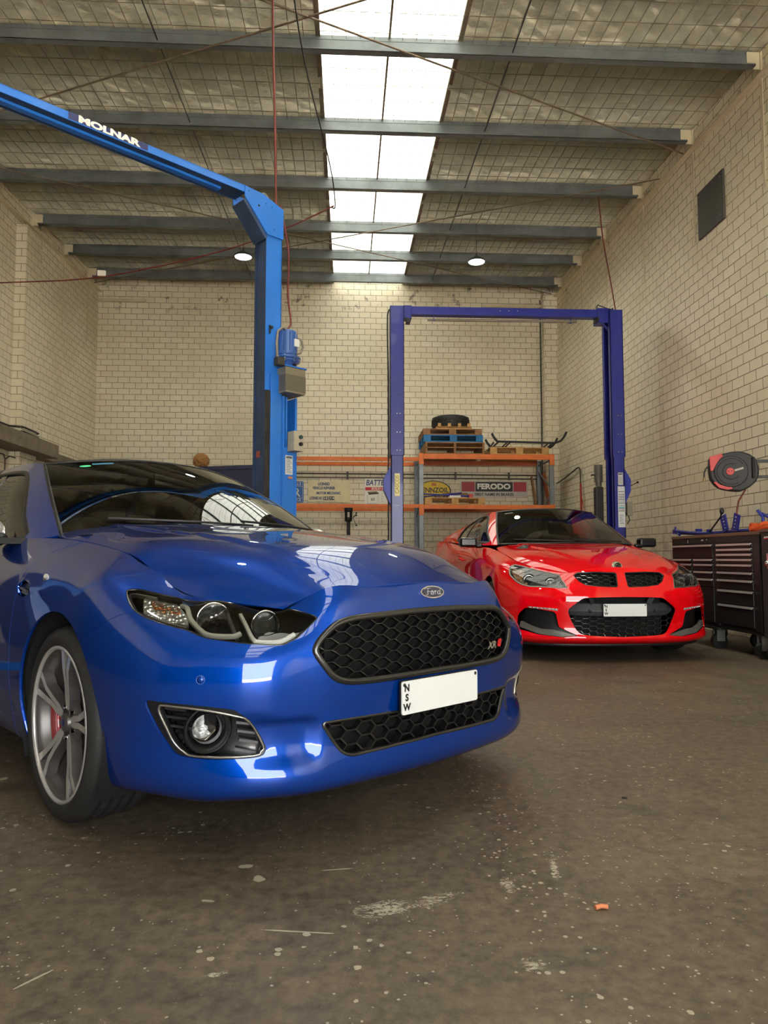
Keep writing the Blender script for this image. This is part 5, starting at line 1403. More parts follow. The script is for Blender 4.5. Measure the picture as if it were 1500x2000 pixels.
    Gs = [[(-.555, .725, 1.030), (-.80, .705, 1.150), (-1.05, .650, 1.285), (-1.298, .562, 1.420)],
          [(-.70, .815, 1.030), (-.95, .77, 1.155), (-1.18, .70, 1.285), (-1.41, .575, 1.430)],
          [(-1.1, .860, 1.030), (-1.22, .805, 1.155), (-1.38, .730, 1.29), (-1.56, .580, 1.432)],
          [(-1.6, .868, 1.045), (-1.66, .815, 1.165), (-1.72, .740, 1.295), (-1.80, .582, 1.426)],
          [(-2.15, .875, 1.075), (-2.12, .830, 1.18), (-2.08, .765, 1.285), (-2.05, .575, 1.405)],
          [(-2.7, .885, 1.10), (-2.6, .86, 1.15), (-2.5, .80, 1.235), (-2.38, .68, 1.33)],
          [(-3.3, .895, 1.12), (-3.15, .88, 1.145), (-3.05, .86, 1.185), (-2.95, .80, 1.225)]]
    wse = [tuple(v) for v in WS.ev([WS.ka[-1]] * 4, np.array([0, 1 / 3, 2 / 3, 1]) * WS.kb[-1])[0]]
    Gs[0] = [(v[0], abs(v[1]) - .001, v[2]) for v in wse]
    for s in (-1, 1):
        G = Surf(np.array([[(x, s * w, z) for x, w, z in r] for r in Gs]))
        if G.ev([G.ka[-1] / 2], [G.kb[-1] / 2])[1][0][1] * s < 0: G.flip *= -1
        win = [(-.70, 1.055), (-.93, 1.170), (-1.15, 1.285), (-1.35, 1.375), (-1.55, 1.402), (-1.78, 1.398), (-1.95, 1.345), (-2.10, 1.25), (-2.22, 1.14), (-2.20, 1.105), (-1.7, 1.072), (-1.1, 1.052)]
        wa = smooth_closed(G.inv([(x, s * .75, z) for x, z in win], wts=(1, .05, 1)), 3)
        panel('cab_side', G, sbox(G), [wa], M_RED, car, step=.05, skirt=.012)
        gl = panel('side_glass', G, offset_loop(wa, .006), [], glass_mat('clear_side_glass', (.42, .46, .44), 1.7), car, off=.010, step=.06, skirt=0)
        sweep('window_seal', G, wa, [(-.030, -.010), (-.028, -.001), (.0, .002), (.006, -.004)], M_BLK, gl)
        bp = densify(G.inv([(-1.80, s * .8, 1.075), (-1.86, s * .8, 1.085), (-1.80, s * .75, 1.40), (-1.74, s * .75, 1.40)], wts=(1, .05, 1)), .05)
        panel('centre_pillar', G, bp, [], M_BLKG, gl, off=.006, step=.05, skirt=.01)
        m = MB(); m.box((-.80, s * .995, 1.058), (.12, .185, .10)); m.box((-.76, s * .885, 1.02), (.07, .09, .05)); m.build('door_mirror', M_BLKG, car, bevel=.022)
    m = MB(); m.add([(-.34, -.72, .99), (-.34, .72, .99), (-.62, .74, 1.01), (-.62, -.74, 1.01)], [(0, 1, 2, 3)]); m.build('cowl', M_BLK, car)
    for y0, y1 in ((-.55, .06), (.04, .60)):
        m = MB(); pts = []
        for k in range(9):
            y = y0 + (y1 - y0) * k / 8; ab = WS.inv([(-.5, y, 1.075 - .02 * (k / 8))], wts=(.05, 1, 1)); pts.append(WS.ev(ab[:, 0], ab[:, 1], -.012)[0][0])
        m.tube(pts, .006, 6); m.build('wiper', M_BLK, car)
    m = MB(); m.boxx((-3.9, -.82, .17), (.60, .82, .20)); m.boxx((-2.5, -.86, .20), (-.5, .86, .24)); m.build('underbody', M_VOID, car)
    m = MB(); m.boxx((-2.15, -.8, .25), (-.42, .8, .30)); m.boxx((-2.2, -.72, .30), (-2.15, .72, 1.12)); m.boxx((-.44, -.7, .3), (-.42, .7, .95)); m.build('cabin_floor', M_TRIM, car)
    m = MB(); m.add([(-.52, -.72, .99), (-.52, .72, .99), (-1.0, .74, .98), (-1.0, -.74, .98), (-1.02, -.74, .70), (-1.02, .74, .70)], [(0, 1, 2, 3), (3, 2, 5, 4)]); m.build('dashboard', M_TRIM, car, bevel=.01)
    m = MB(); m.tube([(-1.12 - .07 * sin(t), -.38 + .18 * cos(t), .975 + .17 * sin(t)) for t in np.linspace(0, 2 * pi, 33)[:-1]], .014, 8, closed=True); m.bar((-1.12, -.55, .975), (-1.12, -.21, .975), .04, .02); m.build('steering_wheel', M_TRIML, car)
    for y in (-.38, .38):
        m = MB(); m.box((-1.5, y, .54), (.50, .50, .16)); M = Matrix.Rotation(-.3, 3, 'Y'); m.box((-1.84, y, .88), (.14, .48, .62), M); m.box((-1.95, y, 1.24), (.09, .26, .16), M); m.build('seat', M_TRIML, car, bevel=.03)
    for cx in (0, -3.009):
        for s in (-1, 1):
            m = MB(); vs = []; n = 20
            for i in range(n + 1):
                t = -.5 + (pi + 1.0) * i / n
                for y in (.55, .925): vs.append((cx + .388 * cos(t), s * y, .345 + .388 * sin(t)))
            m.add(vs, [(2 * i, 2 * i + 1, 2 * i + 3, 2 * i + 2) for i in range(n)], True); m.build('arch_liner', M_VOID, car)
            wheel(car, cx, s * .80, .338, .255, .254, s, twin_spokes(5, radians(90)), (M_GUN, M_GUN), caliper=(M_CALR, pi if s < 0 else 0))
    return car

build_red()
# ================================================================== hoists
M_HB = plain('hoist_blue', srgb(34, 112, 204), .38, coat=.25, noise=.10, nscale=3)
M_HBD = plain('hoist_blue_grimy_shaded', srgb(44, 62, 92), .55, noise=.35, nscale=5)  # mottled grime, plus shade of side and under faces put into the colour
M_HN = plain('hoist_royal_blue', srgb(32, 42, 138), .38, coat=.25, noise=.08, nscale=3)
M_HN2 = plain('hoist_royal_blue_light', srgb(50, 66, 170), .42, noise=.08, nscale=3)
M_RAIL = plain('greasy_rail', srgb(62, 58, 54), .45, .3, noise=.4, nscale=9)
M_BEIGE = plain('beige_box_paint', srgb(168, 160, 138), .5, noise=.12, nscale=6)
M_TANK = plain('oil_tank_plastic', srgb(126, 118, 100), .4, noise=.15, nscale=4)
M_PAPER = plain('label_paper', srgb(206, 208, 204), .6)
M_GREYT = plain('label_print_grey', srgb(70, 74, 80), .6)
M_HOSEG = plain('grey_conduit', srgb(128, 120, 106), .5)
M_WHITE = plain('white_paint', srgb(225, 222, 212), .5)
M_BOLT = plain('zinc_bolt', srgb(170, 168, 160), .35, .8)
M_REDW = plain('red_cable', srgb(112, 42, 34), .55, noise=.25, nscale=20)

def build_near_hoist():
    t = empty('vehicle_hoist', (-.689, 5.94, 0), math.atan2(.648, .762), 'light blue two-post hoist with electric motor on its post, behind the blue sedan', 'hoist')
    # local x: away from the sedan, local -y: towards the camera side
    m = MB(); m.boxx((-.012, 0, .02), (.0, .012, 3.66)); m.boxx((0, 0, .02), (.15, .010, 3.66)); m.boxx((.14, 0, .02), (.15, .17, 3.66)); m.boxx((0, .16, .02), (.15, .17, 3.66)); m.boxx((-.012, .158, .02), (0, .17, 3.66)); m.boxx((.02, .01, .02), (.03, .16, 3.66))
    post = m.build('post', M_HB, t)
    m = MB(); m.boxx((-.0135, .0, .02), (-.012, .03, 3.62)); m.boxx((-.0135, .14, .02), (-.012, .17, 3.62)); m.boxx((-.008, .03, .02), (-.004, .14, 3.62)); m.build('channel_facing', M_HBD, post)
    m = MB(); 
    for x in (-.004, .006, .016, .026): m.boxx((x, -.016, .02), (x + .005, -.002, 2.30))
    m.boxx((-.012, -.012, .02), (.036, -.001, 2.30)); m.build('slide_rail', M_RAIL, post)
    m = MB(); m.boxx((.036, -.022, .02), (.146, -.001, 2.45)); m.build('carriage_cover', M_HB, t, bevel=.003)
    m = MB()
    for a, b in (((.150, -.02, .02), (.158, .13, 2.27)), ((.158, .12, .02), (.300, .13, 2.27)), ((.294, -.02, .02), (.306, .13, 2.27)), ((.158, -.026, .02), (.176, -.018, 2.27)), ((.284, -.026, .02), (.306, -.018, 2.27)), ((.205, .0, .02), (.222, .12, 2.27))): m.boxx(a, b)
    ch = m.build('drive_channel', M_HB, t)
    m = MB(); m.boxx((.176, -.024, .02), (.284, -.020, 1.83)); m.build('channel_cover', M_HB, ch)
    m = MB(); m.boxx((-.08, -.12, .0), (.42, .30, .02)); m.build('base_plate', M_HB, t, bevel=.003)
    # knee: gusset plates and the sloping brace, then the overhead beam towards the other post
    m = MB()
    g = [(-.235, 3.985), (-.235, 3.895), (-.012, 3.640), (.152, 3.640), (.152, 3.905), (-.054, 3.975)]
    MX = Matrix(((1, 0, 0, 0), (0, 0, 1, 0), (0, 1, 0, 0), (0, 0, 0, 1)))
    m.prism(g, -.016, -.006, MX); m.prism(g, .172, .182, MX); kn = m.build('gusset_plate', M_HB, t); fixn(kn)
    m = MB()
    for x, z, r in ((-.10, 3.86, .010), (-.03, 3.90, .005), (.03, 3.89, .005), (-.20, 3.95, .005), (.06, 3.70, .005)): m.cyl((x, -.0175, z), (x, -.015, z), r, 14)
    m.build('bolt_hole', M_INK, kn)['kind'] = 'stuff'
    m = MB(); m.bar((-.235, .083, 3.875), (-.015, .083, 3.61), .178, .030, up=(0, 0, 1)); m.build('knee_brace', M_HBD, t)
    m = MB(); m.boxx((-3.2, -.006, 3.935), (-.20, .004, 3.990)); m.boxx((-3.2, .162, 3.935), (-.20, .172, 3.990)); m.boxx((-3.2, -.006, 3.982), (-.20, .172, 3.992))
    bm = m.build('overhead_beam', M_HB, t)
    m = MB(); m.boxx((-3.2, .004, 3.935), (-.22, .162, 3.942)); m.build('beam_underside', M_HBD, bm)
    m = MB(); m.boxx((-3.2, .060, 3.915), (-.42, .110, 3.935)); m.build('cable_tray', M_HB, bm)
    m = MB(); m.boxx((-1.66, -.0075, 3.942), (-1.08, -.0062, 3.990)); st = m.build('beam_sticker', plain('sticker_navy', srgb(40, 44, 92), .5), bm)
    text_mesh('lettering', 'MOLNAR', .066, M_WHITE, st, face_M((-1.37, -.0082, 3.968), (1, 0, 0)), .0006, bold=.0035, sx=1.62)
    m = MB(); m.tube([(-.03, .06, 3.97)] + [(.0 + .05 * cos(a), .06, 3.95 + .075 * sin(a)) for a in np.linspace(pi, 0, 10)], .010, 8); m.build('looped_conduit', M_HOSEG, t)
    # motor and oil tank on a shelf
    m = MB(); m.boxx((.105, -.125, 2.505), (.335, .135, 2.518)); m.build('motor_shelf', M_HB, t, bevel=.002)
    m = MB(); m.boxx((.115, -.12, 2.285), (.325, .13, 2.505)); tk = m.build('oil_tank', M_TANK, t, bevel=.006)
    m = MB(); m.boxx((.1145, -.1205, 2.300), (.3255, .1305, 2.44)); m.build('tank_oil_level', plain('oil_stained_plastic', srgb(96, 90, 76), .4), tk)
    c = (.205, -.01)
    m = MB(); m.lathe([(0, 2.845), (.078, 2.842), (.082, 2.835), (.082, 2.66), (.086, 2.655), (.086, 2.63), (.075, 2.625), (.075, 2.615), (.118, 2.610), (.118, 2.595), (.070, 2.592), (.070, 2.585), (.112, 2.582), (.112, 2.572), (.072, 2.568), (.066, 2.518)], o=(c[0], c[1], 0), n=40)
    for k in range(10):
        a = 2 * pi * k / 10; m.boxx((c[0] + .084 * cos(a) - .003, c[1] + .084 * sin(a) - .003, 2.665), (c[0] + .084 * cos(a) + .003, c[1] + .084 * sin(a) + .003, 2.825))
    mo = m.build('motor', plain('motor_blue', srgb(52, 88, 152), .4, coat=.2), t)
    m = MB()
    for k in range(8):
        a = 2 * pi * k / 8; m.cyl((c[0] + .104 * cos(a), c[1] + .104 * sin(a), 2.565), (c[0] + .104 * cos(a), c[1] + .104 * sin(a), 2.618), .006, 6)
    m.build('flange_bolts', M_BOLT, mo)['kind'] = 'stuff'
    m = MB(); m.boxx((c[0] + .015, c[1] - .089, 2.70), (c[0] + .065, c[1] - .080, 2.765)); m.build('rating_plate', M_PAPER, mo)
    m = MB(); m.cyl((c[0] + .03, c[1] - .072, 2.54), (c[0] + .03, c[1] - .066, 2.54), .018, 16); m.build('inspection_hole', M_VOID, mo)
    m = MB(); m.tube([(c[0] - .01, c[1] - .03, 2.83), (c[0] - .09, c[1] - .06, 2.845), (c[0] - .145, c[1] - .07, 2.80), (c[0] - .155, c[1] - .07, 2.70), (c[0] - .15, c[1] - .07, 2.60), (c[0] - .14, c[1] - .06, 2.55)], .011, 8); m.build('motor_conduit', M_HOSEG, mo)
    m = MB(); m.tube([(c[0] + .07, c[1] - .02, 2.80), (c[0] + .13, c[1] - .03, 2.79), (c[0] + .150, c[1] - .03, 2.73), (c[0] + .12, c[1] - .03, 2.67), (c[0] + .08, c[1] - .03, 2.655)], .010, 8); m.build('motor_hose', M_HOSEG, mo)
    m = MB(); m.boxx((.03, -.13, 2.50), (.10, -.07, 2.57)); m.build('valve_block', M_RAIL, t, bevel=.004)
    # control box, labels, pull handle
    m = MB(); m.boxx((.205, -.125, 1.795), (.305, -.027, 1.965)); cb = m.build('control_box', M_BEIGE, t, bevel=.004)
    for z, mt in ((1.915, plain('button_green', srgb(26, 60, 54), .4)), (1.855, M_INK)):
        m = MB(); m.cyl((.27, -.126, z), (.27, -.140, z), .017, 20); m.build('push_button', mt, cb)
    m = MB(); m.boxx((.186, -.0275, 1.60), (.262, -.0262, 1.765)); lb = m.build('warning_label', M_PAPER, t)
    m = MB()
    for k in range(10): m.boxx((.194, -.0282, 1.615 + .0135 * k), (.254 - .008 * (k % 3), -.0276, 1.619 + .0135 * k))
    m.boxx((.194, -.0282, 1.742), (.254, -.0276, 1.756)); m.build('label_print', M_GREYT, lb)['kind'] = 'stuff'
    m = MB(); m.boxx((.215, -.0275, 1.565), (.262, -.0262, 1.585)); m.build('small_sticker', plain('sticker_orange', srgb(190, 130, 100), .5), t)
    m = MB(); m.boxx((-.0155, .055, 1.735), (-.0137, .115, 1.79)); m.build('faded_red_sticker', plain('sticker_red', srgb(150, 72, 56), .6), t)
    m = MB(); m.tube([(.30, -.06, 1.79), (.31, -.06, 1.76), (.27, -.06, 1.715), (.36, -.06, 1.715), (.31, -.06, 1.76)], .003, 6); m.build('pull_handle', M_BOLT, t)
    m = MB(); m.cyl((.035, -.012, 2.84), (.035, -.03, 2.84), .014, 12); m.boxx((.02, -.02, 2.79), (.03, -.005, 2.86)); m.build('limit_switch', M_RAIL, t)
    # the matching plain post on the other side of the sedan
    m = MB(); m.boxx((-3.35, 0, 0), (-3.2, .17, 3.99)); m.boxx((-3.45, -.12, 0), (-3.05, .30, .02)); m.build('post', M_HB, t)
    for x0, x1 in ((0, -.62), (-3.2, -2.6)):
        m = MB(); m.bar((x0 - .0, .08, .11), (x1, .55, .11), .10, .06); m.lathe([(.001, .145), (.06, .145), (.06, .11), (.001, .11)], o=(x1, .55, 0), n=20); m.build('lifting_arm', M_HB, t)

def build_far_hoist():
    t = empty('vehicle_hoist', (2.30, 10.0, 0), 0, 'royal blue two-post hoist with overhead bar, standing behind the red ute', 'hoist')
    def post(x0, x1, xm, sg):
        # open channel facing the middle; lower length slightly narrower with the upper sleeve over it
        m = MB()
        def chan(a, b, z0, z1, y0, y1, g):
            m.boxx((a, y0, z0), (b, y0 + g, z1)); m.boxx((a, y1 - g, z0), (b, y1, z1))
            if sg > 0: m.boxx((b - g, y0, z0), (b, y1, z1)); m.boxx((a, y0, z0), (a + g, y0 + .07, z1)); m.boxx((a, y1 - .07, z0), (a + g, y1, z1))
            else: m.boxx((a, y0, z0), (a + g, y1, z1)); m.boxx((b - g, y0, z0), (b, y0 + .07, z1)); m.boxx((b - g, y1 - .07, z0), (b, y1, z1))
        chan(x0 + .015, x1 - .012, .02, 2.40, .015, .31, .010)
        lo = m.build('post', M_HN, t)
        m = MB(); chan(x0, x1, 2.35, 4.52, 0, .325, .008); up = m.build('post_extension', M_HN, t)
        m = MB(); m.boxx((x0 + .04, .10, .02), (x1 - .04, .22, 1.15)); m.boxx((x0 + .03, .08, .4), (x1 - .03, .24, 1.15)); m.build('carriage', M_HBD, lo)
        m = MB(); m.boxx((x0 - .1, -.08, 0), (x1 + .1, .40, .02)); m.build('base_plate', M_HN, lo)
        for z in (2.42, 2.68, 2.95, 3.22):
            for dx in (-.022, .022):
                m = MB(); m.cyl(((x0 + x1) / 2 + dx + .02, -.0, z), ((x0 + x1) / 2 + dx + .02, -.006, z), .008, 8); m.build('bolt', M_BOLT if z < 3.1 else M_INK, up)
        return lo
    pl = post(-1.696, -1.496, 0, -1); pr = post(1.518, 1.712, 0, 1)
    m = MB(); m.boxx((-1.50, .08, 4.425), (1.54, .20, 4.545)); m.boxx((-1.50, .06, 4.36), (-1.38, .22, 4.55)); m.boxx((1.36, .06, 4.34), (1.54, .24, 4.56)); ob = m.build('overhead_beam', M_HN, t, bevel=.004)
    m = MB(); m.boxx((-1.46, .05, 4.30), (-1.40, .18, 4.36)); m.boxx((1.34, .05, 4.36), (1.38, .18, 4.42)); m.build('rubber_pad', M_BLK, ob)
    for x in (-.08, .05, .18): m = MB(); m.sphere((x, .08, 4.50), .009, 8, 6); m.build('bolt', M_BOLT, ob)
    m = MB(); m.bar((1.54, .1, 4.24), (1.42, .1, 4.36), .05, .01); m.build('corner_gusset', M_HN2, ob)
    m = MB(); m.tube([(-1.14, .14, 4.365), (1.07, .14, 4.378)], .020, 12); tb = m.build('cut_off_bar', M_HOSEG, t)
    for x in (-1.05, .98):
        m = MB(); m.boxx((x - .004, .12, 4.36), (x + .004, .16, 4.43)); m.boxx((x - .02, .12, 4.35), (x + .02, .16, 4.356)); m.build('bar_hanger', M_HN2, tb)
    m = MB(); m.tube([(1.36, .1, 4.56), (1.38, .1, 4.62), (1.44, .1, 4.60), (1.52, .1, 4.57), (1.62, .12, 4.56)], .008, 8); m.build('cable_loop', M_INK, ob)
    # latch covers: the wing plates with a bend at both ends
    for x0, sg in ((-1.685, -1), (1.702, 1)):
        m = MB(); MX = Matrix(((1, 0, 0, 0), (0, 0, 1, 0), (0, 1, 0, 0), (0, 0, 0, 1)))
        m.prism([(x0, 2.20), (x0 + sg * .10, 2.03), (x0 + sg * .10, 1.86), (x0, 1.64)], .05, .26, MX); w = m.build('latch_cover', M_HN2, t); fixn(w)
        if sg > 0: m = MB(); m.cyl((x0 + .10, .10, 1.93), (x0 + .20, .05, 1.985), .006, 8); m.sphere((x0 + .20, .05, 1.985), .017, 12, 8); m.build('release_lever', M_INK, w)
    # labels on the right post
    m = MB(); m.boxx((1.600, .0125, 1.94), (1.672, .0145, 2.12)); l = m.build('rating_label', M_PAPER, pr)
    m = MB(); m.boxx((1.606, .0115, 2.09), (1.664, .0124, 2.108)); [m.boxx((1.610, .0115, 1.97 + .016 * k), (1.66, .0124, 1.973 + .016 * k)) for k in range(6)]; m.build('label_print', M_GREYT, l)['kind'] = 'stuff'
    m = MB(); m.boxx((1.592, .0125, 1.33), (1.694, .0145, 1.92)); l = m.build('instruction_label', plain('label_white', srgb(222, 226, 230), .5), pr)
    m = MB(); 
    for z in (1.84, 1.765, 1.725, 1.675, 1.60, 1.56): m.boxx((1.60, .0115, z), (1.686, .0124, z + .009))
    for z in (1.80, 1.79, 1.745, 1.70, 1.64, 1.58):
        for x in (1.612, 1.640, 1.665): m.boxx((x, .0115, z), (x + .013, .0124, z + .010))
    for k in range(8): m.boxx((1.61, .0115, 1.38 + .018 * k), (1.675 - .01 * (k % 3), .0124, 1.385 + .018 * k))
    m.build('label_print', M_GREYT, l)['kind'] = 'stuff'
    m = MB(); m.boxx((1.602, .0115, 1.612), (1.684, .0124, 1.628)); m.build('label_band', plain('label_cyan', srgb(110, 200, 214), .5), l)
    # name label on the left post, letters running upwards, and the chalk mark below
    m = MB(); m.boxx((-1.632, .0125, 1.765), (-1.558, .0145, 2.09)); l = m.build('name_label', plain('label_yellow', srgb(232, 226, 160), .5), pl)
    text_mesh('lettering', 'CASCOS', .072, plain('label_olive', srgb(150, 134, 60), .6), l, face_M((-1.595, .0120, 1.93), (0, 0, 1), (-1, 0, 0)), .0005, bold=.001, sx=.95)
    m = MB()
    for p, q in (((-1.645, 1.625), (-1.57, 1.628)), ((-1.645, 1.627), (-1.61, 1.645)), ((-1.61, 1.645), (-1.57, 1.628)), ((-1.617, 1.625), (-1.620, 1.560)), ((-1.600, 1.625), (-1.598, 1.560)), ((-1.648, 1.552), (-1.555, 1.550))):
        m.bar((p[0], .0125, p[1]), (q[0], .0125, q[1]), .001, .0035, up=(0, 1, 0))
    m.build('chalk_mark', M_WHITE, pl)
    # motor and oil tank behind the right post; hose down the left post
    m = MB(); m.cyl((1.455, .41, 2.02), (1.455, .41, 2.28), .062, 24); m.cyl((1.455, .41, 1.96), (1.455, .41, 2.02), .045, 24); mo = m.build('motor', plain('motor_grey', srgb(96, 92, 84), .5, .3), t)
    m = MB(); [m.lathe([(.062, z), (.067, z + .004), (.062, z + .008)], o=(1.455, .41, 0), n=24) for z in np.arange(2.06, 2.25, .03)]; m.build('cooling_ribs', plain('motor_grey', (0, 0, 0)), mo)
    m = MB(); m.tube([(1.40, .40, 2.12), (1.36, .38, 2.13), (1.33, .38, 2.12)], .010, 8); m.build('terminal_lead', M_INK, mo)
    m = MB(); m.boxx((1.39, .35, 1.20), (1.51, .47, 1.95)); m.build('oil_reservoir', plain('black_tank', srgb(30, 28, 26), .5), t, bevel=.02)
    m = MB(); m.tube([(-1.70, .16, 4.52), (-1.725, .16, 4.44), (-1.728, .16, 4.2), (-1.715, .16, 3.5), (-1.712, .16, 2.4), (-1.712, .16, .3)], .010, 8); m.tube([(1.60, .30, 4.53), (1.66, .30, 4.62), (1.69, .30, 4.65)], .01, 8); m.build('hydraulic_hose', M_INK, t)
    for x0, x1 in ((-1.5, -.9), (1.52, .9)):
        for dy in (-.7, .7):
            m = MB(); m.bar((x0, .16, .12), (x1, .16 + dy, .12), .10, .06); m.lathe([(.001, .16), (.06, .16), (.06, .12), (.001, .12)], o=(x1, .16 + dy, 0), n=20); m.build('lifting_arm', M_HN, t)
    # grey switch box on the wall side
    m = MB(); m.boxx((1.745, .06, 1.50), (1.83, .12, 1.70)); m.build('switch_box', plain('switch_grey', srgb(150, 144, 128), .5), t, bevel=.004)
    m = MB(); m.boxx((1.70, .08, 1.52), (1.75, .10, 1.56)); m.tube([(1.77, .09, 1.50), (1.79, .09, 1.44), (1.75, .09, 1.38)], .007, 8); m.build('switch_lead', M_INK, t)

build_near_hoist()
build_far_hoist()

# ------------------------------------------------------------------ cables and lamps hung from the roof
def cable(name, pts, r, mat, label):
    m = MB(); m.tube(smooth_open(pts, 6), r, 8); return tag(m.build(name, mat), label, 'cable')
cable('supply_cable', [(-.689 + .06, 6.02, 3.95), (-.64, 6.0, 4.6), (-.665, 5.97, 5.5), (-.67, 5.96, roofz(5.96) - .03)], .010, M_REDW, 'brown supply cable dropping straight from the roof to the near hoist post')
cable('motor_cable', [(-.60, 6.08, 3.98), (-.53, 6.14, 3.60), (-.53, 6.16, 3.2), (-.50, 6.12, 2.95), (-.525, 6.06, 2.86)], .009, M_REDW, 'rust brown cable hanging beside the near hoist post down to its motor')
cable('hanging_lead', [(-.52, 6.3, 6.12), (-.44, 7.0, 5.9), (-.22, 8.2, 5.55), (-.165, 8.5, 5.23), (-.20, 8.52, 5.20), (-.18, 8.5, 5.215)], .007, M_INK, 'thin dark lead looping down under the left edge of the skylight')
rc = cable('stretched_cable', [(XL + .02, 9.6, 4.56), (-4.6, 9.5, 4.552), (-3.25, 9.3, 4.577), (-1.7, 8.9, 4.76), (-.763, 8.6, 4.969), (-.18, 8.5, 5.215)], .009, M_REDW, 'dark red cable strung from the left wall up towards the skylight')
m = MB(); m.box((-3.23, 9.27, 4.615), (.10, .03, .07)); tag(m.build('cable_tag', M_WHITE), 'small white connector block on the dark red strung cable', 'tag', kind=None)
cable('hoist_feed', [(4.02, 10.28, 4.60), (3.97, 10.3, 5.0), (3.86, 10.3, 5.7), (3.80, 10.3, roofz(10.3) - .23)], .010, M_REDW, 'dark cable dropping from a purlin to the right post of the far hoist')

def high_bay(x, y, z, label):
    t = empty('high_bay_lamp', (x, y, z), 0, label, 'lamp', 'round high bay lamps under the purlins')
    m = MB(); m.lathe([(.001, .10), (.05, .10), (.07, .07), (.13, .045), (.15, .02), (.152, .0), (.140, -.004), (.135, .012)], n=40); h = m.build('lamp_housing', plain('lamp_black', srgb(40, 42, 44), .5), t)
    for k in range(16):
        pass
    m = MB(); m.lathe([(.001, .004), (.09, .003), (.134, .010)], n=40); m.build('lamp_face', M_LAMP, t)
    zt = roofz(y) - .02 - z
    m = MB(); m.tube([(0, 0, .10), (0, 0, .15)], .012, 8); m.tube([(.02 * cos(a), 0, .17 + .02 * sin(a)) for a in np.linspace(0, 2 * pi, 14)[:-1]], .004, 6, closed=True); m.tube([(0, 0, .19), (0, 0, zt)], .004, 6); m.build('hanging_hook', M_INK, t)
M_LAMP = emit('lamp_light', (1.0, .98, .86), LAMP_STRENGTH)
high_bay(-1.78, 11.85, 5.98, 'glowing round lamp hanging left of the skylight, beside the near hoist post')
high_bay(2.21, 11.85, 5.98, 'glowing round lamp hanging right of the skylight')
high_bay(-1.9, 4.2, 5.75, 'round lamp hanging left of the skylight, near the door')
high_bay(2.3, 4.2, 5.75, 'round lamp hanging right of the skylight, near the door')
# ================================================================== racking and things along the back wall
M_ORA = plain('rack_orange', srgb(214, 110, 40), .5, noise=.15, nscale=6)
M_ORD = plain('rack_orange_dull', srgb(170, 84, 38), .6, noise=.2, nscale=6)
M_UPR = plain('rack_galvanised', srgb(132, 138, 142), .45, .5, noise=.15, nscale=10)
M_WOOD = plain('pallet_pine', srgb(186, 142, 84), .7, noise=.28, nscale=9, bump=.3, bscale=60)
M_WOODD = plain('pallet_weathered', srgb(146, 104, 66), .8, noise=.3, nscale=9, bump=.3, bscale=60)
M_PBLUE = plain('pallet_blue', srgb(20, 104, 160), .6, noise=.2, nscale=9)
M_BLKM = plain('black_powder_coat', srgb(30, 30, 30), .4, noise=.15, nscale=8)
M_CONDU = plain('painted_conduit', srgb(70, 58, 44), .5, noise=.2, nscale=6)

def rack_beam(par, x0, x1, y, z, h=.10, mat=None):
    m = MB(); m.boxx((x0, y, z - h), (x1, y + .045, z)); m.boxx((x0, y - .004, z - h * .60), (x1, y, z - h * .48))
    b = m.build('rack_beam', mat or M_ORA, par, bevel=.003)
    return b
def upright(par, x, y0, y1, h):
    for y, sg in ((y0, 1), (y1, -1)):
        m = MB(); m.boxx((x - .045, y, 0), (x + .045, y + .004, h)); m.boxx((x - .045, y, 0), (x - .041, y + sg * .06, h)); m.boxx((x + .041, y, 0), (x + .045, y + sg * .06, h)); m.boxx((x - .008, y - .006, 0), (x + .008, y, h)); u = m.build('upright', M_UPR, par)
        m = MB(); z = .15
        while z < h - .05:
            for dx, tl in ((-.026, .4), (.026, -.4)): m.bar((x + dx - .008, y - .0015, z - .008 * (1 if tl > 0 else -1)), (x + dx + .008, y - .0015, z + .008 * (1 if tl > 0 else -1)), .001, .014, up=(0, 1, 0))
            z += .05
        m.build('keyhole_slots', M_INK, u)['kind'] = 'stuff'
    m = MB(); z = .25; k = 0
    while z < h - .4:
        a, b = (y0 + .03, y1 - .03) if k % 2 == 0 else (y1 - .03, y0 + .03)
        m.bar((x, a, z), (x, b, z + .45), .022, .03); z += .5; k += 1
    m.boxx((x - .012, y0, h - .12), (x + .012, y1, h - .09)); m.build('frame_brace', M_UPR, par)

r = empty('pallet_rack', (0, 0, 0), 0, 'orange and galvanised pallet rack holding pallets and a tyre, behind the red ute', 'rack')
for x in (1.45, 4.06): upright(r, x, 13.86, 14.84, 2.95)
for z in (2.94, 1.935):
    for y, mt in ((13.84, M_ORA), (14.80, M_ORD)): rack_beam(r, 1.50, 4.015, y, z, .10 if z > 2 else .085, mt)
for x in (1.45, 4.06):
    for z in (2.94, 1.935):
        m = MB(); m.boxx((x - .048, 13.835, z - .21), (x + .048, 13.858, z + .01)); m.build('beam_connector', M_ORA, r, bevel=.003)
r2 = empty('pallet_rack', (0, 0, 0), 0, 'long empty orange rack beams left of the blue post, above the licence board', 'rack')
upright(r2, -1.36, 13.90, 14.84, 2.98)
for y, z, mt in ((13.88, 2.875, M_ORA), (14.78, 2.895, M_ORA), (13.88, 1.945, M_ORA), (14.78, 1.935, M_ORA)): rack_beam(r2, -1.31, 1.40, y, z, .075 if z > 2 else .07, mt)

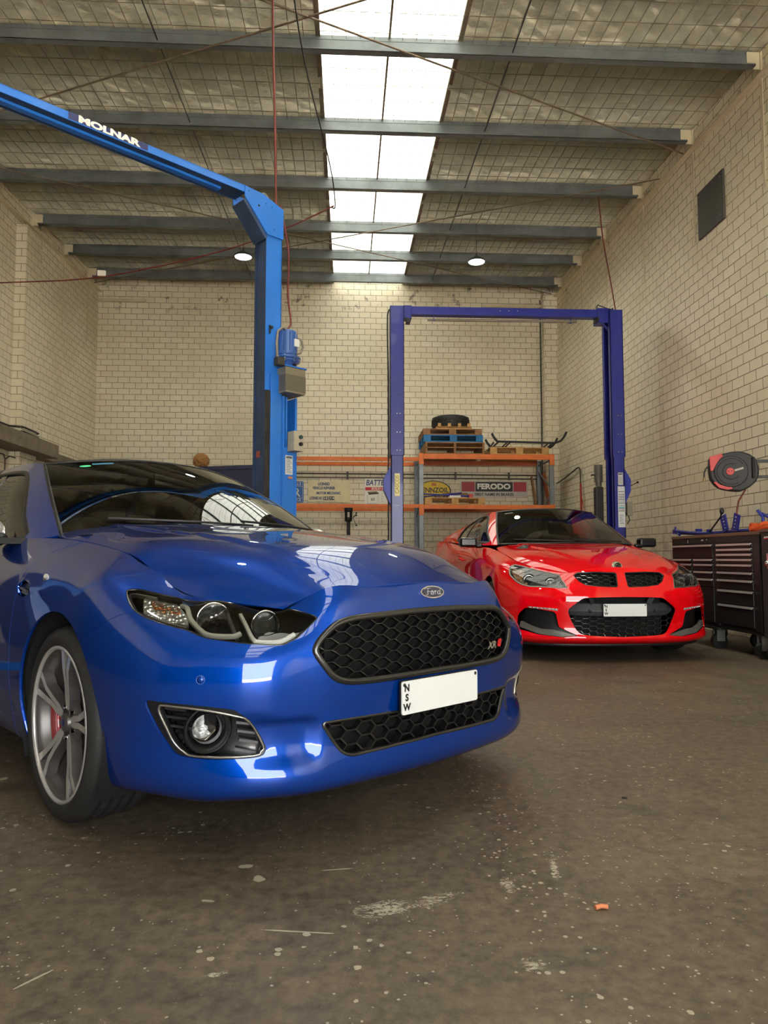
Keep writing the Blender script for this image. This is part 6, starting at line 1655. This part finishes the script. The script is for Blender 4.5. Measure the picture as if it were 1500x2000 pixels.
def pallet(name, x0, x1, y0, z0, h, mat, label, group=None, style='block', dep=1.0):
    t = empty(name, (x0, y0, z0), 0, label, 'pallet', group); w = x1 - x0; bt = .020
    for k in range(7):
        y = dep * k / 6 * .905; m = MB(); m.boxx((0, y, h - bt), (w, y + dep * .095, h)); m.build('top_board', mat, t)
    for y in (0, dep * .45, dep * .90):
        m = MB(); m.boxx((0, y, 0), (w, y + dep * .10, .018)); m.build('bottom_board', mat, t)
    if style == 'block':
        for xx in (0, w / 2 - .07, w - .14):
            for y in (0, dep * .45, dep * .90): m = MB(); m.boxx((xx, y, .018), (xx + .14, y + dep * .10, h - bt)); m.build('block', mat, t)
    else:
        for xx in (0, w / 2 - .02, w - .04): m = MB(); m.boxx((xx, 0, .018), (xx + .04, dep, h - bt)); m.build('bearer', mat, t)
        m = MB(); m.boxx((0, 0, h * .50), (w, .02, h * .50 + .02)); m.build('side_rail', mat, t)
    return t
pallet('wooden_pallet', 1.53, 2.71, 13.84, 2.942, .235, M_WOODD, 'tall weathered wooden pallet at the bottom of the stack on the top rack level', 'pallets stacked on the top rack level', 'bearer')
pallet('wooden_pallet', 1.50, 2.68, 13.84, 3.180, .140, M_PBLUE, 'blue painted pallet in the middle of the stack', 'pallets stacked on the top rack level')
pallet('wooden_pallet', 1.49, 2.66, 13.84, 3.323, .122, M_WOODD, 'plain wooden pallet lying directly on the blue pallet', 'pallets stacked on the top rack level')
t = pallet('wooden_cradle', 1.76, 2.46, 13.88, 3.448, .055, M_WOOD, 'small pale pine cradle with upright stubs under the tyre', None, 'bearer', .8)
for x in (.03, .23, .43, .62):
    m = MB(); m.boxx((x, .0, .055), (x + .06, .05, .115)); m.build('stub', M_WOOD, t)
pallet('wooden_pallet', 2.82, 4.00, 13.84, 2.942, .145, M_WOOD, 'orange-brown wooden pallet lying alone at the right end of the top rack level')
pallet('wooden_pallet', 1.52, 2.71, 13.84, 1.938, .140, M_WOOD, 'wooden pallet on the lower rack level, covered with spare parts')
# tyre lying flat
m = MB(); R, hw = .375, .125
prof = [(.21, -hw + .02), (.23, -hw), (.30, -hw - .005), (R - .03, -hw + .01), (R - .005, -hw + .035), (R, -hw + .06), (R, hw - .06), (R - .005, hw - .035), (R - .03, hw - .01), (.30, hw + .005), (.23, hw), (.21, hw - .02), (.235, 0)]
m.lathe(prof, n=60, closed=True); ty = m.build('tyre', M_RUB, loc=(2.10, 14.30, 3.508 + hw)); fixn(ty)
tag(ty, 'chunky black off-road tyre lying flat on top of the pallet stack', 'tyre')
m = MB()
for k in range(40):
    a = 2 * pi * k / 40
    for j, z in enumerate((-.085, -.045, 0, .045, .085)):
        aa = a + (.08 if j % 2 else 0) * 1.0; rr = R + .004 - (.012 if abs(z) > .08 else 0)
        p = Vector((rr * cos(aa), rr * sin(aa), z)); M = Matrix.Rotation(aa, 3, 'Z') @ Matrix.Rotation(.35 if j % 2 else -.35, 3, 'X')
        m.box(p, (.016, .040, .030), M)
m.build('tread_blocks', M_RUB, ty)['kind'] = 'stuff'
# black roof bars resting across the right pallet
t = empty('roof_bars', (3.6, 14.1, 3.2), 0, 'black steel ladder bars with upturned ends lying on the right-hand pallet', 'roof rack')
m = MB(); P = [(-.73, -.2, .17), (-.70, -.2, .10), (-.62, -.2, .005), (.55, -.2, -.015), (.66, -.2, .03), (.73, -.2, .11), (.78, -.2, .21)]
for a, b in zip(P[:-1], P[1:]): m.bar(a, b, .04, .045, up=(0, 1, 0))
m.build('cross_bar', M_BLKM, t, bevel=.004)
m = MB(); P2 = [(p[0] - .02, .35, p[2] - .03) for p in P]
for a, b in zip(P2[:-1], P2[1:]): m.bar(a, b, .04, .045, up=(0, 1, 0))
m.build('cross_bar', M_BLKM, t, bevel=.004)
for x in (-.70, -.42, -.36, .42, .50, .56):
    m = MB(); m.bar((x, -.2, -.01), (x - .12, -.26, -.11 if abs(x) < .6 else -.20), .03, .02); m.build('mounting_foot', M_BLKM, t)
for x in (-.6, .55): m = MB(); m.bar((x, -.2, .0), (x, .35, -.02), .03, .02); m.build('side_bar', M_BLKM, t)
# odds and ends on the lower pallet
def strut(p, q, r, mat, name, label, cat='tube'):
    m = MB(); m.tube([p, q], r, 8); return tag(m.build(name, mat), label, cat)
strut((1.42, 13.95, 2.16), (2.42, 14.0, 2.115), .016, M_HN, 'hydraulic_strut', 'long blue strut lying across the parts on the lower pallet')
strut((1.50, 14.05, 2.105), (2.30, 14.2, 2.20), .014, M_HN, 'hydraulic_strut', 'blue strut crossing beneath the longer one on the lower pallet')
m = MB(); m.boxx((1.95, 14.35, 2.185), (2.45, 14.42, 2.215)); tag(m.build('timber_offcut', M_WOODD), 'brown timber offcut laid over the parts near the brake sign', 'timber')
m = MB(); m.boxx((2.02, 13.92, 2.080), (2.24, 14.10, 2.125)); tag(m.build('parts_box', M_PAPER, bevel=.004), 'flat white parts box on the lower pallet', 'box')
m = MB(); m.boxx((2.42, 14.0, 2.080), (2.50, 14.25, 2.165)); tag(m.build('toolbox', plain('toolbox_red', srgb(176, 30, 30), .4), bevel=.004), 'small red metal box at the right end of the lower pallet', 'box')
m = MB(); m.box((1.80, 14.0, 2.105), (.12, .10, .05)); m.cyl((1.92, 13.98, 2.10), (1.92, 14.08, 2.10), .025, 12); tag(m.build('brake_part', M_RAIL, bevel=.004), 'dark greasy metal part under the blue struts', 'car part')

# signs on the back wall
def board(name, x0, x1, z0, z1, mat, label, corner=.0, y=14.97, cat='sign'):
    m = MB(); lp = [(x0, z0), (x1, z0), (x1, z1), (x0, z1)]
    if corner: lp = [tuple(p) for p in rounded(lp, corner, 4)]
    MX = Matrix(((1, 0, 0, 0), (0, 0, 1, 0), (0, 1, 0, 0), (0, 0, 0, 1)))
    m.prism(lp, y, y + .02, MX); o = m.build(name, mat); fixn(o); return tag(o, label, cat)
def rect(par, x0, x1, z0, z1, mat, y, name='printed_panel'):
    m = MB(); m.boxx((x0, y, z0), (x1, y + .0012, z1)); return m.build(name, mat, par)
def txt(par, s, x, z, size, mat, y, sx=1.0, bold=0.0, shear=0.0, align='CENTER'):
    return text_mesh('lettering', s, size, mat, par, face_M((x, y, z), (1, 0, 0)), .0006, bold=bold, sx=sx, shear=shear, align=align)
M_SBL = plain('sign_blue', srgb(40, 92, 158), .5); M_SCR = plain('sign_cream', srgb(214, 204, 160), .55, noise=.08, nscale=5); M_SNAVY = plain('sign_navy', srgb(30, 44, 110), .5)
M_SWH = plain('sign_white', srgb(226, 224, 212), .5); M_SRED = plain('sign_red', srgb(200, 40, 50), .5); M_SRD2 = plain('sign_crimson', srgb(158, 36, 50), .5); M_SYEL = plain('sign_yellow', srgb(224, 190, 40), .5); M_SSIL = plain('sign_silver', srgb(190, 184, 172), .5)
b = board('metal_sign', -1.28, -.925, 2.055, 2.505, M_SBL, 'blue enamel sign with a double-letter monogram, next to the near hoist', .03)
for (x0, x1, z0, z1) in ((-1.265, -.94, 2.395, 2.399), (-1.265, -.94, 2.15, 2.154), (-1.265, -1.261, 2.07, 2.49), (-.944, -.94, 2.07, 2.49), (-1.265, -.94, 2.486, 2.49), (-1.265, -.94, 2.07, 2.074)): rect(b, x0, x1, z0, z1, M_SWH, 14.968, 'border_line')
txt(b, 'ROLLS', -1.10, 2.442, .082, M_SWH, 14.967, 1.05); txt(b, 'ROYCE', -1.10, 2.112, .072, M_SWH, 14.967, 1.05)
txt(b, 'R', -1.135, 2.285, .26, M_SWH, 14.967, 1.0); txt(b, 'R', -1.07, 2.255, .26, M_SWH, 14.967, 1.0)
b = board('licence_board', -.83, .055, 2.065, 2.505, M_SCR, 'cream board with navy capitals giving the repairer licence')
for s, x, z, sz, sx in (('LICENSED', -.50, 2.445, .078, .72), ('VEHICLE REPAIRER', -.50, 2.360, .078, .72), ('MOTOR MECHANIC', -.40, 2.252, .078, .72), ('LICENSE NO', -.665, 2.145, .080, .60)): txt(b, s, x, z, sz, M_SNAVY, 14.967, sx, .003)
for k, ch in enumerate('50214'): rect(b, -.515 + .048 * k, -.470 + .048 * k, 2.105, 2.188, M_INK, 14.9685, 'number_tile'); txt(b, ch, -.492 + .048 * k, 2.146, .085, M_SWH, 14.9675, .8, .0015)
rect(b, -.68, -.22, 2.078, 2.083, M_SNAVY, 14.9685, 'rule_line')
b = board('battery_sign', .36, 1.10, 2.01, 2.565, M_SWH, 'white battery sales sign with blue and red print, half hidden by the blue post')
txt(b, 'BATTERIES', .385, 2.475, .165, M_SNAVY, 14.968, .78, .003, .2, 'LEFT'); rect(b, .375, 1.08, 2.315, 2.385, M_SRED, 14.9685); txt(b, 'SOLD HERE', .50, 2.350, .062, M_SWH, 14.967, 1.25, .002, .15, 'LEFT')
m = MB(); MX = Matrix(((1, 0, 0, 0), (0, 0, 1, 0), (0, 1, 0, 0), (0, 0, 0, 1))); m.prism([(.42, 2.285), (.62, 2.295), (.67, 2.245), (.455, 2.225)], 14.966, 14.968, MX); m.build('battery_picture', M_INK, b)
for k in range(6): rect(b, .445 + .033 * k, .458 + .033 * k, 2.262 + .001 * k, 2.276 + .001 * k, M_SYEL, 14.9655, 'battery_cap')
for q in ((.42, .424, 2.04, 2.22), (.65, .654, 2.06, 2.23), (.42, .654, 2.036, 2.040)): rect(b, *q, M_GREYT, 14.9685, 'battery_outline')
txt(b, '65', .535, 2.125, .085, M_INK, 14.968, 1.0, .001)
for k, ch in enumerate('CTNMN'): txt(b, ch, .735, 2.29 - .05 * k, .04, M_GREYT, 14.968)
# oval oil sign
m = MB(); MX = Matrix(((1, 0, 0, 0), (0, 0, 1, 0), (0, 1, 0, 0), (0, 0, 0, 1)))
ov = lambda k: [(1.83 + .37 * k * cos(a), 2.315 + .215 * k * sin(a)) for a in np.linspace(0, 2 * pi, 48, endpoint=False)]
m.prism(ov(1), 14.97, 14.99, MX); b = fixn(m.build('oval_sign', M_INK)); tag(b, 'yellow oval oil sign with black rim, behind the loaded lower pallet', 'sign')
m = MB(); m.prism(ov(.93), 14.968, 14.9695, MX); fixn(m.build('yellow_field', M_SYEL, b)); txt(b, 'PENNZOIL', 1.83, 2.325, .145, M_INK, 14.966, .92, .003)
m = MB(); m.prism([(1.77, 2.425), (1.89, 2.425), (1.875, 2.437), (1.785, 2.437)], 14.966, 14.968, MX)
for k in range(4): m.boxx((1.79 + .024 * k, 14.966, 2.437), (1.803 + .024 * k, 14.968, 2.485))
m.build('bell_emblem', M_SRED, b)
b = board('brake_sign', 2.41, 3.845, 2.175, 2.525, M_SSIL, 'long red, black and silver brake brand sign on the back wall')
rect(b, 2.43, 2.71, 2.305, 2.510, M_SRD2, 14.9685); rect(b, 3.545, 3.825, 2.305, 2.510, M_SRD2, 14.9685); rect(b, 2.725, 3.530, 2.305, 2.510, M_INK, 14.9685)
txt(b, 'FERODO', 3.12, 2.408, .155, M_SWH, 14.967, 1.17, .007); txt(b, 'FIRST NAME IN BRAKES', 3.13, 2.240, .082, M_INK, 14.968, .98, .002)

# conduits, and things standing by the back wall
for k, (z, r_) in enumerate(((2.665, .014), (2.585, .012))):
    m = MB(); m.tube([(XL, 14.97, z + .012), (-1, 14.97, z + .006), (1.0, 14.965, z), (XR - .3, 14.97, z - .01)], r_, 8); o = m.build('trim_conduit', M_CONDU); struct(o)
    for x in np.arange(-4.6, 4.2, 1.15): m = MB(); m.boxx((x - .02, 14.95, z - .03), (x + .02, 15, z + .05)); m.build('pipe_clip', M_CONDU, o)
m = MB(); m.tube(smooth_open([(4.43, 14.9, 2.45), (4.43, 14.2, 2.52), (4.43, 13.45, 2.62), (4.43, 13.30, 2.60), (4.43, 13.25, 2.50), (4.43, 13.24, 2.25)], 5), .014, 8)
o = tag(m.build('wall_pipe', M_CONDU), 'thin bent steel pipe running along the right wall near the corner', 'pipe')
m = MB(); m.tube([(4.43, 13.24, 2.30), (4.42, 13.2, 2.0), (4.42, 13.2, 1.2)], .022, 8); m.tube([(4.43, 13.22, 2.1), (4.41, 13.0, 1.75), (4.40, 12.8, 1.4)], .007, 6); m.build('red_hose', plain('hose_red', srgb(160, 46, 36), .5), o)
m = MB(); m.bar((4.13, 14.72, 2.66), (4.36, 13.95, .03), .05, .10); tag(m.build('spare_rack_beam', M_ORD, bevel=.003), 'orange rack beam leaning in the corner right of the rack', 'beam')
m = MB(); m.bar((3.93, 14.93, 2.62), (4.16, 14.4, .03), .03, .09); tag(m.build('timber_plank', M_WOODD), 'brown timber plank leaning on the back wall behind the rack upright', 'timber')
# drill press
t = empty('drill_press', (.02, 14.05, 0), 0, 'black pedestal drill press between the blue sedan and the blue post', 'drill press')
m = MB(); m.boxx((-.16, -.22, 0), (.16, .22, .05)); m.build('base', M_BLKM, t, bevel=.01)
m = MB(); m.cyl((0, .06, .05), (0, .06, 1.62), .036, 20); m.build('column', M_DKST, t)
m = MB(); m.boxx((-.14, -.18, .95), (.14, .06, .98)); m.build('work_table', M_DKST, t, bevel=.005)
m = MB(); m.lathe([(.001, 1.885), (.075, 1.885), (.085, 1.875), (.085, 1.81), (.075, 1.80), (.075, 1.66), (.066, 1.62), (.04, 1.60)], n=24); m.boxx((-.075, -.02, 1.62), (.075, .16, 1.80)); hd = m.build('head', M_BLKM, t)
m = MB(); m.boxx((-.022, -.083, 1.69), (.022, -.074, 1.79)); m.build('rating_plate', M_SSIL, hd)
m = MB(); m.cyl((0, 0, 1.60), (0, 0, 1.42), .028, 16); m.cyl((0, 0, 1.42), (0, 0, 1.36), .018, 12); m.build('chuck', M_DKST, hd)
m = MB()
for a in (.7, 2.8, 4.9): m.cyl((.085, -.02, 1.68), (.085 + .07, -.02 + .02 * cos(a), 1.68 + .15 * sin(a)), .006, 8); m.sphere((.155, -.02 + .02 * cos(a), 1.68 + .15 * sin(a)), .018, 10, 8)
m.build('feed_handle', M_BLKM, hd)
# navy lidded bin and the wicker ball on it
t = empty('storage_bin', (-2.4, 13.9, 0), 0, 'dark navy steel bin whose sloping lid shows behind the sedan roof', 'bin')
m = MB(); MX = Matrix(((1, 0, 0, 0), (0, 0, 1, 0), (0, 1, 0, 0), (0, 0, 0, 1))); m.prism([(-.95, .1), (.75, .1), (.75, 2.58), (-.95, 2.50)], -.4, .4, MX); fixn(m.build('body', plain('bin_navy', srgb(20, 22, 62), .4), t))
m = MB(); m.prism([(-.97, 2.50), (.77, 2.58), (.77, 2.66), (-.97, 2.585)], -.42, .42, MX); fixn(m.build('lid', plain('bin_navy', (0, 0, 0)), t, bevel=.01))
m = MB()
for x in (-.85, .65): m.boxx((x - .05, -.35, 0), (x + .05, .35, .1))
m.build('skid', M_BLKM, t)
m = MB(); rs = random.Random(4)
m.sphere((0, 0, 0), .135, 20, 14)
for k in range(26):
    ax = Vector((rs.uniform(-1, 1), rs.uniform(-1, 1), rs.uniform(-1, 1))).normalized(); _, a, b = m.frame(ax)
    m.tube([(a * cos(q) + b * sin(q)) * rs.uniform(.146, .156) for q in np.linspace(0, 2 * pi, 25)[:-1]], .007, 5, closed=True)
tag(m.build('wicker_ball', plain('dry_vine', srgb(176, 128, 74), .8, noise=.35, nscale=30), loc=(-2.85, 13.9, 2.772)), 'round ball of woven brown vine sitting on the navy bin lid', 'ball')
# pipework on the left wall above the ledge, cupboard below it
for z in (2.87, 2.94):
    m = MB(); m.tube([(XL + .02, 9.0, z), (XL + .02, 11.20, z), (XL + .10, 11.26, z), (XL + .20, 11.32, z), (XL + .20, 11.85, z - .01), (XL + .04, 11.95, z - .02)], .014, 8); struct(m.build('trim_wall_pipe', M_INK))
m = MB()
for y in (10.3, 10.7, 11.1): m.tube([(XL + .03, y, 2.40), (XL + .10, y, 2.45), (XL + .10, y + .22, 2.45), (XL + .10, y + .26, 2.38), (XL + .10, y + .26, 1.9)], .010, 6)
struct(m.build('trim_electrical_pipes', M_CONDU))
# ================================================================== tool cabinets, reel and small things by the right wall
M_CAB = plain('cabinet_black', srgb(32, 32, 33), .38, noise=.12, nscale=6, bump=.15, bscale=300)
M_HAND = plain('drawer_pull', srgb(216, 215, 212), .35, .5)
def cabinet():
    t = empty('tool_cabinet', (3.6, 6.88, 0), 0, 'long black roller tool cabinet with silver drawer pulls, right of the red ute', 'tool cabinet')
    Y0, Y1, D = -.835, .83, .55
    m = MB(); m.boxx((.01, Y0, .21), (D, Y1, 1.095)); body = m.build('body', M_CAB, t, bevel=.004)
    m = MB(); m.boxx((-.005, Y0 - .01, 1.095), (D + .01, Y1 + .01, 1.125)); m.build('worktop', plain('worn_worktop', srgb(110, 84, 66), .6, noise=.3, nscale=8), t, bevel=.004)
    m = MB(); m.boxx((0, Y0, 1.035), (.012, Y1, 1.095)); m.boxx((0, Y0, .24), (.012, Y0 + .10, 1.04)); m.boxx((0, -.13, .24), (.012, -.05, 1.04)); m.boxx((0, Y1 - .04, .24), (.012, Y1, 1.04)); m.build('front_frame', M_CAB, t)
    def drawer(y0, y1, z0, z1):
        m = MB(); m.boxx((-.006, y0 + .004, z0 + .004), (.012, y1 - .004, z1 - .006)); d = m.build('drawer', M_CAB, t, bevel=.002)
        m = MB(); m.boxx((-.020, y0 + .008, z1 - .016), (-.004, y1 - .008, z1 - .010)); m.boxx((-.022, y0 + .008, z1 - .028), (-.016, y1 - .008, z1 - .010)); m.build('drawer_pull', M_HAND, d)
    zs = [1.032, .985, .938, .890, .840, .768, .696, .598, .460, .262]
    for a, b in zip(zs[:-1], zs[1:]): drawer(-.735, -.13, b, a)
    drawer(-.05, Y1 - .04, .888, 1.032)
    for a, b in zip([.888, .838, .765, .692, .600][:-1], [.838, .765, .692, .600]):
        drawer(-.05, .33, b, a); drawer(.38, Y1 - .04, b, a)
    m = MB(); m.boxx((0, .33, .26), (.012, .38, .888)); m.build('centre_stile', M_CAB, t)
    m = MB(); m.boxx((-.006, -.05, .262), (.012, Y1 - .04, .594)); dr = m.build('door', M_CAB, t, bevel=.002)
    text_mesh('lettering', 'BRAKING', .030, M_SSIL, dr, face_M((-.0075, .40, .47), (0, -1, 0)), .0004)
    m = MB(); m.boxx((-.015, -.13, .195), (D, Y1, .215)); m.build('base_rail', M_DKST, t)
    for y, x in ((.02, .07), (-.74, .07), (.75, .07), (.02, .47), (-.74, .47), (.75, .47)):
        m = MB(); m.cyl((x, y - .025, .075), (x, y + .025, .075), .075, 24); c = m.build('caster', M_BLK, t, bevel=.008)
        m = MB(); m.boxx((x - .04, y - .04, .075), (x + .04, y - .032, .205)); m.boxx((x - .04, y + .032, .075), (x + .04, y + .04, .205)); m.build('caster_fork', M_BOLT, c)
    m = MB(); m.bar((-.02, .43, 1.045), (-.02, .43, 1.075), .006, .006); m.sphere((-.008, .14, 1.068), .009, 8, 6); m.sphere((-.008, .06, 1.07), .007, 8, 6); m.build('lid_lock', M_BOLT, t)
    m = MB(); m.add([(-.0006, .185, 1.058), (-.0006, .165, 1.067), (-.0006, .185, 1.076)], [(0, 1, 2)]); m.build('lid_sticker', M_WHITE, t)
cabinet()
def side_cabinet():
    t = empty('tool_cabinet', (3.60, 5.50, 0), 0, 'second black tool cabinet cut off by the frame edge, hand tools on its end', 'tool cabinet')
    m = MB(); m.boxx((.0, -.50, .20), (.55, .515, 1.115)); m.build('body', plain('cabinet_grey_black', srgb(46, 48, 50), .5, noise=.15, nscale=10, bump=.3, bscale=400), t, bevel=.005)
    m = MB(); m.boxx((-.01, -.51, 1.115), (.56, .525, 1.14)); m.build('worktop', MATS['worn_worktop'], t)
    for y in (-.4, .40):
        for x in (.06, .46): m = MB(); m.cyl((x, y - .03, .09), (x, y + .03, .09), .09, 20); m.boxx((x - .04, y - .04, .09), (x + .04, y + .04, .20)); m.build('caster', M_BLK, t)
    m = MB(); m.cyl((.45, -.03, 1.02), (-.03, -.03, 1.02), .008, 8); m.build('hanging_rail', M_BOLT, t)
    return t
side_cabinet()
m = MB(); m.cyl((3.575, 5.78, 1.06), (3.575, 5.90, 1.06), .020, 12); m.cyl((3.575, 5.86, .80), (3.575, 5.86, .93), .022, 12); m.sphere((3.57, 5.86, .84), .035, 12, 8)
tag(m.build('air_tool', M_CHROME), 'chromed air tool hanging on the end of the second cabinet', 'tool')

# blue support frame lying on the cabinet
t = empty('support_frame', (3.78, 6.9, 1.127), 0, 'blue folding support frame with upright perforated brackets, lying on the tool cabinet', 'frame')
def tb(nm, pts, r, mat=M_HN): m = MB(); m.tube(pts, r, 8); return m.build(nm, mat, t)
tb('long_tube', [(-.05, .98, .045), (-.02, .62, .025), (.0, .55, .02), (.02, -.75, .03)], .016); tb('long_tube', [(.06, .60, .02), (.10, -.95, .035)], .018)
tb('bent_tube', [(-.06, .98, .070), (-.06, .60, .035), (.0, .30, .02)], .014); tb('short_tube', [(-.05, .98, .06), (-.06, .88, .02)], .014)
m = MB(); m.boxx((-.075, .965, .035), (-.05, 1.02, .085)); m.boxx((-.075, .955, .05), (-.06, .97, .115)); m.build('end_bracket', M_HN, t)
for y0, ang in ((.005, .10), (-.16, -.10)):
    m = MB(); m.bar((-.02, y0 - .03, .03), (-.02 , y0 - .03 + ang * .5, .185), .012, .10, up=(0, 1, 0)); b = m.build('perforated_bracket', M_HN, t)
    m = MB()
    for k in range(4): m.sphere((-.028, y0 - .03 + ang * .12 * k, .06 + .032 * k), .006, 8, 5)
    m.build('bracket_holes', M_SSIL, b)['kind'] = 'stuff'
tb('prop_rod', [(-.02, .30, .03), (-.03, .05, .175), (-.03, .03, .23)], .008, M_INK); m = MB(); m.sphere((-.03, .025, .232), .022, 12, 8, (1, 1, 1.6)); m.build('rubber_knob', M_BLK, t)
m = MB(); m.boxx((-.03, .53, .02), (.02, .58, .075)); m.boxx((-.03, .30, .02), (.01, .34, .06)); m.build('clamp_block', M_HN, t)
tb('upright_leg', [(.0, -.62, .03), (.0, -.63, .13), (-.02, -.58, .20)], .014); tb('upright_leg', [(.02, -.58, .17), (.04, -.74, .10)], .014)
m = MB(); rs = random.Random(9)
for k in range(9):
    a0 = rs.uniform(0, 6); c = Vector((rs.uniform(-.06, .06), rs.uniform(-.16, .14), 0)); p = []
    for q in np.linspace(0, 4.6, 12): p.append(c + Vector((.05 * cos(a0 + q) * 1.2, .12 * sin(a0 + q), .018 + .03 * (k % 4) * .5 + .010 * sin(3 * q))))
    vs = []; fs = []
    for i, w in enumerate(p):
        vs += [w + Vector((0, 0, .014)), w - Vector((0, 0, .010))]
    for i in range(len(p) - 1): fs.append((2 * i, 2 * i + 1, 2 * i + 3, 2 * i + 2))
    m.add(vs, fs)
o = m.build('ratchet_strap', plain('strap_orange', srgb(232, 100, 40), .7, noise=.15, nscale=20), loc=(3.76, 6.22, 1.127)); sol = o.modifiers.new('thick', 'SOLIDIFY'); sol.thickness = .003
tag(o, 'crumpled orange webbing strap in a heap on the tool cabinet', 'strap')

# hose reel on its wall bracket
def reel():
    c = Vector((3.97, 7.10, 1.775)); ax = Vector((-.34, -.94, 0)).normalized()
    t = empty('hose_reel', c, 0, 'black and red retractable hose reel bracketed to the right wall', 'hose reel')
    X = ax.cross(Vector((0, 0, 1))).normalized(); X = -X if X.x < 0 else X; Z = Vector((0, 0, 1)); S = 1.07
    def P(u, v, d): return X * u * S + Z * v * S + ax * d
    # outline of the case in disc coordinates, traced clockwise
    out = [(-.205, .145), (-.10, .175), (.0, .195), (.07, .195), (.15, .165), (.20, .12), (.225, .04), (.225, -.03), (.20, -.10), (.14, -.155), (.07, -.190), (.0, -.185), (-.10, -.165), (-.16, -.125), (-.20, -.06), (-.21, .03)]
    out = rounded(out, .02, 3)
    def plate_(nm, loop, d0, d1, mat, par, bev=.008):
        m = MB(); n = len(loop); vs = [P(u, v, d0) for u, v in loop] + [P(u, v, d1) for u, v in loop]
        m.add(vs, [tuple(range(n)), tuple(range(n, 2 * n))[::-1]] + [(i, (i + 1) % n, n + (i + 1) % n, n + i) for i in range(n)]); o = m.build(nm, mat, par, bevel=bev); fixn(o); return o
    M_RC = plain('reel_case', srgb(33, 31, 31), .55, noise=.1, nscale=20); M_RR = plain('reel_red', srgb(196, 46, 40), .45)
    case = plate_('case', out, -.09, .05, M_RC, t, .015)
    disc = [(.15 * cos(a) - .02, .15 * sin(a)) for a in np.linspace(0, 2 * pi, 48, endpoint=False)]
    cv = plate_('side_cover', disc, .05, .068, M_RC, case, .008)
    def ring(r, cx, w, mat, nm, a0=0, a1=2 * pi): m = MB(); m.tube([P(cx + r * cos(a), r * sin(a), .068) for a in np.linspace(a0, a1, 40)], w, 6); return m.build(nm, mat, cv)
    ring(.125, -.02, .004, M_RC, 'moulded_ridge', .6, 5.2); ring(.075, -.02, .005, M_RC, 'moulded_ridge', 1.2, 5.6)
    hub = plate_('hub', [(.036 * cos(a) - .03, .036 * sin(a)) for a in np.linspace(0, 2 * pi, 28, endpoint=False)], .066, .078, M_RR, cv, .003)
    for du in (-.045, -.016): m = MB(); p = P(du, .004, .079); m.sphere(p, .005, 8, 6); m.build('hub_screw', M_INK, hub)
    m = MB(); m.bar(P(.01, .008, .07), P(.085, .03, .07), .02, .006, up=ax); m.build('maker_strip', M_SSIL, cv)
    plate_('corner_guard', [(-.208, .148), (-.10, .178), (-.085, .150), (-.12, .12), (-.15, .07), (-.175, .015), (-.20, .01)], .045, .062, M_RR, case, .002)
    plate_('bottom_guard', [(-.175, -.10), (-.155, -.095), (-.12, -.125), (-.06, -.145), (-.02, -.145), (-.01, -.170), (-.06, -.175), (-.13, -.155)], .045, .062, M_RR, case, .002)
    m = MB(); m.tube([P(-.205, .07, 0), P(-.235, .04, 0), P(-.25, .0, 0), P(-.252, -.045, 0)], .008, 8); m.build('hose_end', M_BLK, t); m = MB(); m.cyl(P(-.252, -.045, 0), P(-.253, -.085, 0), .011, 10); m.build('hose_fitting', plain('brass', srgb(150, 130, 90), .3, .9), t)
    m = MB(); p0 = P(.11, -.17, 0); m.tube([p0, p0 + Vector((-.05, .05, -.12)), p0 + Vector((-.12, .0, -.33)), p0 + Vector((-.15, .02, -.42))], .009, 8); m.build('red_hose', M_REDW, t)
    # bracket to the wall
    m = MB(); w = XR - .01 - c.x
    for v in (.10, -.05): m.bar(P(.13, v, -.02), Vector((w, -.12, v * S)), .035, .03)
    m.boxx((w - .005, -.25, -.12), (w + .008, .02, .18)); m.build('wall_bracket', M_BLKM, t)
    m = MB(); m.boxx(*[tuple(q) for q in (P(.12, -.07, -.06), P(.19, .13, .07))]); m.build('swivel_block', M_RC, t, bevel=.004)
reel()
# scraps on the floor
m = MB(); m.tube([(0, 0, .006), (.018, .006, .007), (.034, .002, .006)], .006, 8); tag(m.build('rubber_scrap', plain('scrap_orange', srgb(206, 128, 84), .7), loc=(.63, 1.83, 0)), 'tiny orange scrap lying on the concrete in the foreground', 'scrap')
m = MB(); m.box((0, 0, .003), (.016, .012, .006)); tag(m.build('dirt_chip', M_INK, loc=(1.029, 2.644, 0)), 'small dark chip of dirt on the floor below the sedan plate side', 'scrap')
